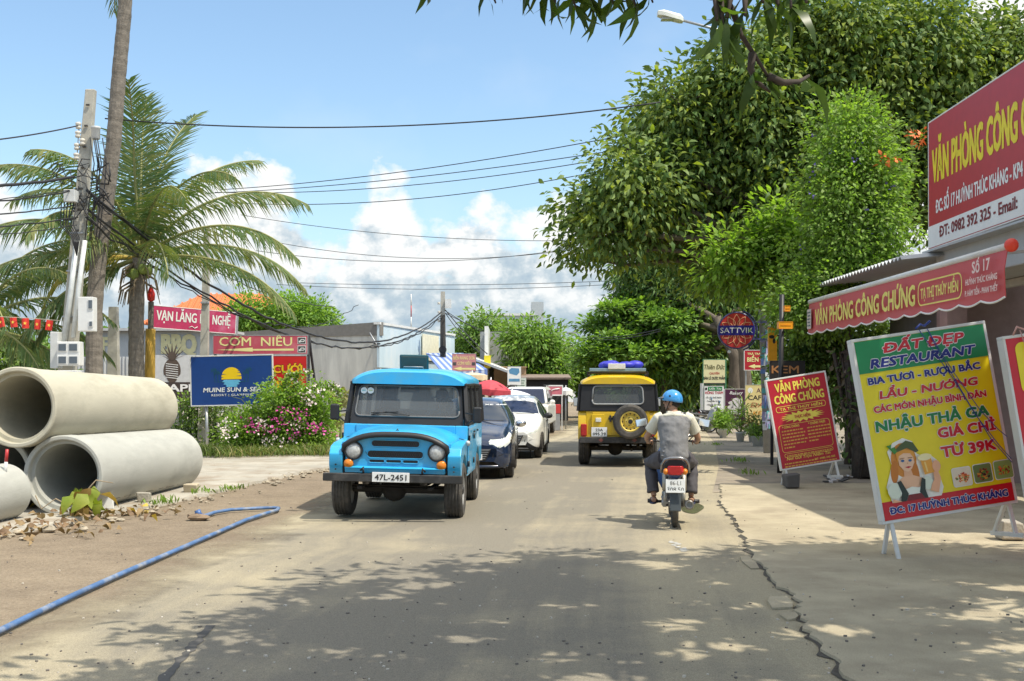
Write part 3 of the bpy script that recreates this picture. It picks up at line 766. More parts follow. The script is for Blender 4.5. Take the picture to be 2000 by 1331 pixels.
pipe('narrow pale pipe lying in front of the stack cut by the frame', (-6.62, 14.7, .375), (-6.9, 10.6, .375), .37, .28, M_pipe2, bell=False)
def stone(label, p, r, m, seed, rot=0):
    mb = MB(); rg = random.Random(seed)
    mb.box((0, 0, r[2]), (2 * r[0], 2 * r[1], 2 * r[2]))
    mb.v = [(x + rg.uniform(-.25, .25) * r[0], y + rg.uniform(-.25, .25) * r[1], z + rg.uniform(-.2, .2) * r[2] * (z > .01)) for x, y, z in mb.v]
    o = mb.build('wedge_stone', m, bevel=.02, seg=2); o.location = p; o.rotation_euler = (0, 0, rot)
    return tag(o, label, 'stone', 'stones wedging the pipes')
stone('grey wedge stone under the middle of the lower pipe', G(281, 986) + Vector((0, 0, .035)), (.09, .09, .075), M_pad, 2)
stone('pale white wedge block below the lower pipe mouth', G(204, 1000) + Vector((0, 0, .035)), (.13, .07, .09), M_white, 3, .3)
stone('sandy wedge stone under the far end of the lower pipe', G(374, 966) + Vector((0, 0, .035)), (.11, .1, .07), mat('sand_stone', (.45, .38, .27), rough=.95), 5)
# red and white ranging pole
rp = thing('ranging_pole', 'thin red and white striped pole leaning beside the pipes', 'pole', G(2, 1024))
top_ = P(14, 878, 14.3) - rp.location
for i in range(6):
    mb = MB(); mb.cyl(top_ * (i / 6), top_ * ((i + 1) / 6), .021, n=10)
    mb.build('stripe', mat('pole_red', (.45, .03, .03), rough=.4) if i % 2 == 1 else M_white, rp)
# hose across the dirt
hp = [G(x, y, .03) for x, y in ((-60, 1258), (0, 1232), (60, 1203), (150, 1160), (230, 1124), (300, 1094), (370, 1064), (430, 1038), (480, 1016), (520, 1003), (541, 997), (544, 993), (535, 992), (505, 993), (450, 996), (420, 1001), (402, 1007), (388, 1010))]
hz_ = thing('water_hose', 'thick blue water hose looping over the dirt on the left', 'hose', (0, 0, 0))
mb = MB(); mb.tube(hp, .027, 12, flat=.85); mb.build('tube', mat('blue_hose', (.075, .155, .32), rough=.6, var=.25, dirt=(.34, .35, .35), dscale=3.2, damt=.9), hz_)
p = hp[-1]
mb = MB(); mb.cyl(p + Vector((.02, 0, 0)), p + Vector((-.02, 0, .09)), .04, n=12); mb.tube([p + Vector((.06, 0, 0)), p + Vector((-.05, -.02, .01))], .042, 12); mb.build('coupling', mat('blue_coupling', (.06, .13, .32), rough=.4), hz_)
mb = MB(); rock(mb, p + Vector((.0, -.05, .0)), (.16, .1, .05), random.Random(8)); tag(mb.build('stone', mat('clay_lump', (.24, .17, .11), rough=.95)), 'brown clay lump holding down the end of the hose', 'stone')
# uprooted leafy plant and dry leaves by the pipes
pl = thing('uprooted_plant', 'wilting broad leaved plant dumped by the pipe mouth', 'plant', G(172, 1012))
rg = np.random.default_rng(5)
mb = MB(); mb.tube([(.02, 0, .02), (-.03, 0, .35), (.1, .02, .5), (.32, .05, .46)], [.012, .012, .01, .005], 6); mb.tube([(0, 0, .03), (-.45, .05, .25), (-.62, 0, .12), (-.7, 0, .3)], .009, 6)
mb.build('stem', mat('dry_stem', (.33, .26, .17), rough=.9), pl)
n = 26; pp = np.column_stack([rg.normal(0, .12, n), rg.normal(0, .09, n), rg.uniform(.12, .42, n)]); dd = np.column_stack([rg.normal(0, .5, n), rg.normal(-.2, .4, n), rg.uniform(-1, -.2, n)])
leafmesh('leaf_blade', pp, dd, .26, .17, [leafmat('wilt_green', (.16, .25, .03), (.34, .36, .06)), leafmat('wilt_brown', (.25, .14, .05), (.36, .25, .09))], pl, 3, [.68, .32], bend=.7)
rg = np.random.default_rng(9)
n = 140; k = rg.integers(0, 4, n); cx = np.array([[-5.75, 14.9], [-5.35, 13.6], [-6.0, 13.2], [-5.3, 15.3]])[k]
pp = np.column_stack([cx[:, 0] + rg.normal(0, .34, n), cx[:, 1] + rg.normal(0, .45, n), rg.uniform(.01, .10, n)]); dd = rg.normal(size=(n, 3)); dd[:, 2] *= .25
tag(leafmesh('dry_leaves', pp, dd, .13, .065, [leafmat('dry_leaf', (.24, .16, .08), (.36, .26, .13), trans=.1), leafmat('dry_leaf_dark', (.16, .10, .06), (.26, .17, .09), trans=.1), leafmat('yellow_leaf', (.6, .42, .06), (.66, .5, .12), trans=.1)], None, 4, [.5, .42, .08], bend=.9), 'dry brown fallen leaves heaped below the pipes', 'leaf litter', kind='stuff')
# dark scraps on the dirt
# ------------------------------------------------------------------ utility poles
ip = thing('utility_pole', 'leaning concrete utility pole with insulators and meter boxes beside the palm', 'utility pole', (P(116, 755, 24).x, 24, 0), group='concrete utility poles')
b0 = ip.location.copy(); T = P(178, 176, 24) - b0
mb = MB()
ax = T.normalized(); sd_ = Vector((1, 0, 0)); bk = Vector((0, 1, 0))
def sec(t, w, d): 
    c = T * t; return [c + sd_ * a * w / 2 + bk * b * d / 2 for a, b in ((-1, -1), (1, -1), (1, 1), (-1, 1))]
mb.rings([sec(0, .36, .3), sec(1, .20, .16)], True, True, 0, False)
ip_shaft = mb.build('shaft', M_polecon, ip, bevel=.015, seg=1)
for i in range(9):
    t = .99 - .055 * (i + .6); c = T * t; mb = MB()
    mb.box(c + Vector((.0, -.115, 0)), (.07, .03, .035)); mb.build('step_hole', mat('dark_hole', (.06, .055, .05), rough=.9), ip)
M_por = mat('porcelain', (.62, .58, .50), rough=.25, var=.08)
for i, (px, py) in enumerate(((153, 246), (152, 263), (150, 287), (149, 306), (161, 278))):
    c = P(px, py, 23.9) - b0; mb = MB()
    mb.lathe([(.03, -.07), (.055, -.06), (.055, -.02), (.035, 0), (.06, .02), (.06, .06), (.03, .075)], c, (0, 0, 1), 12); mb.build('insulator', M_por, ip)
mb = MB(); mb.cyl(P(155, 238, 23.9) - b0, P(150, 312, 23.9) - b0, .012, n=6); mb.build('insulator_rod', M_steel, ip)
c = P(187, 260, 23.8) - b0; mb = MB(); mb.lathe([(.07, -.14), (.09, -.12), (.09, .08), (.10, .09), (.10, .13), (.04, .14)], c, (0, 0, 1), 14); mb.build('canister', mat('grey_canister', (.55, .55, .53), rough=.4), ip)
mb = MB(); mb.cyl(P(205, 275, 23.9) - b0, P(122, 690, 23.7) - b0, .055, n=10) if False else mb.tube([P(150, 470, 23.75) - b0, P(140, 560, 23.75) - b0, P(122, 690, 23.7) - b0], .06, 10)
mb.tube([P(166, 470, 23.7) - b0, P(154, 560, 23.7) - b0, P(143, 660, 23.65) - b0], .05, 10)
mb.build('conduit', mat('pale_conduit', (.62, .64, .62), rough=.5, dirt=(.4, .39, .36), damt=.5), ip)
for t in (.30, .40, .52, .62, .70): 
    mb = MB(); c = T * t; mb.box(c + Vector((0, -.02, 0)), (.36 - .13 * t, .32 - .1 * t, .03)); mb.build('strap', M_steel, ip)
def meterbox(label, px0, px1, y0, y1, d, wins, m=M_white):
    a, b_ = P(px0, y0, d), P(px1, y1, d); w, h = b_.x - a.x, a.z - b_.z
    t = thing('meter_box', label, 'meter box', ((a.x + b_.x) / 2, d, b_.z), group='electric meter boxes on the pole')
    mb = MB(); mb.box((0, 0, h / 2), (w, .24, h)); mb.build('case', m, t, bevel=.015)
    for (u0, u1, v0, v1) in wins:
        mb = MB(); mb.box(((u0 + u1 - 1) * w / 2, -.124, (v0 + v1) * h / 2), ((u1 - u0) * w + .035, .02, (v1 - v0) * h + .035)); f = mb.build('window', M_white, t)
        mb = MB(); mb.box(((u0 + u1 - 1) * w / 2, -.138, (v0 + v1) * h / 2), ((u1 - u0) * w, .01, (v1 - v0) * h)); mb.build('pane', mat('meter_pane', (.10, .12, .14), rough=.12), f)
    return t
meterbox('white four window meter box low on the leaning pole', 115, 160, 668, 715, 23.4, ((.1, .42, .62, .9), (.56, .9, .62, .9), (.1, .42, .1, .38), (.56, .9, .1, .38)))
meterbox('small meter box under the four window box', 112, 156, 724, 742, 23.38, ((.15, .4, .3, .8), (.62, .9, .5, .85)))
meterbox('tall white meter box on the pole beside the palm trunk', 156, 186, 581, 648, 23.5, ((.72, .95, .66, .9), (.78, .95, .15, .28)))
meterbox('narrow blank grey box at the left edge of the pole', 102, 118, 649, 720, 23.6, (), mat('grey_box', (.56, .57, .55), rough=.5))
meterbox('blank box tied high among the cables', 128, 150, 372, 396, 23.6, (), mat('grey_box', (.56, .57, .55)))
# cable tangle where the lines meet the pole
mb = MB(); rg = random.Random(12)
for i in range(17):
    c = P(150 + rg.uniform(-40, 60), 370 + rg.uniform(-40, 60), 23.7) - b0
    ptsx = [c + Vector((.25 * math.sin(k * 1.3 + i) * rg.uniform(.4, 1), rg.uniform(-.1, .1), .3 * math.cos(k * 1.1 + i * 2) * rg.uniform(.4, 1.1))) for k in range(6)]
    mb.tube(ptsx, rg.choice((.008, .012, .018)), 5)
for px in (176, 183, 190, 200, 186):
    x2 = px + rg.uniform(-10, 10)
    mb.tube([P(px, 270, 23.7) - b0, P(px + 8, 320, 23.7) - b0, P(x2, 400, 23.7) - b0, P(x2 - 8, 470, 23.7) - b0], .012, 5)
for k in range(6):
    mb.tube([P(120 + 6 * k, 395, 23.6) - b0, P(118 + 5 * k, 440, 23.6) - b0, P(140 + 3 * k, 465, 23.6) - b0, P(150, 500, 23.6) - b0], .012, 5)
tag(mb.build('cable_bundle', M_cable, fixn=False), 'tangle of black cable loops tied to the leaning pole', 'cables'); bpy.context.view_layer.update()
COL.objects['cable_bundle'].location = b0
def pole2(label, px, ytop, d, arm=None, r=.13, lean=0):
    p = P(px, ytop, d); h = p.z
    t = thing('utility_pole', label, 'utility pole', (p.x, d, 0), group='concrete utility poles')
    mb = MB(); mb.rings([[(-r * 1.4, -r, 0), (r * 1.4, -r, 0), (r * 1.4, r, 0), (-r * 1.4, r, 0)], [(lean - r * .8, -r * .7, h), (lean + r * .8, -r * .7, h), (lean + r * .8, r * .7, h), (lean - r * .8, r * .7, h)]], True, True, 0, False)
    mb.build('shaft', M_polecon, t)
    return t, h
t, h = pole2('concrete utility pole with looped cables in front of the blue shop front', 865, 570, 57)
for z in (.0, .45, .9):
    mb = MB(); mb.lathe([(.04, -.06), (.08, -.03), (.05, 0), (.08, .04), (.03, .07)], (-.2, -.1, h - .6 - z), (0, 0, 1), 8); mb.build('insulator', M_por, t)
mb = MB(); mb.box((.28, -.12, h - .62), (.3, .2, .45)); mb.build('junction_box', M_white, t)
mb = MB(); mb.box((.05, -.16, h * .42), (.3, .12, .4)); mb.build('junction_box', mat('grey_box', (.56, .57, .55)), t)
mb = MB(); mb.lathe([(.14, 0), (.20, .05), (.14, .1)], (0, -.2, h * .55), (0, 1, 0), 16)
for k in range(5): mb.tube([(.1 - .05 * k, -.16, h - 1.2), (.14 - .06 * k, -.2, h * .6), (.12 - .05 * k, -.18, h * .3)], .025, 5)
mb.build('cable_coil', M_cable, t)
t, h = pole2('thin far utility pole with a crossarm over the road end', 1101, 648, 92, r=.09)
mb = MB(); mb.box((0, -.1, h - .1), (2.2, .12, .12)); mb.build('crossarm', M_steel, t)
for x in (-1, -.5, .95):
    mb = MB(); mb.lathe([(.05, 0), (.09, .1), (.05, .2), (.09, .28), (.03, .36)], (x, -.1, h), (0, 0, 1), 8); mb.build('insulator', mat('dark_insulator', (.08, .06, .05), rough=.3), t)
mb = MB(); mb.tube([(-1, -.1, h + .2), (-1.3, -.1, h - .6), (-1.0, -.1, h - 1.6), (-.1, -.1, h - 2)], .03, 5); mb.tube([(.95, -.1, h + .2), (1.3, -.1, h - .5), (.9, -.1, h - 1.5), (.1, -.1, h - 1.9)], .03, 5); mb.build('jumper_cable', M_cable, t)
t, h = pole2('old grey post between the pineapple sign and the blue sign', 396, 446, 32, r=.095, lean=.12)
mb = MB(); mb.box((.08, -.06, h * .66), (.22, .16, .05)); mb.build('strap', M_steel, t)
t, h = pole2('short weathered grey post behind the yellow palm frond', 222, 600, 30, r=.13)
# red and white mast far behind
mt = thing('radio_mast', 'far thin red and white striped radio mast', 'mast', (P(803, 755, 190).x, 190, 0))
zt = P(803, 575, 190).z
for i in range(9):
    mb = MB(); mb.cyl((0, 0, zt * i / 9), (0, 0, zt * (i + 1) / 9), .09, n=6); mb.build('section', mat('pole_red', (.45, .03, .03)) if i % 2 else M_white, mt)

# ------------------------------------------------------------------ palms
M_frond = [leafmat('frond_green', (.085, .15, .06), (.15, .215, .085), scale=2, trans=.35), leafmat('frond_olive', (.17, .205, .08), (.26, .27, .11), scale=2, trans=.35)]
M_frondy = [leafmat('frond_yellow', (.34, .31, .06), (.42, .36, .08), scale=2, trans=.3)]
M_rach = mat('frond_rib', (.28, .28, .10), rough=.6, var=.2)
M_rachy = mat('frond_rib_yellow', (.60, .42, .07), rough=.5, var=.15)
def frond(parent, az, e0, L, drop=75, seed=1, mats=None, rach=None, g=.72, lf=.95, hang=0., wind=0., n=64):
    rg = np.random.default_rng(seed); mats = mats or M_frond
    az = R(az); H = Vector((math.cos(az), math.sin(az), 0)); S = Vector((-math.sin(az), math.cos(az), 0))
    K = 22; p = Vector((0, 0, 0)); ptsf = [p.copy()]; tg = []; kink = rg.normal(0, .10, K).cumsum() * .35
    for i in range(K):
        t = (i + .5) / K; e = R(e0 - drop * t ** 1.4)
        T_ = (H * math.cos(e) + Vector((0, 0, math.sin(e))) + S * (wind * t + kink[i] * .35)).normalized(); tg.append(T_); p = p + T_ * L / K; ptsf.append(p.copy())
    mb = MB(); mb.tube(ptsf, [.045 * (1 - .85 * i / K) + .004 for i in range(K + 1)], 5, 0)
    V = []; Fc = []; mi = []
    for sgn in (-1, 1):
        for i in range(n):
            t = .13 + .87 * (i + rg.uniform(-.3, .3)) / n; t = min(max(t, .05), .995)
            k = min(int(t * K), K - 1); f = t * K - k
            b = ptsf[k].lerp(ptsf[k + 1], min(max(f, 0), 1)); T_ = tg[k]
            up = T_.cross(S) if False else S.cross(T_); up = up if up.z > 0 else -up
            ll = lf * (math.sin(PI * (.14 + .80 * t)) ** .7) * rg.uniform(.6, 1.12) * (1 if rg.random() > .06 else .25)
            sp = .42 + .5 * t
            dirv = (S * sgn * (1 - .45 * t) * (1 - hang) + T_ * sp + up * .25 * (1 - hang) + Vector((0, 0, -g * rg.uniform(.7, 1.3) - hang))).normalized()
            d2 = (dirv + Vector((rg.normal() * .10, rg.normal() * .10, -g * 1.0))).normalized()
            w = .019 * rg.uniform(.7, 1.2); wv = dirv.cross(up).cross(dirv).normalized() if False else T_ * .8 + up * .3
            wv = (wv - dirv * wv.dot(dirv)).normalized() * w
            m = b + dirv * ll * .5; e_ = m + d2 * ll * .5
            q = len(V); V += [b - wv * .6, b + wv * .6, m - wv, m + wv, e_]
            Fc += [(q, q + 1, q + 3, q + 2), (q + 2, q + 3, q + 4)]; c = 1 + int(rg.random() < .42) * (len(mats) > 1); mi += [c, c]
    kk = len(mb.v); mb.v += [tuple(v) for v in V]; mb.f += [[a + kk for a in f] for f in Fc]; mb.m += mi; mb.s += [False] * len(Fc)
    return mb.build('frond', [rach or M_rach] + list(mats), parent, fixn=False)
def palm(label, base, trunk_pts, r0, r1, fronds, seed=1, nuts=False, n=64, lf=.95):
    t = thing('coconut_palm', label, 'palm tree', base, group='coconut palms')
    b = Vector(base); pts_ = [Vector(q) - b for q in trunk_pts]; dense = []
    for a, c in zip(pts_, pts_[1:]):
        k = max(2, int((c - a).length / .09))
        dense += [a.lerp(c, i / k) for i in range(k)]
    dense.append(pts_[-1]); m = len(dense)
    mb = MB(); mb.tube(dense, [(r0 + (r1 - r0) * i / m) * (1 + .022 * math.sin(i * 2.3) + .02 * math.sin(i * 1.1 + 1)) for i in range(m)], 14, smooth=False); mb.build('trunk', M_palmbark, t)
    top = pts_[-1]
    for i, fr in enumerate(fronds):
        kw = dict(lf=lf, n=n); kw.update(fr[4] if len(fr) > 4 else {})
        o = frond(t, fr[0], fr[1], fr[2], fr[3], seed * 100 + i, **kw); o.location = top
    if nuts:
        for k in range(7):
            a = k * .9; mb = MB(); mb.sph(top + Vector((.22 * math.cos(a), .22 * math.sin(a), -.28 - .06 * (k % 3))), (.11, .11, .14), 10); mb.build('coconut', mat('green_coconut', (.20, .26, .05), rough=.5), t)
        mb = MB(); rg = random.Random(3)
        for k in range(26):
            a = rg.uniform(0, 6.28); q = top + Vector((.16 * math.cos(a), .16 * math.sin(a), -.1 - rg.random() * .6)); mb.tube([q, q + Vector((.25 * math.cos(a), .25 * math.sin(a), -.15)), q + Vector((.33 * math.cos(a), .33 * math.sin(a), -.5))], [.03, .02, .008], 5)
        mb.build('dead_sheath', mat('palm_fibre', (.26, .20, .13), rough=.95, var=.3), t)
    return t
dP = 27.0
palm('bushy coconut palm with yellow hanging frond behind the leaning pole', (P(268, 755, dP).x, dP, 0), [(P(268, 755, dP).x, dP, 0), P(266, 640, dP), P(268, 560, dP), P(272, 505, dP)], .20, .17,
     [(8, 52, 4.6, 80), (-18, 30, 4.6, 78), (22, 22, 4.4, 75), (-8, 6, 4.3, 62), (38, 66, 4.4, 60), (85, 84, 4.5, 28, dict(g=.25)), (66, 80, 4.6, 45, dict(g=.25)), (-80, 82, 4.3, 40, dict(g=.3)), (110, 76, 4.3, 60), (168, 58, 4.4, 85), (188, 36, 4.4, 80), (160, 22, 4.5, 80), (200, 10, 4.4, 60),
      (225, 60, 4.2, 80), (-60, 55, 4.0, 95), (250, 40, 4.0, 95), (-40, 62, 4.2, 90), (300, 20, 3.6, 80), (140, 45, 4.2, 85), (215, -20, 3.9, 50), (180, 0, 4.5, 55),
      (-150, -25, 3.4, 45), (205, 5, 2.9, 95, dict(mats=M_frondy, rach=M_rachy, g=.35, hang=.25, lf=.75)), (-120, 70, 4.0, 85), (-100, 30, 3.6, 100)], seed=2, nuts=True, n=84, lf=1.08)
d1 = 25.0
tp = [(P(184, 755, d1).x, d1, 0), P(184, 600, d1), P(191, 520, d1), P(207, 400, d1), P(222, 280, d1), P(232, 150, d1), P(243, 30, d1), P(252, -120, d1), P(262, -260, d1)]
palm('tall slender coconut palm trunk curving up past the top of the frame', tp[0], tp, .195, .135, [(i * 36 + 10, 60 - 22 * (i % 4), 4.2, 75) for i in range(11)], seed=5, n=40)
d3 = 26
palm('low bushy coconut palm at the left edge behind the red flags', (P(-60, 755, d3).x, d3, 0), [(P(-60, 755, d3).x, d3, 0), P(-58, 690, d3), P(-55, 640, d3)], .22, .2,
     [(0, 35, 3.6, 80), (20, 15, 3.4, 70), (-20, 55, 3.6, 90), (-5, -5, 3.2, 50), (50, 60, 3.4, 80), (-50, 30, 3.2, 80), (180, 40, 3.6, 80), (200, 20, 3.4, 75), (120, 60, 3.6, 80), (90, 30, 3.4, 80), (-90, 45, 3.0, 90), (-30, 0, 3.0, 60), (10, 70, 3.6, 75), (35, -10, 3.0, 50)], seed=8, n=56, lf=.85)
d4 = 66
palm('small coconut palm between the two mango trees', (P(1000, 755, d4).x, d4, 0), [(P(1000, 755, d4).x, d4, 0), P(998, 745, d4), P(996, 715, d4)], .2, .17,
     [(i * 24, 82 - 16 * (i % 4), 2.9, 62 + 12 * (i % 3)) for i in range(15)], seed=9, n=34, lf=.8)
# frond tips of a second palm low on the left (grassy clump by the fence)
for lab, px, py, d, L, n_ in (('young palm with thin fronds beside the grey shop wall', 664, 800, 33, .9, 7), ('smaller young palm at the foot of the grey shop wall', 650, 838, 32.6, .6, 6)):
    t = thing('young_palm', lab, 'palm', (P(px, py, d).x, d, 0)); z = P(px, py, d).z
    mb = MB(); mb.tube([(0, 0, 0), (.03, 0, z * .5), (0, 0, z)], [.05, .04, .035], 8); mb.build('trunk', mat('young_trunk', (.22, .26, .12), rough=.8), t)
    for i in range(n_):
        o = frond(t, 25 + i * 180 / n_ * 1.1 + (180 if i % 2 else 0), 82 - 14 * (i % 3), L, 70, 40 + i, n=22, lf=.3, mats=[leafmat('young_frond', (.20, .22, .08), (.28, .26, .12))]); o.location = (0, 0, z)

# ------------------------------------------------------------------ flags on a string
sp_ = [P(-60, 618, 22), P(0, 619, 22), P(60, 622, 22.5), P(120, 627, 23.3)]
bt = thing('flag_string', 'string carrying small red flags across the palm fronds', 'string', (0, 0, 0))
mb = MB(); mb.tube(sp_, .006, 5); mb.build('cord', mat('flag_cord', (.45, .40, .32), rough=.9), bt)
M_flag = mat('flag_red', (.62, .035, .02), rough=.7); M_star = mat('flag_star', (.85, .62, .08), rough=.7)
lab = ['leftmost red starred flag cut by the frame edge', 'second red starred flag from the left edge', 'third red starred flag from the left edge', 'fourth red starred flag hanging straight', 'fifth red starred flag, the last whole one before the pole']
for i, (px, py) in enumerate(((0, 620), (25, 620), (49, 622), (74, 624), (98, 626))):
    c = P(px, py, 22.3); t = thing('star_flag', lab[i], 'flag', c, (0, R(-12 + 5 * i), R(10 * (i % 3) - 10)), group='small red flags on the string')
    mb = MB(); w, h = .135, .2; g_ = [(-w / 2 + w * a / 4, .015 * math.sin(a * 1.7 + i), -h * b / 3) for b in range(4) for a in range(5)]
    mb.add(g_, [(b * 5 + a, b * 5 + a + 1, b * 5 + a + 6, b * 5 + a + 5) for b in range(3) for a in range(4)]); o = mb.build('cloth', M_flag, t); o.modifiers.new('t', 'SOLIDIFY').thickness = .003
    mb = MB(); mb.flat([(.038 * (1 if k % 2 == 0 else .42) * math.sin(k * PI / 5), -.10 + .038 * (1 if k % 2 == 0 else .42) * math.cos(k * PI / 5)) for k in range(10)], -.026); mb.build('star', M_star, t)

# ------------------------------------------------------------------ signs on the left
S_red = mat('sign_red', hx('b3202f'), rough=.45, var=.07, scale=2)
S_faded = mat('sign_faded_red', hx('c05060'), rough=.55, var=.1, scale=1.5, dirt=hx('d08b92'), dscale=1.2, damt=.7)
S_blue = mat('sign_navy', hx('0b3f85'), rough=.35, var=.06)
S_yel = mat('sign_yellow', hx('e8cf1c'), rough=.45, var=.05)
S_ltr = mat('letter_cream', hx('ece29a'), rough=.5, var=.05)
S_wht = mat('letter_white', hx('e9e9e6'), rough=.5, var=.04)
S_sun = mat('letter_sun', hx('f4cc10'), rough=.45, var=.05)
def quad_sign(name, label, px0, px1, y0, y1, d, mface, mframe=M_white, t=.06, fw=.03, yaw=0., roll=0., cat='sign', group=None):
    w = (px1 - px0) * d / F / math.cos(R(yaw)); h = (y1 - y0) * d / F
    c = P((px0 + px1) / 2, y1, d)
    root = thing(name, label, cat, c, (0, R(roll), R(yaw)), group)
    y = board(root, w, h, t, mface, mframe, fw)
    return root, w, h, y - .003
rt, w, h, y = quad_sign('resort_sign', 'navy resort sign with a yellow setting sun on a grey post', 372, 536, 694, 793, 30.5, S_blue, yaw=-3, roll=-1.2)
mb = MB(); cx, cz, r0 = w * .0, h * .56, .275
top_poly = [(cx + r0 * math.cos(a), cz + r0 * math.sin(a)) for a in [PI * i / 24 for i in range(25)]]
mb.flat([(cx + r0 * .995, cz - .05)] + top_poly + [(cx - r0 * .995, cz - .05)], y - .003); mb.build('sun_emblem', S_sun, rt)
mb = MB()
for s_, zz, ln in ((1, .13, .09), (-1, .09, .13), (1, .04, .16), (-1, .0, .07), (1, .18, .05)):
    xr = math.sqrt(max(r0 ** 2 - zz ** 2, 0)); mb.flat([(cx + s_ * (xr + .012), cz + zz + .012), (cx + s_ * (xr - ln), cz + zz), (cx + s_ * (xr + .012), cz + zz - .010)], y - .0055)
mb.build('cloud_streak', S_blue, rt)
mb = MB()
for k in range(6):
    zz = -.075 - k * .032; xr = math.sqrt(max(.287 ** 2 - (zz) ** 2, 0)) * (.98 if k % 2 else .84); mb.flat([(cx - xr, cz + zz - .012), (cx - xr + .05, cz + zz - .0185), (cx + xr - .03, cz + zz - .0185), (cx + xr, cz + zz - .008), (cx + xr - .04, cz + zz + .0085), (cx - xr + .03, cz + zz + .0085)], y - .004)
mb.build('sea_emblem', mat('emblem_sky', hx('6fc6ee'), rough=.45), rt)
mb = MB(); M_dk = mat('emblem_palm', hx('0f5560'), rough=.5)
for s_ in (-1, 1):
    for px_, zt_ in ((.36, .12), (.45, .2)):
        x_ = s_ * px_; mb.flat([(x_ - .008, cz - .12), (x_ + .008, cz - .12), (x_ + s_ * .03, cz + zt_), (x_ + s_ * .03 - .012, cz + zt_)], y - .003)
        for k in range(7):
            a = PI * (k / 6) * 1.2 - .3; q = (x_ + s_ * .03, cz + zt_); L_ = .1
            mb.flat([q, (q[0] + L_ * .6 * math.cos(a) - .012 * math.sin(a), q[1] + L_ * .6 * math.sin(a) + .012), (q[0] + L_ * math.cos(a), q[1] + L_ * math.sin(a) - .02)], y - .003)
mb.flat([(-.5, cz - .12), (0, cz - .10), (.5, cz - .12), (0, cz - .135)], y - .0025)
mb.build('palm_emblem', M_dk, rt)
lettering(rt, 'MUINE SUN & SEA', .015, h * .275, 1.6, .125, S_wht, y - .003, bold=.03, shear=.12)
lettering(rt, 'RESORT | GLAMPING', .0, h * .195, 1.12, .06, S_wht, y - .003, bold=.02, space=1.2)
mb = MB(); zb = rt.location.z
mb.cyl((-w * .32, .04, -zb), (-w * .32, .04, .05), .04, n=10); mb.build('post', M_steel, rt)
mb = MB(); mb.cyl((w * .40, .04, -zb), (w * .40, .04, .05), .04, n=10); mb.build('post', M_steel, rt)
d = 32.5
rt, w, h, y = quad_sign('rice_sign', 'faded red restaurant sign with a long cream arrow above the banner', 416, 602, 655, 693, d, S_faded, M_steel, fw=.02)
lettering(rt, 'CƠM', -w * .265, h * .44, .92, .26, S_ltr, y, bold=.015); lettering(rt, 'NIÊU', w * .17, h * .44, .9, .26, S_ltr, y, bold=.015)
mb = MB(); mb.flat([(-w * .46, h * .24), (-w * .08, h * .36), (-w * .08, h * .285), (w * .35, h * .31), (w * .35, h * .2), (-w * .08, h * .2), (-w * .08, h * .15)], y); mb.build('arrow', S_ltr, rt)
for zz in (.72, .28):
    mb = MB(); mb.box((w * .435, y, h * zz), (.24, .006, .2)); f = mb.build('food_photo', S_wht, rt)
    mb = MB(); mb.box((w * .435, y - .004, h * zz), (.21, .004, .17)); mb.build('photo_ground', mat('photo_dark', (.07, .07, .07), rough=.4), f)
    mb = MB(); ringstrip(mb, rrect(w * .435 + .02, h * zz, .13, .08, .04), rrect(w * .435 + .02, h * zz, .08, .04, .02), y - .008); mb.flat(rrect(w * .435 - .06, h * zz - .03, .06, .05, .02), y - .008); mb.build('bowl', S_wht, f)
zb = rt.location.z
M_dp = mat('dark_post', (.05, .05, .055), rough=.6)
for x in (-w * .48, w * .5):
    mb = MB(); mb.box((x, .06, (h - zb) / 2), (.07, .07, zb + h)); mb.build('post', M_dp, rt)
mb = MB(); mb.bar((w * .5, .1, h), (w * .58, 1.2, -zb), .06); mb.build('brace', M_dp, rt)
rt, w, h, y = quad_sign('wedding_banner', 'red hanging banner with yellow letters behind the bougainvillea', 418, 600, 695, 785, d - .02, mat('banner_red', hx('c41f1c'), rough=.5, var=.1, scale=2), M_steel, fw=.015)
M_gold = mat('letter_gold', hx('e9b91a'), rough=.45)
lettering(rt, 'TIỆC CƯỚI', w * .13, h * .62, 1.75, .24, [M_gold, mat('letter_shadow', (.12, .01, .01))], y, bold=.04, out=.03)
lettering(rt, 'DỪA', w * .27, h * .22, .95, .36, [M_gold, mat('letter_shadow', (.12, .01, .01))], y, bold=.02, out=.03)
tag(rt, cat='banner')
c = P(303, 640, 28); 
rt = thing('village_sign', 'faded crimson sign with white capitals beside the palm', 'sign', P(376, 647, 34), (0, R(3.0), R(32)))
w, h = 2.64, .68; y = board(rt, w, h, .05, mat('sign_crimson', hx('b02f57'), rough=.5, var=.1, dirt=hx('c97f97'), dscale=.9, damt=.8), M_white, .02) - .004
S_pale = mat('letter_pale', hx('d9dcd2'), rough=.5)
lettering(rt, 'VẠN LĂNG', -.5, h * .36, 1.2, .3, S_pale, y, bold=.02); lettering(rt, 'N', .27, h * .36, .14, .3, S_pale, y, bold=.02); lettering(rt, 'NGHỆ', .86, h * .36, .56, .3, S_pale, y, bold=.02)
mb = MB(); mb.tube([(-.12, y, h * .14), (-.03, y, h * .2), (.05, y, h * .12), (.14, y, h * .2)], .012, 6); mb.build('flourish', S_pale, rt)
mb = MB(); mb.box((w * .5 + .04, .05, -1.2), (.08, .08, 3.8)); mb.build('post', M_steel, rt)
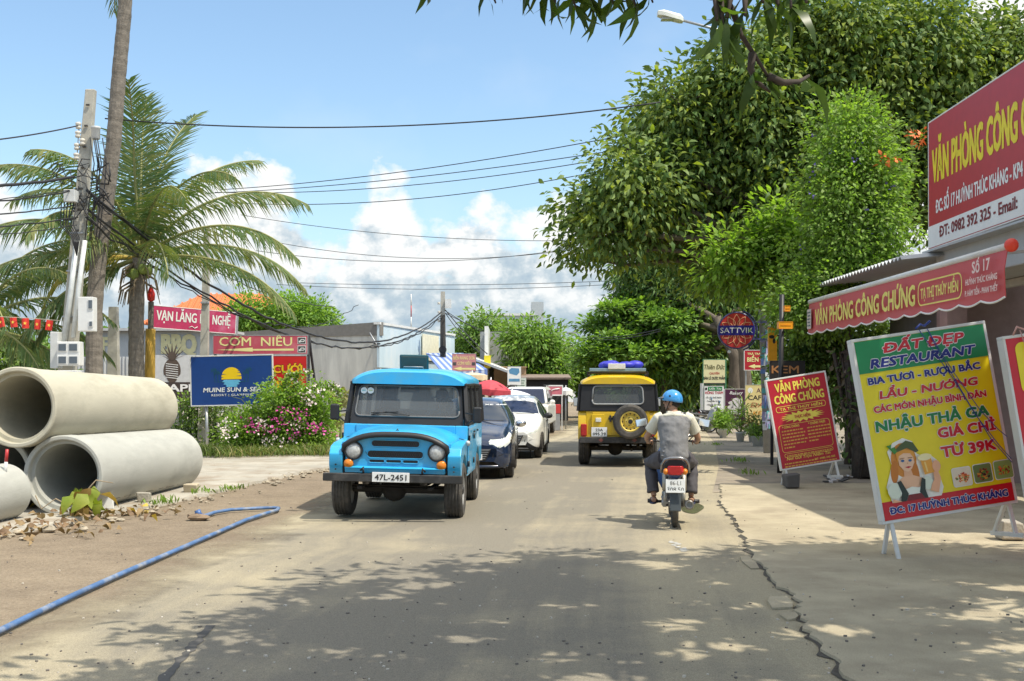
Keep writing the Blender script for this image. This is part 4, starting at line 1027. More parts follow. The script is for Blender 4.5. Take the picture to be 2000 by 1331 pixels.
# orange wrapped post with a red light on top
t = thing('wrapped_post', 'post wrapped in yellow cloth with a small red lamp on top', 'post', (P(291, 755, 27.5).x, 27.5, 0))
zt = P(296, 590, 27.5).z
mb = MB(); mb.cyl((0, 0, 0), (.05, 0, zt), .07, n=12); mb.build('shaft', mat('post_wood', (.2, .17, .13), rough=.9), t)
mb = MB(); rg = random.Random(2); mb.tube([(.0, 0, .2), (.01, 0, 1.0), (.02, 0, 2.0), (.04, 0, 3.15)], [.13, .11, .13, .12], 10); mb.build('cloth_wrap', mat('wrap_yellow', (.55, .33, .05), rough=.8, var=.2, stretch=(1, 1, .2)), t)
mb = MB(); mb.lathe([(.03, 0), (.09, .05), (.10, .2), (.06, .3), (.02, .42)], (.05, 0, zt), (0, 0, 1), 12); mb.build('lamp', mat('lamp_red', (.65, .03, .02), rough=.3), t)
# pineapple board on the fence
rt = thing('pineapple_sign', 'white fence board with a brown pineapple over white capitals', 'sign', (P(338, 755, 37.6).x, 37.75, 1.55))
mb = MB(); mb.box((0, 0, .62), (3.0, .05, 1.26)); mb.build('panel', mat('board_white', (.55, .56, .56), rough=.7, var=.1), rt)
M_brn = mat('dark_brown_board', (.05, .035, .03), rough=.7)
mb = MB(); mb.box((0, -.02, -.26), (3.0, .05, .55)); mb.build('lower_panel', M_brn, rt)
lettering(rt, 'PINEAPPLE', .0, .02, 2.6, .26, S_wht, -.05, bold=.04) 
mb = MB(); mb.box((0, -.02, .13), (2.9, .03, .42)); mb.build('lettering_band', M_brn, rt)
lettering(rt, 'muine', -.35, -.34, 1.1, .2, S_wht, -.06, bold=.0, shear=.25, space=1.5)
px_ = P(334, 755, 37.6).x - rt.location.x
mb = MB(); mb.flat([(px_ + .29 * math.cos(a) * (1 - .25 * (math.sin(a) < -.3)), .72 + .42 * math.sin(a)) for a in [2 * PI * i / 24 for i in range(24)]], -.034)
for k in range(9):
    a = R(90 + (k - 4) * 17); mb.flat([(px_ - .07 * math.sin(a), 1.08), (px_ + .07 * math.sin(a), 1.08), (px_ + .6 * math.cos(a), 1.08 + .6 * math.sin(a))], -.034 - .001 * k)
mb.build('pineapple_emblem', mat('emblem_brown', (.085, .06, .045), rough=.7), rt)
mb = MB()
for k in range(7): zz = .5 + .075 * k; mb.flat([(px_ - .21, zz), (px_ + .2, zz - .05), (px_ + .21, zz - .03), (px_ - .2, zz + .02)], -.046)
mb.build('emblem_stripe', S_wht, rt)
d = 44
rt, w, h, y = quad_sign('rice_arrow_sign', 'faded pink restaurant arrow sign above the red parasol', 883, 930, 691, 726, d, mat('sign_pink', hx('c5868a'), rough=.6, var=.08), M_steel, fw=.015)
lettering(rt, 'BIỂN RẠNG DỪA', 0, h * .66, .84, .13, S_ltr, y, bold=.01); lettering(rt, 'CƠM NIÊU', 0, h * .36, .54, .13, S_ltr, y, bold=.01)
mb = MB(); mb.flat([(-.42, h * .16), (-.1, h * .27), (-.1, h * .2), (.42, h * .2), (.42, h * .1), (-.1, h * .1), (-.1, h * .05)], y)
mb.build('arrow', S_ltr, rt)
mb = MB(); mb.box((-.37, y, h * .43), (.12, .006, .12)); mb.box((.37, y, h * .43), (.12, .006, .12)); mb.build('food_photo', mat('photo_dark', (.07, .07, .07)), rt)
for x in (-.4, .4):
    mb = MB(); mb.box((x, .05, -rt.location.z / 2), (.05, .05, rt.location.z)); mb.build('post', M_steel, rt)
rt, w, h, y = quad_sign('shop_sign', 'white signboard with a blue printed picture beside the road', 991, 1018, 716, 753, 48, S_wht, M_steel, fw=.01)
mb = MB(); mb.flat([(-.2, .5), (.1, .42), (.22, .55), (.2, .72), (-.12, .74), (-.24, .64)], y); mb.box((0, y, .22), (.46, .005, .12)); mb.build('printed_picture', mat('print_blue', (.10, .27, .45), rough=.5), rt)
mb = MB(); mb.box((.1, .05, -.5), (.05, .05, 2.2)); mb.build('post', M_steel, rt)
rt, w, h, y = quad_sign('price_sign', 'pale green price board half behind the blue picture sign', 1006, 1028, 738, 768, 49, mat('price_board', (.60, .66, .58), rough=.6), M_steel, fw=.01)
mb = MB()
for k in range(5): mb.box((0, y, h * (.2 + .15 * k)), (.34 - .05 * (k % 2), .004, .035))
mb.build('printed_line', mat('print_grey', (.12, .2, .16)), rt)
mb = MB(); mb.box((0, .05, -.5), (.05, .05, 1.2)); mb.build('post', M_steel, rt)

# ------------------------------------------------------------------ parasols and stalls
def parasol(label, px, ytop, ybot, rpx, d, m, tilt=0):
    c = P(px, ytop, d); zb = P(px, ybot, d).z; r = rpx * d / F
    t = thing('parasol', label, 'parasol', (c.x, d, 0), (0, R(tilt), 0), group='market parasols')
    mb = MB(); k = 8; H = c.z - zb
    rings = [[(r * q * math.cos(2 * PI * j / 16) * (1 - (.05 if j % 2 else 0)), r * q * math.sin(2 * PI * j / 16) * (1 - (.05 if j % 2 else 0)), zb + .16 + (H - .16) * (1 - q ** 1.7)) for j in range(16)] for q in (.02, .3, .6, .85, 1)]
    rings.append([(x, y, z - .16 - (.04 if j % 2 == 0 else 0)) for j, (x, y, z) in enumerate(rings[-1])])
    mb.rings(rings, True, False, 0, False); o = mb.build('canopy', m, t); o.modifiers.new('t', 'SOLIDIFY').thickness = .012
    mb = MB(); mb.cyl((0, 0, 0), (0, 0, c.z + .08), .025, n=8); mb.build('pole', M_steel, t)
    for j in range(8):
        a = 2 * PI * j / 8; mb = MB(); mb.cyl((0, 0, c.z - .1), (r * .98 * math.cos(a), r * .98 * math.sin(a), zb + .13), .012, n=5); mb.build('rib', M_steel, t)
parasol('faded red parasol behind the dark car', 950, 742, 771, 41, 35, mat('parasol_red', (.56, .06, .08), rough=.7), 4)
parasol('lavender white parasol beside the red one', 1000, 762, 780, 36, 40, mat('parasol_white', (.62, .62, .68), rough=.7))
parasol('small white parasol by the roadside kiosk', 1105, 757, 771, 14, 46, mat('parasol_cream', (.75, .74, .70), rough=.7))
parasol('cream parasol edge above the jeep roof', 922, 728, 742, 30, 40, mat('parasol_beige', (.66, .52, .34), rough=.7))
k_ = thing('drink_stall', 'wooden drink stall with bottles under the red parasol', 'stall', (P(955, 755, 36.5).x, 36.5, 0))
mb = MB(); mb.box((0, 0, .5), (1.7, .6, 1.0)); mb.build('counter', mat('counter_wood', (.38, .26, .15)), k_)
mb = MB(); mb.box((0, .2, 1.3), (1.5, .3, .03)); mb.box((-.72, .2, 1.15), (.04, .3, .35)); mb.box((.72, .2, 1.15), (.04, .3, .35)); mb.build('shelf', mat('shelf_wood', (.45, .34, .2)), k_)
for i in range(9):
    mb = MB(); mb.lathe([(.035, 0), (.04, .02), (.04, .14), (.015, .19), (.015, .23)], (-.6 + .15 * i, -.15, 1.0), (0, 0, 1), 10); tag(mb.build('bottle', [mat('bottle_' + c_, v_, rough=.2) for c_, v_ in (('amber', (.35, .18, .04)), ('green', (.08, .25, .1)), ('clear', (.5, .55, .55)))][i % 3], None), 'small drink bottle in the row on the stall counter', 'bottle', 'bottles on the drink stall').location = k_.location
kk = thing('fuel_kiosk', 'roadside fuel kiosk with a pink sign on thin white posts', 'kiosk', (P(1083, 755, 45).x, 45, 0))
z1, z0 = P(0, 754, 45).z, P(0, 772, 45).z
mb = MB(); mb.box((0, 0, (z0 + z1) / 2), (.62, .05, z1 - z0)); mb.build('sign_panel', mat('kiosk_pink', hx('c8717c'), rough=.5), kk)
mb = MB(); ringstrip(mb, rrect(0, (z0 + z1) / 2, .68, z1 - z0 + .06, .01), rrect(0, (z0 + z1) / 2, .6, z1 - z0 - .04, .01), -.03); mb.tube([(-.2, -.03, z0 + .1), (-.05, -.03, z0 + .22), (.2, -.03, z0 + .26)], .02, 6); mb.build('sign_trim', S_wht, kk)
for x in (-.3, .3):
    mb = MB(); mb.box((x, .03, z1 / 2), (.04, .04, z1)); mb.build('post', M_white, kk)
mb = MB(); mb.box((.1, -.2, .85), (.26, .22, .36)); mb.build('pump', mat('pump_red', (.55, .05, .05), rough=.4), kk, bevel=.02)
mb = MB(); mb.box((.1, -.2, .33), (.22, .2, .66)); mb.build('pump_stand', M_steel, kk)
mb = MB(); mb.box((-.2, .15, .4), (.3, .3, .8)); mb.build('cabinet', mat('kiosk_grey', (.25, .26, .25), rough=.7), kk)
# ================================================================== TREES
L_mid = leafmat('broad_leaf', (.105, .168, .045), (.22, .295, .085), scale=.9, trans=.22)
L_dark = leafmat('dark_leaf', (0.048, 0.105, 0.026), (0.120, 0.198, 0.048), scale=.9, trans=.18)
L_yel = leafmat('young_leaf', (0.216, 0.297, 0.041), (0.338, 0.378, 0.068), scale=1.2, trans=.4)
L_mango = leafmat('mango_leaf', (0.055, 0.120, 0.033), (0.154, 0.241, 0.065), scale=.7, trans=.2, rough=.36)
L_vine = leafmat('vine_leaf', (0.149, 0.263, 0.049), (0.298, 0.438, 0.088), scale=1.3, trans=.4)
L_lime = leafmat('lime_leaf', (0.203, 0.351, 0.047), (0.297, 0.446, 0.081), scale=1.3, trans=.45)
L_ter = leafmat('almond_leaf', (0.110, 0.219, 0.044), (0.219, 0.361, 0.076), scale=.5, trans=.3)
L_far = leafmat('far_leaf', (0.110, 0.186, 0.065), (0.219, 0.329, 0.110), scale=.4, trans=.25)
def tree(name, label, cat, base, trunk, lobes, nclump, per, cr, L, Wd, mats, weights=None, seed=1, droop=.3, limbs=True, r0=.25, bark=None, group=None, up=.6, flat=.8, shell=.35, extra=None, bend=.25):
    t = thing(name, label, cat, base, 0, group); b = Vector(base)
    p, d = crown_pts(lobes, nclump, per, cr, seed, droop, shell, flat)
    if extra is not None: p, d = extra(p, d)
    p = p - np.array(b)
    leafmesh('crown', p, d, L, Wd, mats, t, seed, weights, up=up, bend=bend)
    if trunk:
        mb = MB(); rg = random.Random(seed)
        tp = [Vector(q) - b for q in trunk]
        mb.tube(tp, [r0 * (1 - .45 * i / (len(tp) - 1)) for i in range(len(tp))], 12)
        if limbs:
            for i, (c, rr) in enumerate(lobes):
                st = tp[-1].lerp(tp[-2], rg.random() * .5)
                branchy(mb, st, Vector(c) - b, r0 * .38, r0 * .07, seed * 31 + i)
                for k in range(4):
                    o = Vector((rg.gauss(0, 1), rg.gauss(0, 1), rg.gauss(0, 1))).normalized()
                    branchy(mb, Vector(c) - b, Vector(c) - b + Vector((o.x * rr[0], o.y * rr[1], o.z * rr[2])) * .95, r0 * .1, .008, seed * 77 + i * 5 + k, 4)
        mb.build('trunk', bark or M_bark, t, fixn=False)
    return t
# the large broad-leaved tree over the right side of the road
dT = 30.0
lob = px_lobes([(1490, 250, 150), (1620, 150, 150), (1770, 120, 140), (1910, 160, 130), (1980, 90, 60), (1370, 310, 150), (1250, 370, 95), (1200, 410, 60), (1420, 430, 140), (1560, 380, 150), (1700, 300, 150), (1450, 150, 85), (1545, 80, 75), (1640, 50, 60), (1850, 330, 120), (1245, 450, 55, 40), (1172, 450, 38, 50), (1330, 210, 60), (1125, 410, 24, 18), (1112, 480, 20, 16), (1150, 505, 20, 16), (1225, 300, 32, 26), (1275, 235, 28, 24), (1200, 500, 24, 18)], dT, .95, 1.2, 5)
tree('broadleaf_tree', 'huge broad leaved tree spreading over the right side of the road', 'tree', (P(1690, 755, 29).x, 29, 0), [(P(1690, 755, 29).x, 29, 0), P(1672, 800, 29), P(1650, 690, 29.2), P(1600, 560, 29.6), P(1560, 470, 30)],
     lob, 4300, 24, .40, .215, .095, [L_mid, L_dark, L_yel], [.56, .22, .22], 11, droop=.5, r0=.40, shell=.30, bend=.5)
dM = 53.0
lob = px_lobes([(1290, 520, 95), (1310, 610, 95), (1390, 560, 110), (1265, 680, 72), (1345, 715, 75), (1430, 640, 95), (1480, 570, 80), (1240, 600, 40), (1300, 765, 40, 30), (1235, 545, 40)], dM, .9, .8, 6)
tree('mango_tree', 'dense dark mango tree hanging low behind the round lotus sign', 'tree', (P(1432, 755, 50).x, 50, 0), [(P(1432, 755, 50).x, 50, 0), P(1434, 780, 50), P(1436, 700, 50), P(1400, 620, 50)],
     lob, 1250, 24, .46, .36, .09, [L_mango, L_dark, L_yel], [.55, .33, .12], 21, droop=.75, r0=.36, up=.4, shell=.3, bend=.5)
mb = MB(); b2 = P(1456, 755, 49); b2.z = 0
t = thing('tree_trunk', 'second bare dark trunk standing just right of the mango trunk', 'tree', b2); mb.tube([(0, 0, 0), (.03, 0, 1.6), (-.05, .1, 3.2), (-.3, 0, 5)], [.30, .27, .24, .16], 10); mb.build('trunk', M_bark, t)
# flowering vine swamping a support beside the tin roof
dV = 25.0
lob = px_lobes([(1655, 270, 75, 80), (1660, 390, 95, 100), (1650, 500, 95, 90), (1625, 590, 75, 60), (1700, 540, 65, 60), (1690, 330, 60, 80), (1560, 600, 50), (1720, 450, 50, 70)], dV, .8, .4, 7)
vt = tree('flowering_vine', 'bright green fine leaved vine heaped in a tall column by the tin roof', 'vine', (P(1650, 755, dV).x, dV, 0), [(P(1662, 755, dV).x, dV + .2, 0), P(1668, 760, dV + .2), P(1650, 600, dV + .2), P(1660, 420, dV + .2)],
     lob, 1300, 26, .25, .105, .056, [L_vine, L_lime, L_mid], [.5, .2, .3], 31, droop=.25, r0=.1, shell=.22, limbs=False)
rg = np.random.default_rng(4)
p, d = crown_pts(lob, 46, 5, .06, 8, .1, .05); leafmesh('blossoms', p - np.array(vt.location), d, .07, .05, [mat('violet_blossom', (.16, .12, .42), rough=.6)], vt, 2)
p, d = crown_pts([(P(1800, 272, 24), (.16, .16, .13)), (P(1735, 312, 24), (.13, .13, .1))], 10, 7, .08, 8, .1, .3); leafmesh('trumpet_blossom', p - np.array(vt.location), d, .12, .06, [mat('orange_blossom', (.75, .16, .03), rough=.6)], vt, 2)
lob = px_lobes([(1430, 495, 62, 40), (1500, 480, 55, 40), (1560, 460, 60, 45), (1475, 530, 70, 36), (1570, 540, 60), (1520, 420, 30), (1400, 540, 40, 25)], 27, .8, .4, 9)
tree('cassia_shrub', 'lime green cassia shrub with big leaflets above the street lamp post', 'shrub', (P(1545, 755, 27.3).x, 27.3, 0), [(P(1545, 755, 27.3).x, 27.3, 0), P(1550, 700, 27.3), P(1540, 600, 27.2), P(1510, 540, 27)], lob, 300, 22, .29, .20, .09, [L_lime, L_vine, L_mid], [.5, .3, .2], 41, droop=.15, r0=.06, up=.85, shell=.3)
lob = px_lobes([(1610, 665, 62, 60), (1690, 690, 60, 60), (1750, 665, 60, 50), (1565, 650, 40, 50), (1560, 710, 40, 40), (1650, 760, 40, 60), (1590, 600, 50, 40), (1640, 700, 50, 60)], 26, .5, .3, 12)
tree('dark_shrub', 'shaded dark shrub filling the space under the red awning banner', 'shrub', (P(1660, 755, 26.2).x, 26.2, 0), [(P(1660, 755, 26.2).x, 26.2, 0), P(1655, 820, 26.2), P(1640, 720, 26.1)], lob, 560, 20, .24, .13, .07, [L_mid, L_dark, L_vine], [.5, .35, .15], 51, droop=.4, r0=.1, shell=.35)
# leaning vine-covered trunk beside the red sign
t = thing('creeper_trunk', 'dark leaning trunk wrapped in dead creeper right of the red notary sign', 'tree', G(1690, 935)); b_ = t.location.copy()
mb = MB(); tp = [Vector((0, 0, -.02)), P(1684, 860, 21.6) - b_, P(1672, 780, 22) - b_, P(1655, 690, 22.5) - b_]
mb.tube(tp, [.26, .2, .17, .15], 12); rgx = random.Random(5)
for k in range(16):
    a = rgx.uniform(0, 6.28); r_ = rgx.uniform(.16, .28); mb.tube([q + Vector((r_ * math.cos(a + i * .5), r_ * math.sin(a + i * .5), 0)) for i, q in enumerate(tp)], rgx.uniform(.015, .035), 6)
mb.build('trunk', mat('dark_bark', (.055, .045, .035), rough=.95, var=.4, scale=9, bump=.8), t)
n = 500; rg = np.random.default_rng(7); tt = rg.uniform(.2, 1, n); pp = np.array([list(tp[0].lerp(tp[-1], q)) for q in tt]) + rg.normal(0, .22, (n, 3)); dd = rg.normal(size=(n, 3)); dd[:, 2] -= 1
leafmesh('creeper', pp, dd, .16, .07, [L_dark, leafmat('dead_creeper', (.10, .08, .05), (.16, .13, .09), trans=.1)], t, 3, [.5, .5])
# tiered almond tree farther along
dA = 52
lob = px_lobes([(1188, 603, 26, 8), (1250, 604, 60, 14), (1165, 632, 32, 9), (1235, 640, 75, 14), (1205, 664, 62, 13), (1260, 690, 95, 16), (1185, 688, 50, 12), (1160, 703, 42, 16), (1285, 720, 85, 20), (1300, 630, 60, 20), (1200, 715, 50, 14), (1330, 670, 60, 20)], dA, 1.1, 1.4, 13)
tree('almond_tree', 'tiered flat topped almond tree spreading behind the yellow jeep', 'tree', (P(1300, 755, dA).x, dA, 0), [(P(1300, 755, dA).x, dA, 0), P(1300, 740, dA), P(1290, 660, dA), P(1290, 600, dA)], lob, 900, 20, .36, .30, .16, [L_ter, L_far, L_lime], [.6, .25, .15], 61, droop=-.1, r0=.25, up=.85, flat=.35, shell=.5)
dF = 64
lob = px_lobes([(1145, 705, 35), (1160, 750, 40), (1128, 730, 22), (1200, 760, 40), (1180, 730, 35), (1235, 755, 40, 40)], dF, 1, 1, 14)
tree('roadside_tree', 'bushy green tree at the far bend left of the yellow jeep roof', 'tree', (P(1160, 755, dF).x, dF, 0), [(P(1160, 755, dF).x, dF, 0), P(1160, 790, dF), P(1160, 745, dF)], lob, 330, 20, .4, .28, .14, [L_ter, L_far, L_lime], [.5, .3, .2], 71, r0=.2)
# small leafy tree behind the parked bikes
lob = px_lobes([(1330, 740, 42, 40), (1290, 740, 40, 35), (1250, 765, 40, 30), (1350, 690, 40, 50), (1370, 640, 40, 50), (1320, 770, 30, 20)], 58, .8, .8, 15)
tree('litchi_tree', 'paler green drooping tree behind the rider and the white post', 'tree', (P(1320, 755, 58.4).x, 58.4, 0), [(P(1320, 755, 58.4).x, 58.4, 0), P(1322, 790, 58.4), P(1325, 745, 58.3)], lob, 480, 20, .4, .36, .11, [L_vine, L_mid, L_lime], [.45, .35, .2], 81, droop=.7, r0=.13, up=.4)
# left middle distance
lob = px_lobes([(940, 650, 42, 38), (915, 680, 38, 40), (965, 670, 32, 40), (935, 710, 45, 40)], 70, 1, 1, 16)
tree('mango_tree', 'round mango tree left of the small palm beyond the shops', 'tree', (P(940, 755, 70).x, 70, 0), [(P(940, 755, 70).x, 70, 0), P(940, 740, 70), P(940, 690, 70)], lob, 420, 22, .42, .30, .10, [L_ter, L_mid, L_lime], [.5, .35, .15], 91, droop=.4, r0=.25)
lob = px_lobes([(1040, 665, 40, 34), (1072, 685, 34, 40), (1050, 715, 50, 38), (1088, 725, 20, 34), (1030, 735, 40, 22), (1068, 745, 38, 24), (1005, 660, 25, 25)], 62, 1, 1, 17)
tree('mango_tree', 'large mango tree right of the small palm over the dark shop roof', 'tree', (P(1055, 755, 62).x, 62, 0), [(P(1055, 755, 62).x, 62, 0), P(1055, 750, 62), P(1055, 700, 62)], lob, 620, 22, .40, .30, .10, [L_ter, L_mid, L_lime], [.45, .3, .25], 92, droop=.4, r0=.25)
t = thing('dark_shed', 'low dark shed under the far mango tree', 'shed', (P(1058, 755, 58).x, 59, 0))
mb = MB(); mb.box((0, 0, 1.1), (2.7, 2.4, 2.2)); mb.build('wall', mat('shed_dark', (.04, .038, .035), rough=.9), t)
mb = MB(); mb.box((0, 0, 2.25), (3.0, 2.8, .1), (R(4), 0, 0)); mb.build('roof', mat('rusty_roof', (.22, .17, .14), rough=.9), t)
lob = px_lobes([(480, 612, 34, 36), (500, 640, 40, 20), (560, 612, 50, 34), (610, 622, 45, 30), (640, 640, 24, 18), (465, 640, 40, 25)], 74, 1, 1.5, 18)
tree('leafy_tree', 'leafy tree row rising behind the grey wall beside the tiled house', 'tree', (P(560, 755, 74).x, 74, 0), [(P(560, 755, 74).x, 74, 0), P(560, 700, 74), P(555, 640, 74)], lob, 640, 22, .42, .27, .12, [L_ter, L_vine, L_lime], [.45, .3, .25], 93, droop=.2, r0=.25)
lob = px_lobes([(-20, 690, 70, 60), (60, 720, 60, 45), (-90, 640, 60, 60), (20, 745, 60, 40)], 31, .8, .6, 19)
tree('garden_shrub', 'shadowy garden shrub behind the red flags at the left edge', 'shrub', (P(0, 755, 31).x, 31, 0), [(P(0, 755, 31).x, 31, 0), P(0, 760, 31)], lob, 260, 20, .26, .2, .07, [L_mid, L_dark, L_vine], [.4, .4, .2], 94, droop=.4, r0=.1)
# palm trunk foot creeper
# bougainvillea
dB = 29.0
lob = px_lobes([(560, 820, 75, 55), (600, 790, 50, 45), (500, 840, 60, 40), (580, 860, 70, 30), (540, 775, 35, 35), (625, 840, 25, 40), (470, 855, 45, 28)], dB, .8, .4, 20)
bo = tree('bougainvillea', 'bougainvillea bush with pink and white blossom before the grey wall', 'bush', (P(550, 755, dB).x, dB, 0), [(P(550, 755, dB).x, dB, 0), P(550, 850, dB)], lob, 900, 20, .16, .085, .055, [L_vine, L_lime, L_mid], [.35, .52, .13], 95, droop=.05, r0=.08, limbs=False, shell=.3)
rg = random.Random(4); mbm = MB()
for k in range(26):
    a = rg.uniform(-.2, 3.3); c = Vector((rg.uniform(-.9, 1.0), rg.uniform(-.5, .4), rg.uniform(.6, 1.3)))
    pts_ = [c, c + Vector((.3 * math.cos(a), -.1, .35)), c + Vector((.75 * math.cos(a), -.15, .42 + .2 * math.sin(a)))]; mbm.tube(pts_, [.012, .01, .005], 5)
mbm.build('stem', mat('green_stem', (.12, .14, .05), rough=.8), bo)
def blossom(name, spots, m, n=26, cr=.10, seed=3):
    lo = [(P(x, y, dB - .75), (r, r * .7, r * .7)) for x, y, r in spots]
    p, d = crown_pts(lo, n, 9, cr, seed, -.1, .4); leafmesh(name, p - np.array(bo.location), d, .065, .055, m, bo, seed, up=.3)
blossom('pink_blossom', [(492, 832, .14), (520, 842, .12), (545, 826, .12), (590, 812, .13), (618, 838, .15), (575, 846, .1), (640, 845, .1), (470, 835, .1), (636, 800, .08), (560, 800, .08)], mat('bougain_pink', (.55, .07, .30), rough=.6, var=.25), 26)
blossom('white_blossom', [(510, 828, .13), (525, 862, .12), (560, 866, .12), (600, 780, .12), (440, 830, .14), (618, 762, .1), (450, 850, .1), (580, 830, .08)], mat('bougain_white', (.72, .62, .58), rough=.6, var=.15), 28, seed=5)
# long flowering sprays arching over the top
mb = MB(); pt = []
for (x0, y0, x1, y1, x2, y2) in ((560, 775, 600, 735, 560, 730), (560, 770, 545, 725, 610, 728), (610, 775, 650, 740, 668, 775), (580, 770, 640, 735, 660, 760)):
    for i in range(40):
        t_ = i / 39; q = P((1 - t_) ** 2 * x0 + 2 * t_ * (1 - t_) * x1 + t_ * t_ * x2, (1 - t_) ** 2 * y0 + 2 * t_ * (1 - t_) * y1 + t_ * t_ * y2, dB - .3); pt.append(q - bo.location)
pp = np.repeat(np.array([list(q) for q in pt]), 5, axis=0); rgn = np.random.default_rng(3); pp = pp + rgn.normal(0, .035, pp.shape)
leafmesh('spray', pp, rgn.normal(size=pp.shape), .08, .05, [L_lime, L_mid, MATS['bougain_white']], bo, 5, [.5, .35, .15])
lob = px_lobes([(395, 830, 42, 40), (370, 800, 30, 30), (430, 800, 40, 30), (410, 870, 60, 18), (360, 850, 30, 25)], 32.2, .7, .2, 22)
tree('hedge_plant', 'low green plant with pale flowers below the resort sign', 'plant', (P(395, 755, 32.2).x, 32.2, 0), [(P(395, 755, 32.2).x, 32.2, 0), P(395, 840, 32.2)], lob, 300, 20, .17, .1, .045, [L_mid, L_dark, L_vine, MATS['bougain_white']], [.35, .3, .3, .05], 96, droop=.1, r0=.04, limbs=False)
# grass tufts below the bushes
rg = np.random.default_rng(6); n = 2600
xs_ = rg.uniform(P(330, 755, 28).x, P(650, 755, 28).x, n); ys_ = 27.9 + .35 * np.sin(xs_ * 2.1) + rg.normal(0, .4, n)
dd = np.column_stack([rg.normal(0, .35, n), rg.normal(0, .35, n), np.ones(n)])
tag(leafmesh('grass', np.column_stack([xs_, ys_, np.full(n, .03)]), dd, .26, .02, [leafmat('grass_blade', (.09, .15, .03), (.17, .22, .06)), leafmat('grass_dry', (.25, .22, .10), (.34, .3, .15))], None, 4, [.8, .2], bend=.8), 'grass fringe growing along the foot of the bougainvillea', 'grass', kind='stuff')
rg = np.random.default_rng(16); n = 190
cx = np.array([list(G(x, y)) for x, y in ((318, 988), (450, 962), (400, 966), (1395, 872), (1440, 905), (1465, 930))])[rg.integers(0, 6, n)]
dd = np.column_stack([rg.normal(0, .5, n), rg.normal(0, .5, n), np.ones(n)])
tag(leafmesh('weeds', cx + np.column_stack([rg.normal(0, .12, n), rg.normal(0, .2, n), np.full(n, .03)]), dd, .11, .03, [L_vine, L_mid], None, 5), 'small weeds sprouting along the rubble and roadside', 'weeds', kind='stuff')
# far tree belt closing the view
lob = []; rgx = random.Random(5)
for i in range(46): lob.append((Vector((-75 + i * 3.6, 150 + rgx.uniform(-12, 12) , rgx.uniform(2.5, 5))), (4.5, 4, rgx.uniform(2.5, 4.8))))
p, d = crown_pts(lob, 2600, 9, 1.0, 3, .1, .3)
tag(leafmesh('distant_woods', p, d, 1.1, .7, [L_far, L_ter], None, 3), 'distant belt of trees closing the view', 'woods', kind='stuff')
lob = []
for i in range(30): lob.append((Vector((10 + rgx.uniform(0, 16) + i * .5, 30 + i * 2.6, rgx.uniform(1, 3.5))), (2.2, 2.2, rgx.uniform(1.5, 3))))
p, d = crown_pts(lob, 1500, 14, .5, 9, .2, .3)
tag(leafmesh('background_hedge', p, d, .34, .16, [L_mid, L_dark, L_ter], None, 3), 'dark mass of garden greenery behind the right hand signs', 'greenery', kind='stuff')
# ------------------------------------------------------------------ roadside mango tree standing above and right of the viewer: its hanging twigs enter the frame, its crown shades the road
rgx = random.Random(21)
lob = []
for (x, y, z, rx, ry, rz) in ((3.2, 7.4, 5.6, 1.7, 1.5, .75), (1.3, 6.6, 5.2, 1.25, 1.3, .6), (4.8, 6.2, 5.8, 1.7, 1.7, .9), (2.5, 5.0, 5.3, 1.7, 1.6, .8), (4.9, 8.6, 6.3, 1.35, 1.2, .75), (.5, 5.2, 4.7, .9, 1.0, .45), (3.4, 9.1, 6.3, 1.0, .9, .6), (6.2, 9.1, 6.0, 1.6, 1.4, .9), (6.9, 9.6, 6.3, 1.3, 1.0, .7), (7.0, 7.6, 5.6, 1.5, 1.5, 1.0), (2.0, 7.9, 5.5, 1.3, 1.2, .5)):
    lob.append((Vector((x, y, z)), (rx, ry, rz)))
def above_frame(p, d):
    lim = EYE + .352 * p[:, 1] + .32
    k = p[:, 2] > lim
    rg = random.Random(17)                     # openings in the crown through which the sun reaches the road
    gx = p[:, 0] - SUN_DIR.x / SUN_DIR.z * p[:, 2]; gy = p[:, 1] - SUN_DIR.y / SUN_DIR.z * p[:, 2]
    for i in range(105):
        hx_, hy_, r_ = rg.uniform(-2.4, 5), rg.uniform(5.5, 12.2), rg.uniform(.07, .24)
        if hx_ > 2.7 and hy_ > 10.3: continue
        k &= ((gx - hx_) / (r_ * 1.5)) ** 2 + ((gy - hy_) / r_) ** 2 > 1
    return p[k], d[k]
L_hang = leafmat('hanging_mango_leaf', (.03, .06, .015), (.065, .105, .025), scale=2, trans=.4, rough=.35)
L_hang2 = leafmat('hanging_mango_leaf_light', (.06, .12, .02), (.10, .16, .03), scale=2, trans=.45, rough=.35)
mt_ = tree('mango_tree', 'overhanging mango tree whose leafy twigs droop into the top of the view', 'tree', (5.4, 4.6, 0), [(5.4, 4.6, 0), (5.35, 4.7, 2.2), (5.0, 4.9, 3.8), (4.2, 5.2, 4.8)], lob, 1900, 19, .30, .25, .085, [L_hang, L_hang2], [.8, .2], 101, droop=.5, r0=.22, extra=above_frame, shell=.45, bend=.5)
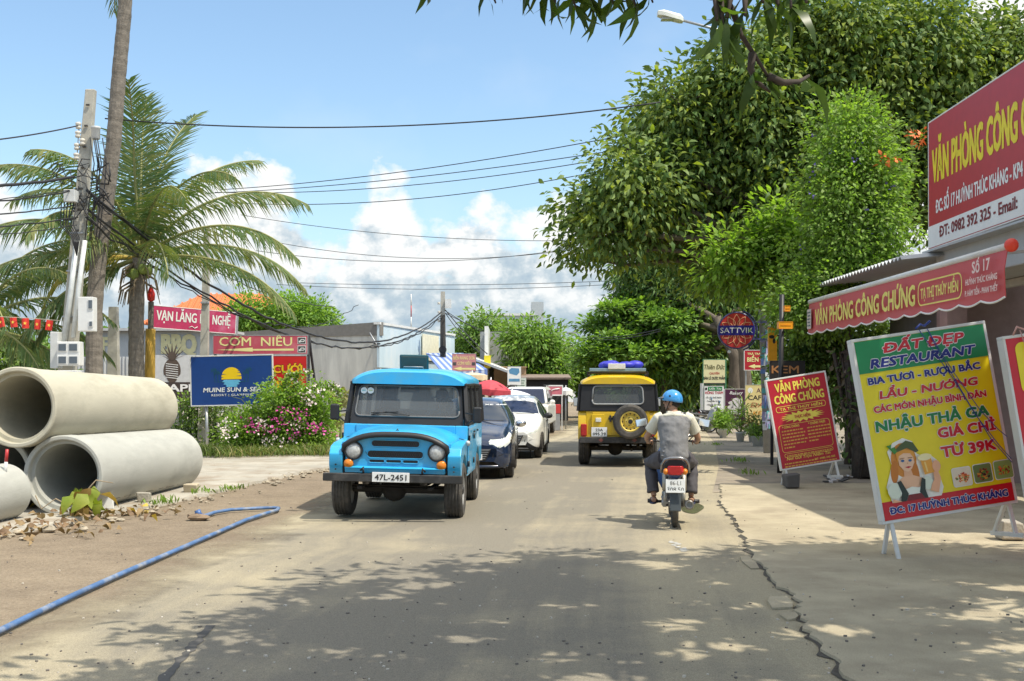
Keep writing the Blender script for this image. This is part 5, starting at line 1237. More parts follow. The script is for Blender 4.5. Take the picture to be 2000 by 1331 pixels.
def twig(pts, n, L, seed, Wd=.036, spread=1.0):
    n = max(2, int(n * .8))
    rg = np.random.default_rng(seed); pts = [Vector(q) for q in pts]; b = mt_.location
    mb = MB(); mb.tube([q - b for q in pts], [.016 - .011 * i / (len(pts) - 1) for i in range(len(pts))], 7); mb.build('twig', mat('twig_bark', (.06, .045, .035), rough=.9), mt_, fixn=False)
    P_, D_ = [], []
    for i in range(n):
        t = rg.uniform(.15, 1) ** .8 * (len(pts) - 1); k = min(int(t), len(pts) - 2); q = pts[k].lerp(pts[k + 1], t - k); dv = (pts[k + 1] - pts[k]).normalized()
        P_.append(list(q - b)); D_.append([dv.x * .5 + rg.normal() * .55 * spread, dv.y * .5 + rg.normal() * .5, dv.z * .3 - .75 + rg.normal() * .3])
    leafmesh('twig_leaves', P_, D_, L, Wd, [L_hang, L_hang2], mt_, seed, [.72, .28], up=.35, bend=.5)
for i, (x0, y0, x1, y1, n) in enumerate(((830, -60, 838, -8, 3), (905, -60, 925, -18, 6), (950, -60, 968, 6, 5), (1000, -60, 1040, -8, 10), (1060, -60, 1085, 5, 12), (1100, -60, 1125, 15, 13), (1140, -70, 1160, 25, 15), (1180, -60, 1200, 12, 12), (1215, -70, 1245, 20, 13), (1250, -70, 1275, 5, 9), (1080, -70, 1110, -2, 10), (1190, -80, 1225, 0, 10), (1020, -70, 1060, 0, 8))):
    d_ = 5.6 + (i % 4) * .35
    twig([P(x0, y0 - 40, d_ + .2), P((x0 + x1) / 2 - 6, (y0 + y1) / 2 - 10, d_), P(x1, y1, d_ - .1)], n, .165, 200 + i)
d_ = 3.9
twig([P(1350, -120, 4.3), P(1405, -20, d_), P(1430, 20, d_), P(1448, 70, d_), P(1478, 115, d_), P(1500, 150, d_)], 7, .14, 301)
twig([P(1500, 150, d_), P(1530, 162, d_), P(1560, 160, d_ + .05), P(1580, 148, d_ + .1)], 4, .14, 302)
twig([P(1470, 105, d_), P(1466, 135, d_), P(1478, 160, d_), P(1505, 180, d_)], 4, .09, 303)
for i, (x0, y0, x1, y1, n) in enumerate(((1390, -40, 1400, 40, 13), (1430, -50, 1420, 35, 13), (1480, -60, 1490, 5, 13), (1530, -60, 1545, 15, 14), (1510, -40, 1520, 10, 10), (1450, -30, 1455, 30, 11), (1560, -50, 1575, 5, 8), (1400, -30, 1412, 55, 8))):
    twig([P(x0, y0 - 40, d_), P((x0 + x1) / 2 + 3, (y0 + y1) / 2, d_ - .1), P(x1, y1, d_ - .15)], int(n * .7), .15, 320 + i, .031)
# ================================================================== RIGHT SIDE: notary office, signs, plants
of = thing('notary_office', 'low shop building on the right with a grey fascia and dark open front', 'building', (7.33, 8.0, 0))
of.scale = (1.32, 1.32, 1.20)
M_fas = mat('grey_fascia', (.50, .52, .51), rough=.7, var=.06, dirt=(.38, .39, .38), dscale=1, damt=.5)
mb = MB(); mb.box((.75, 5.9, 3.2), (1.5, 5.6, .56)); mb.build('fascia', M_fas, of, bevel=.02)
mb = MB(); mb.box((-.08, 5.9, 3.38), (.2, 5.6, .03)); mb.build('light_stop_strip', M_corr, of)  # strip added under the roof sign to block sun through the gap
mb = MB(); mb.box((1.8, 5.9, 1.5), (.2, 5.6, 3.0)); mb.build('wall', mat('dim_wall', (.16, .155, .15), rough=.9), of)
mb = MB(); mb.box((1.0, 9.1, 1.5), (1.6, .2, 3.0)); mb.build('end_wall', mat('pink_wash', (.36, .27, .26), rough=.9), of)
for y in (8.75, 5.4): 
    mb = MB(); mb.box((.25, y, 1.46), (.26, .26, 2.92)); mb.build('pillar', mat('pink_pillar', (.45, .32, .31), rough=.85), of)
mb = MB(); mb.box((.62, 5.9, 2.86), (.08, 5.4, .1)); mb.build('rail', mat('pale_rail', (.55, .55, .50), rough=.6), of)
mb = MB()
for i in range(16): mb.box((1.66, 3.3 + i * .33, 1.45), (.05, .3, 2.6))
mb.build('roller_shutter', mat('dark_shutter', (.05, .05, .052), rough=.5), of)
mb = MB(); k = 60; vs = []
for i in range(k + 1):
    y = 8.4 + 4.4 * i / k; z = .03 * (1 if i % 2 else -1)
    vs += [(-.55, y, 3.28 + z), (2.2, y, 3.6 + z)]
mb.add(vs, [(2 * i, 2 * i + 1, 2 * i + 3, 2 * i + 2) for i in range(k)]); o = mb.build('tin_canopy', M_corr, of, fixn=False); o.modifiers.new('t', 'SOLIDIFY').thickness = .012
mb = MB()
for y in (10.2, 11.2, 12.2): mb.box((.4, y, 3.0), (.05, .05, .5))
mb.box((.4, 10.9, 2.82), (.06, 3.6, .08)); mb.box((.4, 10.9, 3.14), (.06, 3.6, .06)); mb.build('canopy_frame', mat('pale_rail', (.55, .55, .5)), of)
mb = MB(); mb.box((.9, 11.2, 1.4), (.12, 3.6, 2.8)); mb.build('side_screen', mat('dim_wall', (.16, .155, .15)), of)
# ---- big roof sign of the notary office
w, h = 7.2, 2.19
bs = thing('roof_sign', 'large dark red roof sign with yellow capitals on the office roof', 'sign', (7.16, 19.2 - w / 2, 4.09), (0, R(-.5), R(-90)))
y = board(bs, w, h, .12, mat('sign_maroon', hx('b3262e'), rough=.4, var=.06), M_white, .025) - .003
M_yl = mat('sign_yellow_letter', hx('e6d21e'), rough=.45)
lettering(bs, 'VĂN PHÒNG CÔNG CHỨNG', -w / 2 + .18 + 2.3, h * .50, 4.6, .60, M_yl, y, bold=.028)
lettering(bs, 'ĐC: SỐ 17 HUỲNH THÚC KHÁNG - KP4 - P. HÀM TIẾN', -w / 2 + .34 + 2.2, h * .265, 4.4, .23, S_wht, y, bold=.028)
mb = MB(); mb.box((0, y + .001, h * .095 + .012), (w - .05, .006, h * .18 - .03)); mb.build('white_band', S_wht, bs)
lettering(bs, 'ĐT: 0982 392 325 - Email:', -w / 2 + .5 + 1.45, h * .072, 2.9, .19, mat('letter_maroon', hx('7c1420'), rough=.5), y - .006, bold=.03)
# ---- awning banner with scalloped edge
Lb = 7.0
ab = thing('awning_banner', 'long red awning banner with a scalloped white edge on a roller tube', 'banner', (6.07, 23.1 - 1.32 * Lb / 2, 2.85), (0, 0, R(-90)))
ab.scale = (1.32, 1.32, 1.32)
S_ban = mat('banner_rose', hx('c24c4e'), rough=.5, var=.06, scale=1.2, stretch=(1, 1, .3))
pts_ = []; nsc = 13
for i in range(nsc):
    for k in range(7):
        t_ = k / 7; pts_.append((-Lb / 2 + Lb * (i + t_) / nsc, -.035 * math.sin(PI * t_)))
pts_.append((Lb / 2, 0))
mb = MB(); vs = [(x, 0, z) for x, z in pts_] + [(x, .06 * math.sin(x * 1.1) * .3, .26) for x, z in pts_] + [(x, 0.02, .46) for x, z in pts_]; n = len(pts_)
mb.add(vs, [(i, i + 1, i + 1 + n, i + n) for i in range(n - 1)] + [(i + n, i + 1 + n, i + 1 + 2 * n, i + 2 * n) for i in range(n - 1)])
o = mb.build('cloth', S_ban, ab, fixn=False); o.modifiers.new('t', 'SOLIDIFY').thickness = .008
mb = MB(); mb.tube([(x, -.006, z) for x, z in pts_], .011, 6); mb.build('scallop_trim', S_wht, ab)
mb = MB(); mb.cyl((-Lb / 2, .03, .475), (Lb / 2, .03, .475), .035, n=12); mb.build('roller_tube', M_white, ab)
mb = MB(); mb.sph((Lb / 2 + .06, .03, .475), .065, 14); mb.build('end_knob', mat('knob_red', (.75, .06, .03), rough=.4), ab)
lettering(ab, 'VĂN PHÒNG CÔNG CHỨNG', -.82, .075, 4.2, .25, mat('banner_cream', hx('e3d86a'), rough=.5), -.045, bold=.032)
mb = MB(); ringstrip(mb, rrect(1.98, .195, 1.24, .27, .1), rrect(1.98, .195, 1.20, .24, .085), -.045); mb.build('name_border', mat('banner_cream', hx('e3d86a')), ab)
lettering(ab, 'TẠ THỊ THÚY HIỀN', 1.98, .135, 1.06, .12, mat('banner_cream', hx('e3d86a')), -.045, bold=.025)
M_pw = mat('letter_palepink', hx('e8cfc8'), rough=.5)
lettering(ab, 'Số 17', 3.06, .28, .42, .12, M_pw, -.045, bold=.03); lettering(ab, 'HUỲNH THÚC KHÁNG', 3.06, .175, .74, .062, M_pw, -.045, bold=.03); lettering(ab, 'P. HÀM TIẾN - PHAN THIẾT', 3.06, .065, .76, .06, M_pw, -.045, bold=.03)
mb = MB(); mb.box((-3.32, -.03, .2), (.22, .006, .3)); f = mb.build('printed_label', mat('print_pale', hx('c9bfb8'), rough=.5), ab)
mb = MB()
for k in range(5): mb.box((-3.32, -.036, .1 + .05 * k), (.16 - .03 * (k % 2), .004, .018))
mb.build('printed_line', mat('print_slate', hx('56606a'), rough=.5), f)
mb = MB()
for x in (-2.6, 0, 2.6): mb.bar((x, .04, .475), (x, 1.4, .62), .03)
mb.build('arm', M_steel, ab)
# ---- helper: pose of a leaning board from its lower corners and upper left corner
def lean_board(name, label, bl, br, tl, d, cat='sign', yaw=0.):
    B1, B2, T1 = P(*bl, d), P(*br, d), P(*tl, d)
    w = (B2 - B1).length; roll = math.atan2(-(B2.z - B1.z), B2.x - B1.x); h = (T1 - B1).length
    return thing(name, label, cat, (B1 + B2) / 2, (0, roll, R(yaw))), w, h
def a_legs(root, xs, zdrop, yb, m=M_white):
    for x, zd in zip(xs, zdrop):
        mb = MB(); mb.bar((x, -.02, .02), (x - .0, -.06, -zd), .035); mb.bar((x, .03, .02), (x, yb, -zd), .035); mb.bar((x, -.22, -zd - .012), (x, yb + .06, -zd - .012), .04)
        mb.build('leg', m, root)
# ---- red notary easel sign
rs, w, h = lean_board('notary_sign', 'red notary easel sign with a yellow starburst before the dark trunk', (1523, 919), (1644, 902), (1500, 741), 19.4)
rs.rotation_euler = (R(-4), rs.rotation_euler.y + R(-1), R(4))
S_cr = mat('sign_crimson_red', hx('b51f31'), rough=.4, var=.05)
y = board(rs, w, h, .07, S_cr, M_white, .028) - .003
M_lt = mat('easel_cream', hx('ecd95a'), rough=.45)
lettering(rs, 'VĂN PHÒNG', .0, h * .845, w * .74, .155, M_lt, y, bold=.03); lettering(rs, 'CÔNG CHỨNG', .0, h * .715, w * .82, .155, M_lt, y, bold=.03)
mb = MB(); ringstrip(mb, rrect(0, h * .655, w * .82, h * .065, .04), rrect(0, h * .655, w * .805, h * .055, .035), y); mb.build('name_border', M_lt, rs)
lettering(rs, 'TẠ THỊ THÚY HIỀN', 0, h * .638, w * .7, .05, M_lt, y, bold=.02)
mb = MB(); st = []
for i in range(36):
    a = 2 * PI * i / 36; k = 1 if i % 2 == 0 else .68; ex = w * .37 * (1 if abs(math.cos(a)) > .7 or i % 2 else .9)
    st.append((ex * k * math.cos(a), h * .555 + h * .055 * (k + .15 * (i % 2 == 0)) * math.sin(a)))
mb.flat(st, y); mb.build('starburst', M_lt, rs)
lettering(rs, 'THỰC HIỆN:', 0, h * .537, w * .27, .055, S_cr, y - .004, bold=.03)
mb = MB(); ringstrip(mb, rrect(0, h * .335, w * .84, h * .30, .05), rrect(0, h * .335, w * .828, h * .292, .046), y)
ringstrip(mb, rrect(0, h * .152, w * .8, h * .042, .03), rrect(0, h * .152, w * .79, h * .035, .027), y); mb.build('text_border', M_lt, rs)
lettering(rs, '* CÔNG CHỨNG', -w * .22, h * .445, w * .28, .04, M_lt, y, bold=.02); lettering(rs, '* CHỨNG THỰC', w * .21, h * .445, w * .28, .04, M_lt, y, bold=.02)
mb = MB(); rgx = random.Random(3)
for cx_, nl in ((-.2, 6), (.22, 5)):
    for k in range(nl):
        zz = h * (.415 - .036 * k); x0 = w * (cx_ - .18); xx = x0; end = x0 + w * (.36 if k < nl - 1 else .16)
        while xx < end:
            l_ = rgx.uniform(.02, .06); mb.flat([(xx, zz - .011), (xx + l_, zz - .011), (xx + l_, zz + .011), (xx, zz + .011)], y); xx += l_ + .012
for x0, x1, zz in ((-.36, .36, .146), (-.42, .1, .062), (-.42, .42, .032)):
    xx = w * x0
    while xx < w * x1:
        l_ = rgx.uniform(.02, .06); mb.flat([(xx, h * zz - .010), (xx + l_, h * zz - .010), (xx + l_, h * zz + .012), (xx, h * zz + .012)], y); xx += l_ + .012
mb.build('small_print', mat('small_print_gold', hx('d8a94a'), rough=.5), rs)
lettering(rs, 'Nơi Gửi Trọn Niềm Tin', -.02, h * .10, w * .72, .05, M_lt, y, bold=.01, shear=.3)
lettering(rs, 'ĐT: 0982 392 325', w * .24, h * .058, w * .34, .032, M_lt, y, bold=.02)
a_legs(rs, (-w * .42, w * .4), (.32, .24), .42)
stone('dark concrete block weighing down the red easel sign', G(1547, 952, .045), (.12, .14, .11), mat('dark_block', (.09, .085, .08), rough=.95), 7)
mb = MB(); rgx = random.Random(8)
for k in range(14):
    c = G(1640 + rgx.uniform(-30, 25), 932 + rgx.uniform(-4, 10), .05); mb.box(c, (rgx.uniform(.05, .18), rgx.uniform(.05, .12), .02), (rgx.uniform(-.4, .4), rgx.uniform(-.4, .4), rgx.uniform(0, 3)), m=k % 2)
tag(mb.build('litter', [mat('litter_pale', (.5, .5, .5), rough=.8), mat('litter_dark', (.06, .06, .06), rough=.8)]), 'scraps of litter lying at the foot of the dark trunk', 'litter', kind='stuff')
# ---- big yellow restaurant easel sign
ds, w, h = lean_board('restaurant_sign', 'big yellow restaurant easel sign with a green header and painted barmaid', (1714, 1019), (1991, 988), (1652, 661), 11.4)
ds.rotation_euler = (R(-5), ds.rotation_euler.y + R(-1.8), R(6))
S_dy = mat('sign_bright_yellow', hx('f0dc12'), rough=.4, var=.04)
y = board(ds, w, h, .10, S_dy, M_white, .03) - .004
S_grn = mat('sign_green', hx('0f8a4b'), rough=.4, var=.05); S_rd = mat('sign_bright_red', hx('cc1524'), rough=.4, var=.05)
S_nv = mat('letter_navy', hx('16237f'), rough=.45); S_gr2 = mat('letter_green', hx('0c7d3f'), rough=.45)
mb = MB(); mb.box((0, y, h * .895), (w - .062, .004, h * .175)); mb.build('header_band', S_grn, ds)
mb = MB(); mb.box((0, y, h * .066), (w - .062, .004, h * .098)); mb.build('footer_band', S_rd, ds)
yl = y - .006
lettering(ds, 'ĐẤT ĐẸP', .03, h * .902, w * .62, .105, [S_rd, S_wht], yl, bold=.05, out=.035, shear=.2)
lettering(ds, 'RESTAURANT', -.0, h * .828, w * .80, .10, [S_nv, S_wht], yl, bold=.05, out=.035, shear=.2)
lettering(ds, 'BIA TƯƠI - RƯỢU BẮC', -.02, h * .743, w * .84, .075, [S_nv, S_wht], yl, bold=.05, out=.032)
lettering(ds, 'LẨU - NƯỚNG', 0, h * .660, w * .74, .085, [S_rd, S_wht], yl, bold=.05, out=.03, shear=.12)
lettering(ds, 'CÁC MÓN NHẬU BÌNH DÂN', -.01, h * .590, w * .84, .07, [S_rd, S_wht], yl, bold=.05, out=.032)
lettering(ds, 'NHẬU THẢ GA', -.02, h * .487, w * .85, .115, [S_gr2, S_wht], yl, bold=.05, out=.03, shear=.05)
lettering(ds, 'GIÁ CHỈ', w * .22, h * .405, w * .44, .11, [S_rd, S_wht], yl, bold=.05, out=.032)
lettering(ds, 'TỪ 39K', w * .21, h * .300, w * .42, .115, [S_rd, S_wht], yl, bold=.05, out=.032)
lettering(ds, 'ĐC: 17 HUỲNH THÚC KHÁNG', 0, h * .045, w * .88, .075, [S_nv, S_wht], yl, bold=.05, out=.032)
def img(pts, cx, cz, s, yy, m, name='printed_picture', parent=ds):
    mb = MB(); mb.flat([(cx + u * s, cz + v * s) for u, v in pts], yy); return mb.build(name, m, parent)
def ell(a, b, cx=0, cz=0, n=22, rot=0.): return [(cx + a * math.cos(t) * math.cos(rot) - b * math.sin(t) * math.sin(rot), cz + a * math.cos(t) * math.sin(rot) + b * math.sin(t) * math.cos(rot)) for t in [2 * PI * i / n for i in range(n)]]
# barmaid picture: flat printed shapes layered on the panel
def pm(n_, h_): return mat('print_' + n_, hx(h_), rough=.45, var=.03)
bx, bz, s_ = -w * .245, h * .105, .58
q = [(-.40, 0), (.50, 0), (.56, .14), (.50, .45), (.52, .62), (.44, .70), (.30, .70), (.18, .78), (.14, 1.0), (-.02, 1.08), (-.22, 1.02), (-.34, .88), (-.30, .66), (-.36, .50), (-.46, .28)]
yy0 = yl
LAY = [('printed_picture', q, 'pale', 'f2efe2'), ('hair', ell(.23, .30, -.07, .70), None, 'd98a2b'), ('hair', ell(.07, .20, -.27, .52, rot=-.15), None, 'c9771f'), ('hair', ell(.065, .20, .10, .50, rot=.1), None, 'c9771f'),
       ('neck', [(-.12, .36), (.06, .36), (.02, .56), (-.10, .56)], None, 'eeb68c'), ('chest', [(-.25, .12), (.22, .12), (.24, .34), (.05, .42), (-.13, .42), (-.26, .34)], None, 'f0bd95'),
       ('face', [(-.17, .78), (-.17, .62), (-.10, .52), (-.03, .49), (.05, .54), (.11, .64), (.10, .78), (-.02, .86)], None, 'f3c7a2'),
       ('fringe', [(-.19, .66), (-.20, .84), (-.06, .90), (.12, .84), (.13, .68), (.06, .80), (-.06, .82), (-.15, .78)], None, 'e59c35'),
       ('hat', [(-.26, .84), (-.10, .97), (.02, 1.03), (.14, .98), (.22, .82), (.16, .80), (.02, .90), (-.14, .86)], None, '4a5a2c'), ('hat_feather', [(-.34, .98), (-.22, .82), (-.17, .86), (-.20, .95), (-.27, .93), (-.25, 1.0)], None, '3f8a35'),
       ('eye', ell(.032, .022, -.10, .69), None, '2c5f93'), ('eye', ell(.032, .022, .035, .68), None, '2c5f93'), ('brow', [(-.15, .735), (-.06, .74), (-.06, .73), (-.15, .722)], None, '8a5318'), ('brow', [(.0, .735), (.08, .73), (.08, .72), (.0, .724)], None, '8a5318'),
       ('mouth', [(-.08, .575), (-.02, .585), (.04, .575), (-.02, .55)], None, 'c02432'), ('nose', [(-.035, .63), (-.02, .66), (-.012, .625)], None, 'd59a74'),
       ('sleeve', ell(.13, .14, -.33, .20), None, 'dfe6cf'), ('sleeve', ell(.10, .12, .28, .25), None, 'dfe6cf'), ('blouse', [(-.24, .10), (.20, .10), (.22, .24), (.10, .20), (-.02, .23), (-.14, .20), (-.25, .26)], None, 'eef0e0'),
       ('bodice', [(-.27, .34), (-.20, .36), (-.10, .12), (-.16, 0), (-.26, 0), (-.22, .15)], None, '24332a'), ('bodice', [(.24, .32), (.18, .36), (.10, .12), (.16, 0), (.24, 0), (.21, .15)], None, '24332a'), ('bodice', [(-.16, 0), (.18, 0), (.12, .10), (-.10, .10)], None, '7b1d22'),
       ('arm', [(.30, .12), (.44, .06), (.52, .30), (.48, .48), (.40, .47), (.40, .30), (.34, .22)], None, 'edb187'), ('arm', [(-.40, .06), (-.28, .02), (-.24, -.0), (-.40, 0)], None, 'edb187'),
       ('mug', [(.20, .70), (.40, .69), (.42, .42), (.24, .40)], None, 'e9a43a'), ('mug', ell(.13, .06, .29, .70), None, 'f7e9b0'), ('mug', [(.26, .62), (.29, .62), (.31, .44), (.28, .44)], None, 'f3cf7a'), ('hand', ell(.075, .10, .47, .52), None, 'edb187')]
for i, (nm, pl_, a_, col) in enumerate(LAY): img(pl_, bx, bz, s_, yy0 - .0012 * i, pm(col, col), 'printed_' + nm if not nm.startswith('printed') else nm)
rgx = random.Random(14)
for k, (cols, bg_) in enumerate(((('d95b22', 'e88a3c', 'b93a1c', '5f7f2f', 'f1d9a0'), 'e9dcc0'), (('7c2a16', 'a3461f', '4d7a2c', 'd8902f', '3a1810'), '6b7f45'), (('e2702f', 'c94a26', '7fae3b', '9fc24b', '7d3a1c'), '86a85a'))):
    cx_ = w * (.125 + .155 * k); cz_ = h * .185 + k * .004
    mb = MB(); mb.flat(rrect(cx_, cz_, .205, .195, .025), yl); mb.flat(rrect(cx_, cz_, .19, .18, .022), yl - .0015, 1)
    for j in range(60):
        a = rgx.uniform(0, 6.28); r_ = rgx.uniform(0, .07); mb.flat(ell(rgx.uniform(.008, .022), rgx.uniform(.005, .012), cx_ + r_ * math.cos(a), cz_ - .01 + r_ * .75 * math.sin(a), 7, rgx.uniform(0, 3)), yl - .003 - .00003 * j, 2 + rgx.randrange(5))
    mb.build('food_photo', [S_wht, pm(bg_, bg_)] + [pm(c_, c_) for c_ in cols], ds)
a_legs(ds, (-w * .43, w * .44), (.42, .30), .36)
# cords over the sign
mb = MB(); M_cord = mat('blue_cord', (.03, .06, .28), rough=.6)
ins = lambda u, v, yy=-.075: (w * (u - .5), yy, h * v)
for a in ([(.5, 1.0), (.60, .84), (.68, .72), (.80, .5), (.93, .32), (1.0, .24)], [(.56, 1.0), (.63, .86), (.70, .74), (.84, .52), (.95, .40), (1.0, .36)], [(.56, 1.0), (.60, .9), (.66, .78), (.76, .58), (.88, .36), (1.0, .22)]): mb.tube([ins(u, v) for u, v in a], .0042, 5)
mb.tube([ins(.48, 1.01), ins(.53, 1.03, -.03), ins(.57, 1.02, 0), ins(.6, 1.04, -.05)], .012, 6)
cs = mb.build('cord', M_cord, None); cs.location = ds.location; cs.rotation_euler = ds.rotation_euler; tag(cs, 'thin blue cords draped across the big yellow sign', 'cord')
stone('grey weathered block behind the leg of the yellow sign', G(1970, 1052, .045), (.13, .12, .1), M_pad, 9)
# ---- neighbouring yellow sign cut by the frame
ys, w2, h2 = lean_board('menu_sign', 'red bordered yellow easel sign cut off by the right frame edge', (2010, 1040), (2290, 1012), (1944, 655), 10.9)
ys.rotation_euler = (R(-5), ys.rotation_euler.y + R(-1.8), R(6))
y = board(ys, w2, h2, .10, S_rd, M_white, .03) - .004
mb = MB(); mb.flat(rrect(0, h2 * .83, w2 * .84, h2 * .26, .07), y); mb.flat(rrect(0, h2 * .36, w2 * .84, h2 * .62, .07), y); mb.build('yellow_panel', S_dy, ys)
lettering(ys, 'BIA', -w2 * .28, h2 * .76, .26, .085, [S_rd, S_wht], y - .004, bold=.04, out=.03)
mb = MB(); mb.flat(rrect(-w2 * .3, h2 * .5, .16, .22, .03), y - .003); f = mb.build('printed_glass', S_wht, ys)
mb = MB(); mb.flat(rrect(-w2 * .3, h2 * .49, .12, .15, .02), y - .0055); mb.build('printed_beer', S_gr2, f)
a_legs(ys, (-w2 * .43, w2 * .44), (.30, .28), .36)
mb = MB()
for a in ([(.13, 1.02), (.16, .9), (.24, .8), (.2, .66), (.22, .5), (.2, .42)], [(.2, 1.02), (.26, .88), (.3, .7), (.24, .55)]): mb.tube([(w2 * (u - .5), -.075, h2 * v) for u, v in a], .006, 5)
mb.tube([(w2 * -.42, -.06, h2 * 1.0), (w2 * -.37, -.03, h2 * 1.04), (w2 * -.3, .0, h2 * 1.02)], .01, 5)
cs = mb.build('cord', mat('pink_cord', (.55, .30, .25), rough=.6), None); cs.location = ys.location; cs.rotation_euler = ys.rotation_euler; tag(cs, 'loose pinkish cord hanging over the cut off yellow sign', 'cord')
# ---- street lamp post with posters and the round lotus sign
lp = thing('street_lamp', 'tall grey street lamp post plastered with small posters', 'street lamp', G(1499, 886)); b0 = lp.location.copy()
tp = P(1468, 60, b0.y) - b0
mb = MB(); mb.tube([(0, 0, 0), tp * .5, tp], [.105, .085, .06], 12); mb.build('post', mat('lamp_grey', (.30, .31, .31), rough=.6, var=.15, dirt=(.2, .2, .19), dscale=3), lp)
arm_end = P(1332, 40, b0.y - .3) - b0
mb = MB(); mb.tube([tp, P(1400, 58, b0.y - .15) - b0, arm_end], .035, 8); mb.build('arm', M_steel, lp)
mb = MB(); e0, e1 = P(1334, 40, b0.y - .3) - b0, P(1284, 27, b0.y - .35) - b0; ax = (e1 - e0)
mb.rings([[e0 + ax * t_ + Vector((0, dy * wd, dz)) for dy, dz in ((-.5, -.06), (.5, -.06), (.5, .05), (.25, .12 * tp_), (-.25, .12 * tp_), (-.5, .05))] for t_, wd, tp_ in ((0, .18, .6), (.12, .3, 1), (.75, .34, 1), (1, .2, .5))], True, True, 0, False); mb.build('lamp_head', mat('lamp_cream', (.72, .72, .64), rough=.4), lp, bevel=.01)
mb = MB(); mb.box(e0 + ax * .55 + Vector((0, 0, -.075)), (.4, .24, .03)); mb.build('lens', mat('lamp_lens', (.5, .5, .45), rough=.15), lp)
rgx = random.Random(31); mb = MB()
for k in range(42):
    t_ = rgx.uniform(.06, .29); c = tp * t_; a = rgx.uniform(-.9, .9) - PI / 2; r_ = .112 - .02 * t_
    mb.box(c + Vector((r_ * math.cos(a), r_ * math.sin(a), 0)), (.09 + .05 * rgx.random(), .006, .10 + .10 * rgx.random()), (0, rgx.uniform(-.1, .1), a + PI / 2), m=rgx.randrange(4))
o = mb.build('poster', [mat('poster_white', (.66, .68, .7), rough=.7), mat('poster_blue', (.14, .22, .5), rough=.7), mat('poster_teal', (.12, .42, .42), rough=.7), mat('poster_violet', (.32, .3, .5), rough=.7)], lp, fixn=False); o['kind'] = 'stuff'
lb = P(1484, 700, b0.y + .3); t = thing('post', 'second slim pale post standing right behind the lamp post', 'post', (P(1508, 755, b0.y + .4).x, b0.y + .4, 0)); mb = MB(); mb.cyl((0, 0, 0), (-.1, 0, 3.6), .06, n=10); mb.build('shaft', M_polecon, t)
c = P(1438, 646, b0.y - .15); rsn = thing('lotus_sign', 'round red lightbox sign with a lotus and a blue name band', 'sign', c, (0, 0, R(-6)))
rd = 36 * b0.y / F
mb = MB(); mb.lathe([(rd - .03, -.09), (rd, -.09), (rd, .09), (rd - .03, .09)], (0, 0, 0), (0, 1, 0), 40, closed=True); mb.build('rim', mat('rim_blue', (.07, .07, .2), rough=.4), rsn)
mb = MB(); mb.cyl((0, -.08, 0), (0, .08, 0), rd - .03, n=40); mb.build('panel', mat('lotus_red', hx('c23a35'), rough=.35), rsn)
M_pet = mat('petal_line', hx('edb98a'), rough=.5); mb = MB()
for sg_ in (1, -1):
    for a in (-62, -32, 0, 32, 62):
        a2 = R(90 * sg_ + a * sg_); ca, sa = math.cos(a2), math.sin(a2); L_ = rd * .86; out = []
        for k in range(13):
            t_ = k / 12; u = L_ * (.12 + .88 * t_); v = L_ * .2 * math.sin(PI * t_); out.append((u * ca - v * sa, u * sa + v * ca))
        o2 = out + [(L_ * (.12 + .88 * (1 - k / 12)) * ca + L_ * .2 * math.sin(PI * k / 12) * sa, L_ * (.12 + .88 * (1 - k / 12)) * sa - L_ * .2 * math.sin(PI * k / 12) * ca) for k in range(13)]
        mb.tube([(u, -.083, v) for u, v in o2], .008, 5)
mb.build('lotus_emblem', M_pet, rsn)
mb = MB(); hh = rd * .26; mb.flat([(-rd * .955, -hh), (rd * .955, -hh), (rd * .955, hh), (-rd * .955, hh)], -.096); mb.build('name_band', mat('band_violet', hx('2b2580'), rough=.35), rsn)
lettering(rsn, 'SATTVIK', 0, -rd * .14, rd * 1.74, rd * .29, S_wht, -.101, bold=.0)
mb = MB()
for z in (.22, -.22): mb.bar((rd * .85, 0, z), (rd + .30, .1, z), .04)
mb.tube([(rd * 1.12 * math.cos(a), .06, rd * 1.12 * math.sin(a)) for a in [R(-70 + 14 * i) for i in range(11)]], .02, 6); mb.build('bracket', mat('rim_blue', (.07, .07, .2)), rsn)
mb = MB(); mb.sph((-.18, -.02, -rd - .07), .045, 10); mb.build('bulb', S_wht, rsn)
# ---- shop signs behind the plants
rt, w, h, y = quad_sign('sea_food_sign', 'red restaurant sign with a white arrow beside the lamp post', 1453, 1506, 684, 724, 41, S_red, M_white, fw=.02)
lettering(rt, 'TRÀ TRANH', -.05, h * .76, .66, .08, S_ltr, y, bold=.03); lettering(rt, 'BIỂN ĐỎ', 0, h * .42, .77, .17, S_ltr, y, bold=.03)
mb = MB(); mb.flat([(-.34, h * .2), (-.1, h * .31), (-.1, h * .25), (.3, h * .25), (.3, h * .15), (-.1, h * .15), (-.1, h * .09)], y); mb.build('arrow', S_ltr, rt)
mb = MB(); mb.box((-w * .42, .05, -rt.location.z / 2), (.05, .05, rt.location.z)); mb.build('post', M_steel, rt)
rt, w, h, y = quad_sign('pharmacy_sign', 'tall cream pharmacy board above the white hairdresser board', 1373, 1417, 702, 752, 45, mat('board_cream', hx('d5cda0'), rough=.6, var=.06), mat('frame_green', (.05, .2, .1), rough=.5), fw=.02)
lettering(rt, 'Thiên Đức', 0, h * .6, .82, .2, mat('letter_olive', hx('5e5b38'), rough=.6), y, shear=.25); lettering(rt, 'CHUYÊN', 0, h * .40, .4, .09, S_red, y, bold=.02); lettering(rt, 'BÁN LẺ DƯỢC PHẨM', 0, h * .2, .86, .115, mat('letter_black', (.02, .02, .02), rough=.5), y, bold=.03)
mb = MB(); mb.box((0, y, .04), (w - .04, .006, .06)); mb.build('footer_band', mat('letter_black', (.02, .02, .02)), rt)
mb = MB()
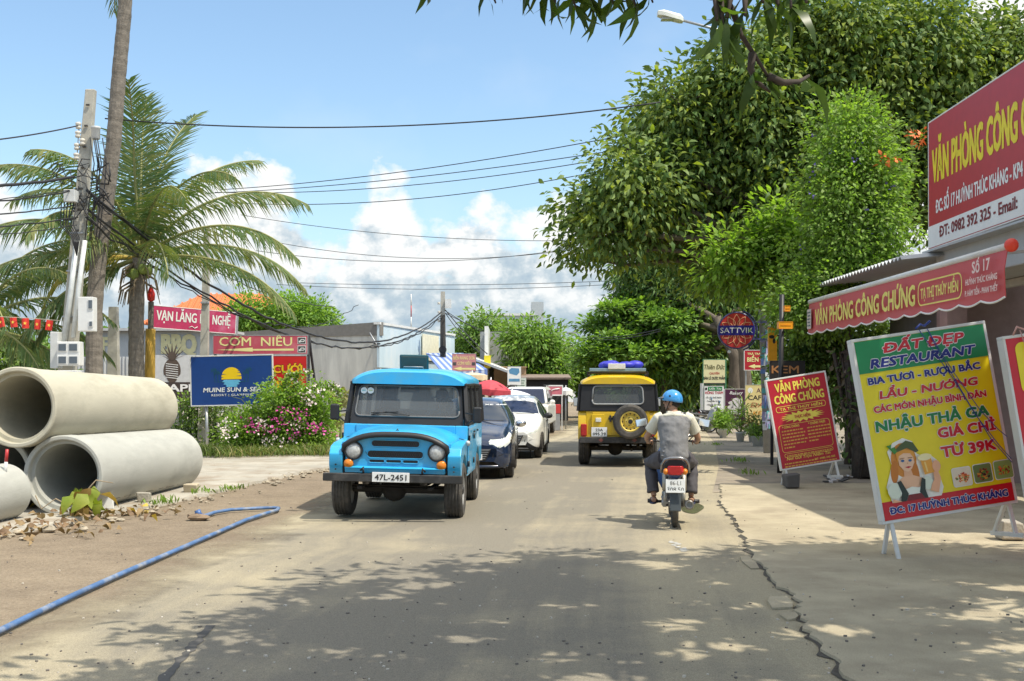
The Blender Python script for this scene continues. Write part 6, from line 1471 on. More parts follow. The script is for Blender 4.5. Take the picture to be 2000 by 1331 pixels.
for x in (-w * .48, w * .52): mb.box((x, .06, (h - rt.location.z) / 2), (.05, .05, rt.location.z + h))
mb.build('post', mat('frame_green', (.05, .2, .1)), rt)
rt, w, h, y = quad_sign('hairdresser_sign', 'white hairdresser board with a green heading under the pharmacy board', 1375, 1414, 754, 812, 44, S_wht, M_steel, fw=.015)
mb = MB(); mb.box((.04, y, h * .9), (w * .72, .005, h * .13)); mb.build('heading_band', S_gr2, rt)
lettering(rt, 'Uốn Tóc', .05, h * .87, .48, .08, S_wht, y - .006, bold=.02, shear=.2); lettering(rt, 'HỒNG THẮM', .0, h * .72, .7, .11, S_red, y, bold=.025)
for k, s2 in enumerate(('- Cắt, Uốn, Duỗi, Nhuộm', '- Trang Điểm Cô Dâu', '- Gội Đầu Thư Giãn')): lettering(rt, s2, -.03, h * (.58 - .12 * k), .64 - .08 * (k > 0), .06, mat('letter_black', (.02, .02, .02)), y, bold=.02)
mb = MB(); mb.flat(rrect(-w * .4, h * .9, .08, .1, .02), y - .004); mb.build('portrait_print', mat('letter_black', (.02, .02, .02)), rt)
mb = MB(); mb.box((-w * .55, .25, (h - rt.location.z) / 2 + .1), (.05, .5, rt.location.z + h)); mb.build('side_panel', M_white, rt)
rt, w, h, y = quad_sign('bakery_sign', 'dark purple bakery board with a white cake picture behind the plants', 1415, 1455, 760, 832, 42, mat('bakery_purple', hx('4a1f3d'), rough=.5, var=.08), M_white, fw=.015)
lettering(rt, 'Bakery', .05, h * .84, .5, .12, S_wht, y, shear=.35, bold=.01, arch=-.03)
mb = MB()
for u, v, a, b in ((.03, .62, .28, .09), (.08, .70, .18, .08), (-.02, .5, .26, .1), (-.12, .38, .16, .11), (.1, .36, .14, .07)): mb.flat(ell(a, b, u, v * h, 16), y - .001 * (v * 10 % 3))
mb.build('cake_picture', mat('print_cream', hx('d6d2d6'), rough=.5), rt)
lettering(rt, 'Bánh', -.02, h * .2, .3, .06, S_wht, y, shear=.3)
mb = MB(); mb.box((-w * .5, .05, (h - rt.location.z) / 2), (.04, .04, rt.location.z + h)); mb.build('post', M_white, rt)
rt, w, h, y = quad_sign('cafe_sign', 'cream cafe board with dark capitals left of the lamp post', 1455, 1508, 752, 830, 40, mat('board_butter', hx('dcc98a'), rough=.55, var=.05), M_steel, fw=.01)
lettering(rt, 'AN', .08, h * .80, .32, .17, mat('letter_purple', hx('532045'), rough=.5), y, bold=.0); lettering(rt, 'CAFÉ', -.08, h * .62, .6, .17, mat('letter_black', (.02, .02, .02)), y, bold=.02); lettering(rt, 'ĐÁ', -.05, h * .44, .5, .17, mat('letter_brick', hx('b5654a'), rough=.5), y, shear=.2)
mb = MB(); mb.flat(ell(.09, .1, -.3, h * .86), y); mb.build('flower_emblem', S_wht, rt)
lettering(rt, 'KEM', .05, h * .24, .52, .15, mat('letter_orange', hx('d8912c'), rough=.5), y, shear=.2)
rt, w, h, y = quad_sign('ice_cream_sign', 'dark signboard with glowing brown capitals half hidden by the shrub', 1503, 1572, 705, 760, 24, mat('sign_black', (.02, .017, .015), rough=.5), M_black, fw=.015)
lettering(rt, 'KEM', -.05, h * .55, .58, .17, mat('letter_copper', hx('b07a4a'), rough=.5), y, bold=.02); lettering(rt, 'BƠ', .1, h * .14, .34, .17, mat('letter_copper', hx('b07a4a')), y, bold=.02)
mb = MB(); mb.box((0, .1, -rt.location.z / 2), (.08, .08, rt.location.z)); mb.build('post', M_black, rt)
M_or = mat('sign_orange', hx('eda31b'), rough=.45)
rt, w, h, y = quad_sign('vertical_sign', 'tall narrow orange yellow vertical sign behind the slim post', 1500, 1517, 640, 706, 25, M_or, M_or, fw=.01)
mb = MB(); mb.flat(ell(.06, .04, -.02, h * .72), y); mb.flat(ell(.03, .06, .03, h * .6), y); mb.build('printed_mark', mat('letter_black', (.02, .02, .02)), rt)
mb = MB(); mb.box((0, .05, -rt.location.z / 2), (.06, .06, rt.location.z)); mb.build('post', M_black, rt)
for lab, px0, px1, y0, y1 in (('small orange box sign high among the shrub leaves', 1531, 1542, 598, 609), ('wide orange box sign hung below the small orange one', 1519, 1547, 629, 643)):
    rt, w, h, y = quad_sign('box_sign', lab, px0, px1, y0, y1, 22, M_or, mat('sign_amber', hx('d98a10'), rough=.45), t=.15, fw=.008)
    mb = MB(); mb.box((0, y, h * .5), (w * .7, .006, .02)); mb.build('printed_line', mat('sign_amber', hx('d98a10')), rt)
    mb = MB(); mb.bar((0, .08, h * .5), (.2, .7, h * .5), .04); mb.build('bracket', M_black, rt)
t = thing('sign_pole', 'dark pole carrying the orange signs behind the slim post', 'pole', (P(1527, 755, 22.5).x, 22.7, 0)); mb = MB(); mb.cyl((0, 0, 0), (.05, 0, 3.6), .05, n=8); mb.build('shaft', M_black, t)
wp = thing('post', 'white post with blue stickers between the parked bikes and boards', 'post', (P(1361, 755, 60).x, 60, 0)); zt = P(0, 696, 60).z
mb = MB(); mb.cyl((0, 0, 0), (-.1, 0, zt), .11, n=10); mb.build('shaft', mat('post_white', (.6, .62, .63), rough=.6), wp)
mb = MB(); mb.cyl((-.03, 0, zt * .45), (-.05, 0, zt * .62), .118, n=10); mb.build('sticker', mat('poster_blue', (.14, .22, .5)), wp)
for lab, px, y0, d_, c_ in (('short white stake behind the parked dark bike', 1350, 775, 61, M_white), ('orange topped stake behind the rider helmet', 1319, 764, 62, M_or), ('pale blue stake right of the rider helmet', 1331, 770, 63, mat('stake_blue', (.35, .5, .62), rough=.6))):
    t = thing('stake', lab, 'stake', (P(px, 755, d_).x, d_, 0)); mb = MB(); z = P(0, y0, d_).z; mb.box((0, 0, z / 2), (.12, .05, z)); mb.build('shaft', M_white, t); mb = MB(); mb.box((0, -.03, z - .1), (.16, .05, .25)); mb.build('cap', c_, t)
# ---- potted plants
def potted(label, px, py, hpx, seed, L, Wd, up, m, pot=M_white, spike=False):
    p = G(px, py); s_ = p.y / F; t = thing('potted_plant', label, 'plant', p, group='potted plants beside the lamp post')
    mb = MB(); r_ = .14; mb.lathe([(r_ * .75, 0), (r_ * 1.05, .26), (r_ * 1.12, .26), (r_ * 1.12, .30), (r_ * .95, .30), (r_ * .9, .25), (.01, .25)], (0, 0, 0), (0, 0, 1), 16); mb.build('pot', pot, t)
    rg = np.random.default_rng(seed); n = 240 if not spike else 120; H = hpx * s_
    pp = np.column_stack([rg.normal(0, .13, n), rg.normal(0, .13, n), .3 + np.abs(rg.normal(0, .4, n)) * (H - .3) * .8]); pp[:, 2] = np.minimum(pp[:, 2], H)
    dd = np.column_stack([rg.normal(0, 1, n), rg.normal(0, 1, n), rg.normal(up, .5, n)])
    leafmesh('foliage', pp, dd, L, Wd, m, t, seed, bend=.8)
    mb = MB(); rgx = random.Random(seed)
    for k in range(5): mb.tube([(0, 0, .25), (rgx.gauss(0, .06), rgx.gauss(0, .06), H * .5), (rgx.gauss(0, .14), rgx.gauss(0, .14), H * .9)], [.012, .009, .004], 5)
    mb.build('stem', mat('green_stem', (.12, .14, .05)), t)
potted('leafy plant with broad blades left of the potted row', 1412, 856, 62, 1, .34, .06, .5, [L_vine, L_lime, L_mid])
potted('tall spiky plant in a white pot before the bakery board', 1446, 863, 100, 2, .48, .04, .9, [L_mid, L_vine], spike=True)
potted('reddish bushy plant in a pale pot before the cafe board', 1470, 864, 70, 3, .16, .05, .4, [L_mid, leafmat('russet_leaf', (.22, .14, .05), (.3, .18, .07))])
potted('dark round plant in a white pot closest to the lamp post', 1488, 872, 66, 4, .15, .05, .5, [L_dark, L_mid])
potted('small fern plant in a white pot just left of the lamp post', 1478, 872, 44, 5, .2, .04, .3, [L_mid, L_lime])
# ================================================================== VEHICLES
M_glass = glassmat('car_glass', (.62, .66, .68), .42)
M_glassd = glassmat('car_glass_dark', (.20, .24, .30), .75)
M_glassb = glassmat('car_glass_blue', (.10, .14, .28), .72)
M_chrome = mat('chrome', (.75, .75, .75), rough=.12, metal=1.0, var=.05)
M_lens = mat('lamp_glass', (.50, .51, .50), rough=.08, var=.3, scale=30, spec=.8)
M_amber = mat('amber_lens', (.70, .22, .02), rough=.25, var=.15, scale=25)
M_redlens = mat('red_lens', (.42, .02, .02), rough=.2, var=.15, scale=25)
M_under = mat('underbody', (.022, .02, .018), rough=.85, var=.4, dirt=(.10, .085, .065), dscale=4, damt=.5)
M_seat = mat('seat_vinyl', (.035, .035, .04), rough=.6)
M_plate = mat('number_plate', (.78, .79, .78), rough=.4, var=.04)
M_pltxt = mat('plate_letter', (.015, .015, .015), rough=.5)
def wheel(parent, c, rr, w, rim_m, side, holes=12, hubc=None, name='wheel', car=False):
    """one wheel: tyre with tread grooves, rim child of the tyre"""
    ax = (side, 0, 0); c = Vector(c); k = rr * .60
    prof = [(k, -w * .42), (k + .02, -w * .5), (rr - .05, -w * .52), (rr - .012, -w * .43)]
    for g in (-.26, -.09, .09, .26): prof += [(rr, w * (g - .07)), (rr - .012, w * (g - .025)), (rr - .012, w * (g + .025)), (rr, w * (g + .07))]
    prof += [(rr - .012, w * .43), (rr - .05, w * .52), (k + .02, w * .5), (k, w * .42)]
    mb = MB(); mb.lathe(prof, c, ax, 40, closed=True); t = mb.build('wheel', M_rubber, parent); t.data.set_sharp_from_angle(angle=R(30))
    mb = MB()
    if car:
        mb.lathe([(k + .005, -w * .4), (k + .005, w * .40), (k - .015, w * .46), (k - .03, w * .42), (k - .03, w * .1), (.07, w * .1)], c, ax, 32)
        for j in range(5):
            a = 2 * PI * j / 5; u = Vector((0, math.cos(a), math.sin(a))); v = Vector((0, -math.sin(a), math.cos(a)))
            base = c + Vector((side * w * .38, 0, 0))
            for q in (-.35, .35): mb.bar(base + u * .05, base + (u + v * q).normalized() * (k - .02), .035, .045)
        mb.cyl(c + Vector((side * w * .3, 0, 0)), c + Vector((side * w * .45, 0, 0)), .06, .05, n=14)
    else:
        mb.lathe([(k + .005, -w * .38), (k + .01, w * .38), (k - .02, w * .44), (k - .035, w * .40), (k - .045, w * .22), (k * .62, w * .16), (k * .5, w * .30), (k * .34, w * .32), (k * .3, w * .36), (.001, w * .36)], c, ax, 32)
    r_ = mb.build('rim', rim_m, t); r_.data.set_sharp_from_angle(angle=R(35))
    if not car:
        mb = MB()
        for j in range(holes):
            a = 2 * PI * j / holes; q = c + Vector((side * w * .21, k * .76 * math.cos(a), k * .76 * math.sin(a))); mb.cyl(q, q + Vector((side * .012, 0, 0)), .017, n=8)
        for j in range(5):
            a = 2 * PI * j / 5; q = c + Vector((side * w * .34, k * .40 * math.cos(a), k * .40 * math.sin(a))); mb.cyl(q, q + Vector((side * .02, 0, 0)), .012, n=6)
        mb.cyl(c + Vector((side * w * .34, 0, 0)), c + Vector((side * w * .48, 0, 0)), .05, .045, n=14)
        mb.build('hub', M_black, t)
    return t
def seat(parent, x, y, z0=.62):
    mb = MB(); mb.box((x, y, z0), (.5, .5, .16)); mb.box((x, y - .27, z0 + .36), (.5, .13, .64), (R(-10), 0, 0)); mb.box((x, y - .36, z0 + .75), (.26, .09, .17)); mb.build('seat', M_seat, parent, bevel=.04, seg=2)
def uaz(name, label, loc, rotz, paint, roofp, rim_m, plate_f, plate_r, trimblack=True, roll=0., rear_plate=True):
    t = thing(name, label, 'jeep', loc, (0, R(roll), rotz))
    bl = 1.22
    # body sides with wheel arches
    def arc(cy, r, a0, a1, n=9): return [(cy + r * math.cos(R(a0 + (a1 - a0) * i / n)), .38 + r * math.sin(R(a0 + (a1 - a0) * i / n))) for i in range(n + 1)]
    side = [(1.70, .60), (1.76, .72), (1.76, .86), (1.68, .955), (1.5, .99), (.82, 1.03), (.80, bl), (-1.90, bl), (-1.97, 1.1), (-1.98, .60), (-1.62, .58)] + arc(-1.19, .46, 155, 20)[0:] + [(-.70, .52), (.70, .52)] + arc(1.19, .47, 162, 20)
    mb = MB()
    for s_ in (-1, 1): mb.prism(side, s_ * .685, s_ * .86, 'x')
    mb.box((0, -1.93, .90), (1.38, .08, .62)); mb.box((0, -.6, .56), (1.38, 2.7, .06)); mb.box((0, .80, .92), (1.38, .05, .6))
    body = mb.build('body', paint, t, bevel=.06, seg=4)
    # engine bay sides, front panel, bonnet
    def arch(x, top, side_, hw): return side_ + (top - side_) * (1 - abs(x / hw) ** 3.2)
    xs = [(-.655 + 1.31 * i / 16) for i in range(17)]
    mb = MB(); poly = [(-.66, .62), (.66, .62)] + [(x, arch(x, 1.125, .975, .66)) for x in xs[::-1]]
    mb.prism(poly, 1.60, 1.72, 'y'); fp = mb.build('front_panel', paint, t, bevel=.02, seg=2)
    mb = MB(); mb.box((0, 1.735, .665), (1.3, .05, .07), (R(-25), 0, 0)); mb.build('apron', paint, fp)
    rings = []
    for (y, top, sd, hw) in ((1.745, 1.115, .965, .665), (1.70, 1.14, .985, .67), (1.4, 1.165, 1.01, .69), (1.0, 1.185, 1.045, .72), (.72, 1.205, 1.075, .745)):
        rings.append([(-hw, y, sd - .06)] + [(-hw + 2 * hw * i / 16, y, arch(-hw + 2 * hw * i / 16, top, sd, hw)) for i in range(17)] + [(hw, y, sd - .06)])
    mb = MB(); mb.rings(rings, False, False, 0, True); bon = mb.build('bonnet', paint, t, fixn=False); bon.modifiers.new('t', 'SOLIDIFY').thickness = .02
    mb = MB()
    for s_ in (-1, 1): mb.box((s_ * .69, 1.2, .86), (.05, .9, .3))
    mb.build('wing_liner', paint, t)
    mb = MB(); mb.tube([(-.685, 1.70, .88)] + [(x * 1.02, 1.765 - .02 * abs(x), arch(x, 1.12, .965, .655) + .005) for x in xs] + [(.685, 1.70, .88)], .032, 8, flat=1.4) if trimblack else mb.tube([(x * 1.02, 1.755, arch(x, 1.12, .965, .655)) for x in xs], .014, 6)
    mb.build('bonnet_trim', M_black, bon)
    mb = MB(); mb.tube([(-.015, 1.6, 1.165), (0, 1.55, 1.19), (.015, 1.6, 1.165)], .008, 5); mb.build('bonnet_catch', M_black, bon)
    # grille slots
    M_mesh = mat('grille_mesh', (.03, .03, .03), rough=.5, var=.6, scale=70)
    for (cx, cz, w_, h_) in ((0, 1.005, .62, .075), (0, .865, .72, .085), (-.20, .775, .19, .032), (.02, .775, .19, .032), (.24, .775, .19, .032)):
        mb = MB(); out = rrect(cx, cz, w_ + .035, h_ + .035, (h_ + .03) / 2.2); inn = rrect(cx, cz, w_, h_, h_ / 2.2)
        mb.add([(u, 1.722, v) for u, v in out] + [(u, 1.735, v) for u, v in rrect(cx, cz, w_ + .015, h_ + .015, (h_ + .01) / 2.2)] + [(u, 1.722, v) for u, v in inn], [(i + a * len(out), (i + 1) % len(out) + a * len(out), (i + 1) % len(out) + (a + 1) * len(out), i + (a + 1) * len(out)) for a in range(2) for i in range(len(out))], 0, True)
        mb.add([(u, 1.7235, v) for u, v in inn], [tuple(range(len(inn)))[::-1]], 1)
        for i in range(int(w_ / .03)):
            for dz in (-1, 1):
                if h_ > .05: mb.bar((cx - w_ / 2 + .03 + .03 * i, 1.727, cz - h_ * .40), (cx - w_ / 2 + .03 + .03 * i + dz * .03, 1.727, cz + h_ * .40), .004, .003, m=2)
        mb.build('grille_slot', [paint, M_black, M_mesh], fp)
    for s_ in (-1, 1):
        mb = MB(); mb.lathe([(.10, 0), (.122, .005), (.122, .04), (.108, .05), (.10, .03)], (s_ * .545, 1.715, .905), (0, 1, 0), 28); h_ = mb.build('headlight', M_black, t)
        mb = MB(); mb.lathe([(.105, .01), (.100, .035), (.07, .055), (.03, .064), (.001, .066)], (s_ * .545, 1.715, .905), (0, 1, 0), 28); mb.build('lens', M_lens, h_)
        mb = MB(); mb.lathe([(.064, 0), (.064, .03), (.05, .05), (.001, .058)], (s_ * .605, 1.72, .735), (0, 1, 0), 20); mb.build('indicator', M_amber, t)
        mb = MB(); mb.lathe([(.03, 0), (.034, .01), (.034, .04), (.001, .055)], (s_ * .865, 1.05, 1.0), (s_, 0, 0), 12); mb.build('side_repeater', M_lens, t)
    for s_ in (-1, 1):
        mb = MB(); mb.tube([(s_ * .672, 1.722, .63), (s_ * .672, 1.724, .80), (s_ * .672, 1.722, .97)], .006, 5); mb.tube([(s_ * .70, .84, 1.06), (s_ * .862, .83, 1.02), (s_ * .863, .82, .56)], .006, 5); mb.build('panel_gap', M_black, t)
        mb = MB(); mb.box((s_ * .56, .79, 1.20), (.09, .05, .05)); mb.cyl((s_ * .52, .80, 1.21), (s_ * .60, .80, 1.21), .018, n=8); mb.build('screen_hinge', M_black, t, bevel=.006)
        for z, y in ((.66, 1.765), (.72, 1.768)):
            mb = MB(); mb.cyl((s_ * .77, y - .01, z), (s_ * .77, y + .006, z), .011, n=8); mb.build('bolt', M_under, t)
    # bumpers, plates
    mb = MB(); mb.box((0, 1.90, .57), (1.80, .07, .105)); mb.bar((-.38, 1.6, .56), (-.38, 1.9, .57), .07); mb.bar((.38, 1.6, .56), (.38, 1.9, .57), .07); fb = mb.build('front_bumper', mat('bumper_black', (.03, .03, .03), rough=.7, var=.3, dirt=(.12, .11, .1), dscale=6, damt=.5), t, bevel=.012)
    for s_ in (-1, 1):
        mb = MB(); mb.tube([(s_ * .38, 1.88, .62), (s_ * .38, 1.93, .66), (s_ * .38, 1.91, .70), (s_ * .42, 1.9, .66)], .014, 6); mb.build('tow_hook', M_black, fb)
    pf = thing('number_plate', None, None); del_ = pf; 
    for k_ in ('label', 'category'):
        if k_ in pf: del pf[k_]
    bpy.data.objects.remove(pf)
    mb = MB(); mb.box((.02, 1.945, .585), (.48, .012, .125)); pl_ = mb.build('number_plate', M_plate, t, bevel=.004)
    lt = lettering(pl_, plate_f, 0, 0, .41, .075, M_pltxt, -.0, bold=.02); lt.rotation_euler = (0, 0, PI); lt.location = (.02, 1.953, .548)
    mb = MB(); mb.box((0, -2.05, .585), (1.66, .09, .13)); mb.box((-.38, -1.95, .58), (.07, .2, .07)); mb.box((.38, -1.95, .58), (.07, .2, .07)); rb = mb.build('rear_bumper', mat('bumper_black', (.03, .03, .03)), t, bevel=.012)
    for s_ in (-1, 1):
        mb = MB(); mb.flat([(s_ * .36 - .055, .585), (s_ * .36, .63), (s_ * .36 + .055, .585), (s_ * .36, .54)], -2.097); mb.build('reflector', mat('dull_reflector', (.16, .05, .04), rough=.5), rb)
    # windscreen frame
    M_fr = M_black; zt = 1.80
    def wf(x, z): return (x, .73 - (z - 1.19) * .30, z)
    out = [(-.795, 1.17), (.795, 1.17), (.74, zt), (-.74, zt)]; hw0, hw1 = .735, .685
    inn = [(-hw0, 1.33), (hw0, 1.33), (hw1, 1.755), (-hw1, 1.755)]
    def rounded(q, r=.07, n=4):
        res = []
        for i in range(4):
            a, b_, c_ = Vector(q[i - 1]), Vector(q[i]), Vector(q[(i + 1) % 4]); d0 = (a - b_).normalized() * r; d1_ = (c_ - b_).normalized() * r
            for k in range(n + 1):
                t_ = k / n; res.append(tuple(b_ + d0 * (1 - t_) ** 2 + d1_ * t_ ** 2))
        return res
    o_, i_ = rounded(out, .03), rounded(inn, .09); n = len(o_)
    mb = MB(); vs = [Vector(wf(*p)) for p in o_] + [Vector(wf(*p)) for p in i_]; off = Vector((0, -.06, 0))
    mb.add(vs + [v + off for v in vs], [(i, (i + 1) % n, (i + 1) % n + n, i + n) for i in range(n)] + [(i + 2 * n, i + 3 * n, (i + 1) % n + 3 * n, (i + 1) % n + 2 * n) for i in range(n)] + [(i, i + 2 * n, (i + 1) % n + 2 * n, (i + 1) % n) for i in range(n)] + [(i + n, (i + 1) % n + n, (i + 1) % n + 3 * n, i + 3 * n) for i in range(n)])
    fr = mb.build('windscreen_frame', M_fr, t)
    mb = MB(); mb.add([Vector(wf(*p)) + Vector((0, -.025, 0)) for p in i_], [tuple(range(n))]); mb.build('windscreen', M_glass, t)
    mb = MB(); mb.tube([Vector(wf(*p)) + Vector((0, .004, 0)) for p in i_ + [i_[0]]], .013, 6); mb.build('windscreen_seal', mat('seal_grey', (.16, .16, .16), rough=.6), fr)
    for (x0, x1) in ((.05, -.30), (-.62, -.30)):
        mb = MB(); a, b_ = Vector(wf(-x0 * .8, 1.345)) + Vector((0, .03, 0)), Vector(wf(-x1, 1.39)) + Vector((0, .03, 0)); mb.cyl(a, b_, .007, n=6); c_ = b_; mb.bar(c_ + Vector((-.18, 0, .0)), c_ + Vector((.2, 0, -.02)), .012); mb.build('wiper', M_black, t)
    # roof
    rings = []
    for (y, lift, hw) in ((.66, -.03, .775), (.60, -.005, .80), (.40, .02, .815), (-.6, .045, .82), (-1.6, .035, .82), (-1.9, .01, .805), (-1.99, -.03, .775)):
        ring = []
        for i in range(25):
            u = -1 + 2 * i / 24; x = hw * math.copysign(abs(u) ** .85, u); zz = 1.83 + lift + .145 * (1 - abs(u) ** 3.6); ring.append((x, y, zz))
        rings.append([(-hw, y, 1.785 + lift * .3)] + ring + [(hw, y, 1.785 + lift * .3)])
    mb = MB(); mb.rings(rings, False, False, 0, True)
    for rg_, rev in ((rings[0], 0), (rings[-1], 1)): mb.add(rg_, [tuple(range(len(rg_)))], 0)
    rf_ = mb.build('roof', roofp, t, fixn=True)
    mb = MB(); mb.tube([(-.80, .64, 1.79), (-.82, .3, 1.79), (-.825, -.6, 1.80), (-.82, -1.7, 1.79), (-.79, -1.99, 1.785)], .016, 6); mb.tube([(.80, .64, 1.79), (.82, .3, 1.79), (.825, -.6, 1.80), (.82, -1.7, 1.79), (.79, -1.99, 1.785)], .016, 6); mb.tube([(-.79, -1.99, 1.785), (.79, -1.99, 1.785)], .016, 6); mb.build('rain_gutter', M_black, rf_)
    # upper side frames and side glass
    for s_ in (-1, 1):
        mb = MB()
        def xx(z): return s_ * (.835 - (z - bl) * .09)
        for (y0, y1, wd) in ((.72, .56, .07), (-.10, -.10, .07), (-.92, -.92, .07), (-1.92, -1.90, .12)): mb.bar((xx(bl), y0, bl - .01), (xx(1.80), y1, 1.80), .05, wd)
        mb.bar((xx(1.78), .58, 1.775), (xx(1.78), -1.92, 1.775), .05, .07); mb.bar((xx(bl + .03), .72, bl + .025), (xx(bl + .03), -1.94, bl + .025), .05, .06)
        mb.build('window_frame', M_fr, t)
        for (ya, yb, y2a, y2b) in ((.67, -.08, .55, -.08), (-.13, -.89, -.13, -.89), (-.96, -1.86, -.96, -1.85)):
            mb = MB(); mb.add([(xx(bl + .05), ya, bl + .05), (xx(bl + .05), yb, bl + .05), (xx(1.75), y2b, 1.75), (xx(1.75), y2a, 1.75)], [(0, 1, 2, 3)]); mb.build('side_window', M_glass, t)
        for (ya, yb) in ((.74, -.08), (-.12, -.70)):
            mb = MB(); mb.prism([(ya, .57), (ya, bl - .03), (yb, bl - .03), (yb, .57 if yb > -.3 else .80), (yb + .12 if yb < -.3 else yb, .57)], s_ * .858, s_ * .872, 'x'); dr = mb.build('door', paint, t, bevel=.008)
            mb = MB(); mb.bar((s_ * .895, yb + .08, 1.12), (s_ * .895, yb + .20, 1.12), .02, .025); mb.build('handle', M_black, dr)
            for z in (.70, 1.05):
                mb = MB(); mb.cyl((s_ * .88, ya + .005, z - .04), (s_ * .88, ya + .005, z + .04), .015, n=8); mb.build('hinge', M_black, dr)
        mb = MB(); mb.bar((s_ * .82, .76, 1.22), (s_ * .95, .80, 1.32), .02); mb.bar((s_ * .82, .74, 1.40), (s_ * .95, .80, 1.38), .02); mr_ = mb.build('mirror', M_black, t)
        mb = MB(); mb.box((s_ * .99, .80, 1.375), (.125, .07, .22)); mb.build('mirror_housing', M_black, mr_, bevel=.025)
        mb = MB(); mb.box((s_ * .99, .763, 1.375), (.10, .004, .19)); mb.build('mirror_glass', M_chrome, mr_)
        mb = MB(); mb.box((s_ * .735, -2.005, .80), (.13, .05, .26)); mb.build('tail_light', M_redlens, t, bevel=.015)
        mb = MB(); mb.lathe([(.045, 0), (.045, .03), (.001, .045)], (s_ * .735, -1.99, .62), (0, -1, 0), 16); mb.build('rear_reflector', M_redlens, t)
    # rear upper: black panel with a rounded window
    o_, i_ = [(-.82, bl), (.82, bl), (.775, 1.83), (-.775, 1.83)], rounded([(-.56, 1.36), (.56, 1.36), (.53, 1.76), (-.53, 1.76)], .10)
    o_ = rounded(o_, .02); n = len(o_); yy_ = lambda z: -1.985 + (z - bl) * .03
    mb = MB(); vs = [Vector((x, yy_(z), z)) for x, z in o_ + i_]; off = Vector((0, .05, 0))
    mb.add(vs + [v + off for v in vs], [(i, (i + 1) % n, (i + 1) % n + n, i + n) for i in range(n)] + [(i + 2 * n, i + 3 * n, (i + 1) % n + 3 * n, (i + 1) % n + 2 * n) for i in range(n)] + [(i, i + 2 * n, (i + 1) % n + 2 * n, (i + 1) % n) for i in range(n)] + [(i + n, (i + 1) % n + n, (i + 1) % n + 3 * n, i + 3 * n) for i in range(n)])
    rp_ = mb.build('rear_frame', M_fr, t)
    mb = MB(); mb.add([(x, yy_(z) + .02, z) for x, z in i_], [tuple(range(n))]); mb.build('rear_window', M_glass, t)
    mb = MB(); mb.tube([(x, yy_(z) - .006, z) for x, z in i_ + [i_[0]]], .018, 6); mb.build('window_seal', mat('seal_pale', (.30, .31, .31), rough=.5), rp_)
    # tailgate, spare wheel, rear plate
    mb = MB(); mb.box((-.03, -1.985, .93), (1.04, .03, .50)); tg_ = mb.build('tailgate', paint, t, bevel=.012)
    mb = MB(); mb.box((-.43, -2.0, 1.0), (.28, .02, .28)); mb.box((.1, -2.0, .93), (.5, .02, .4)); mb.build('pressed_panel', paint, tg_, bevel=.01)
    mb = MB(); mb.box((-.42, -2.02, 1.02), (.12, .04, .09)); mb.build('plate_lamp', mat('lamp_cream', (.72, .72, .64)), tg_, bevel=.01)
    mb = MB(); mb.bar((-.2, -2.02, 1.05), (.12, -2.05, 1.05), .03, .05); mb.box((-.08, -2.03, 1.05), (.06, .05, .12)); mb.box((-.16, -2.03, 1.05), (.04, .05, .14)); mb.build('spare_bracket', M_black, tg_)
    sw = wheel(t, (0, 0, 0), .375, .24, rim_m, -1); sw.rotation_euler = (0, 0, R(90)); sw.location = (.27, -2.13, .99); sw.name = 'spare_wheel'
    if plate_r:
        mb = MB(); mb.box((-.40, -2.03, .76), (.34, .012, .20)); pr_ = mb.build('number_plate', M_plate, t, bevel=.004)
        lettering(pr_, plate_r[0], -.40, .775, .16, .06, M_pltxt, -2.038, bold=.02); lettering(pr_, plate_r[1], -.40, .685, .28, .065, M_pltxt, -2.038, bold=.02)
    # wheels, axles, frame, interior
    for s_ in (-1, 1):
        for y in (1.19, -1.19): wheel(t, (s_ * .745, y, .375), .375, .235, rim_m, s_)
        for y in (1.19, -1.19):
            mb = MB(); mb.lathe([(.47, -.12), (.475, .1), (.40, .11), (.1, .112)], (s_ * .74, y, .38), (-s_, 0, 0), 24); 
    mb = MB()
    for y in (1.19, -1.19): mb.cyl((-.64, y, .37), (.64, y, .37), .055, n=12); mb.sph((.08 if y > 0 else -.05, y, .36), (.17, .16, .16), 14); mb.box((-.46, y, .42), (.07, 1.0, .04)); mb.box((.46, y, .42), (.07, 1.0, .04))
    mb.box((-.38, -.1, .52), (.08, 3.7, .1)); mb.box((.38, -.1, .52), (.08, 3.7, .1)); mb.box((0, .1, .45), (.36, .8, .2)); mb.box((0, 1.2, .75), (.7, .8, .4)); mb.cyl((-.6, 1.45, .42), (.6, 1.45, .42), .022, n=8); mb.cyl((-.1, -.6, .40), (.05, 1.19, .38), .035, n=8); mb.cyl((.3, -1.9, .36), (.3, -.4, .42), .03, n=8); mb.box((-.55, -.5, .5), (.3, .8, .2))
    mb.build('chassis', M_under, t, bevel=.01, seg=1)
    for s_ in (-1, 1):
        for y in (1.19, -1.19): mb = MB(); mb.box((s_ * .60, y, .80), (.16, .94, .05)); mb.box((s_ * .60, y + .47, .66), (.16, .03, .3)); mb.box((s_ * .60, y - .47, .66), (.16, .03, .3)); mb.build('wheel_arch', M_under, t)
    for x in (-.40, .40): seat(t, x, -.15, .72)
    mb = MB(); mb.box((0, -1.0, .74), (1.2, .45, .16)); mb.box((0, -1.26, 1.06), (1.2, .12, .55), (R(-8), 0, 0)); mb.build('rear_seat', M_seat, t, bevel=.04)
    mb = MB(); mb.box((0, .62, 1.12), (1.36, .22, .16)); mb.build('dashboard', M_black, t, bevel=.03)
    mb = MB(); mb.box((0, .44, 1.70), (.26, .03, .07)); mb.cyl((0, .46, 1.72), (0, .52, 1.78), .008, n=6); mb.build('rear_view_mirror', M_black, t)
    ax = Vector((0, -.85, .52)); mb = MB()
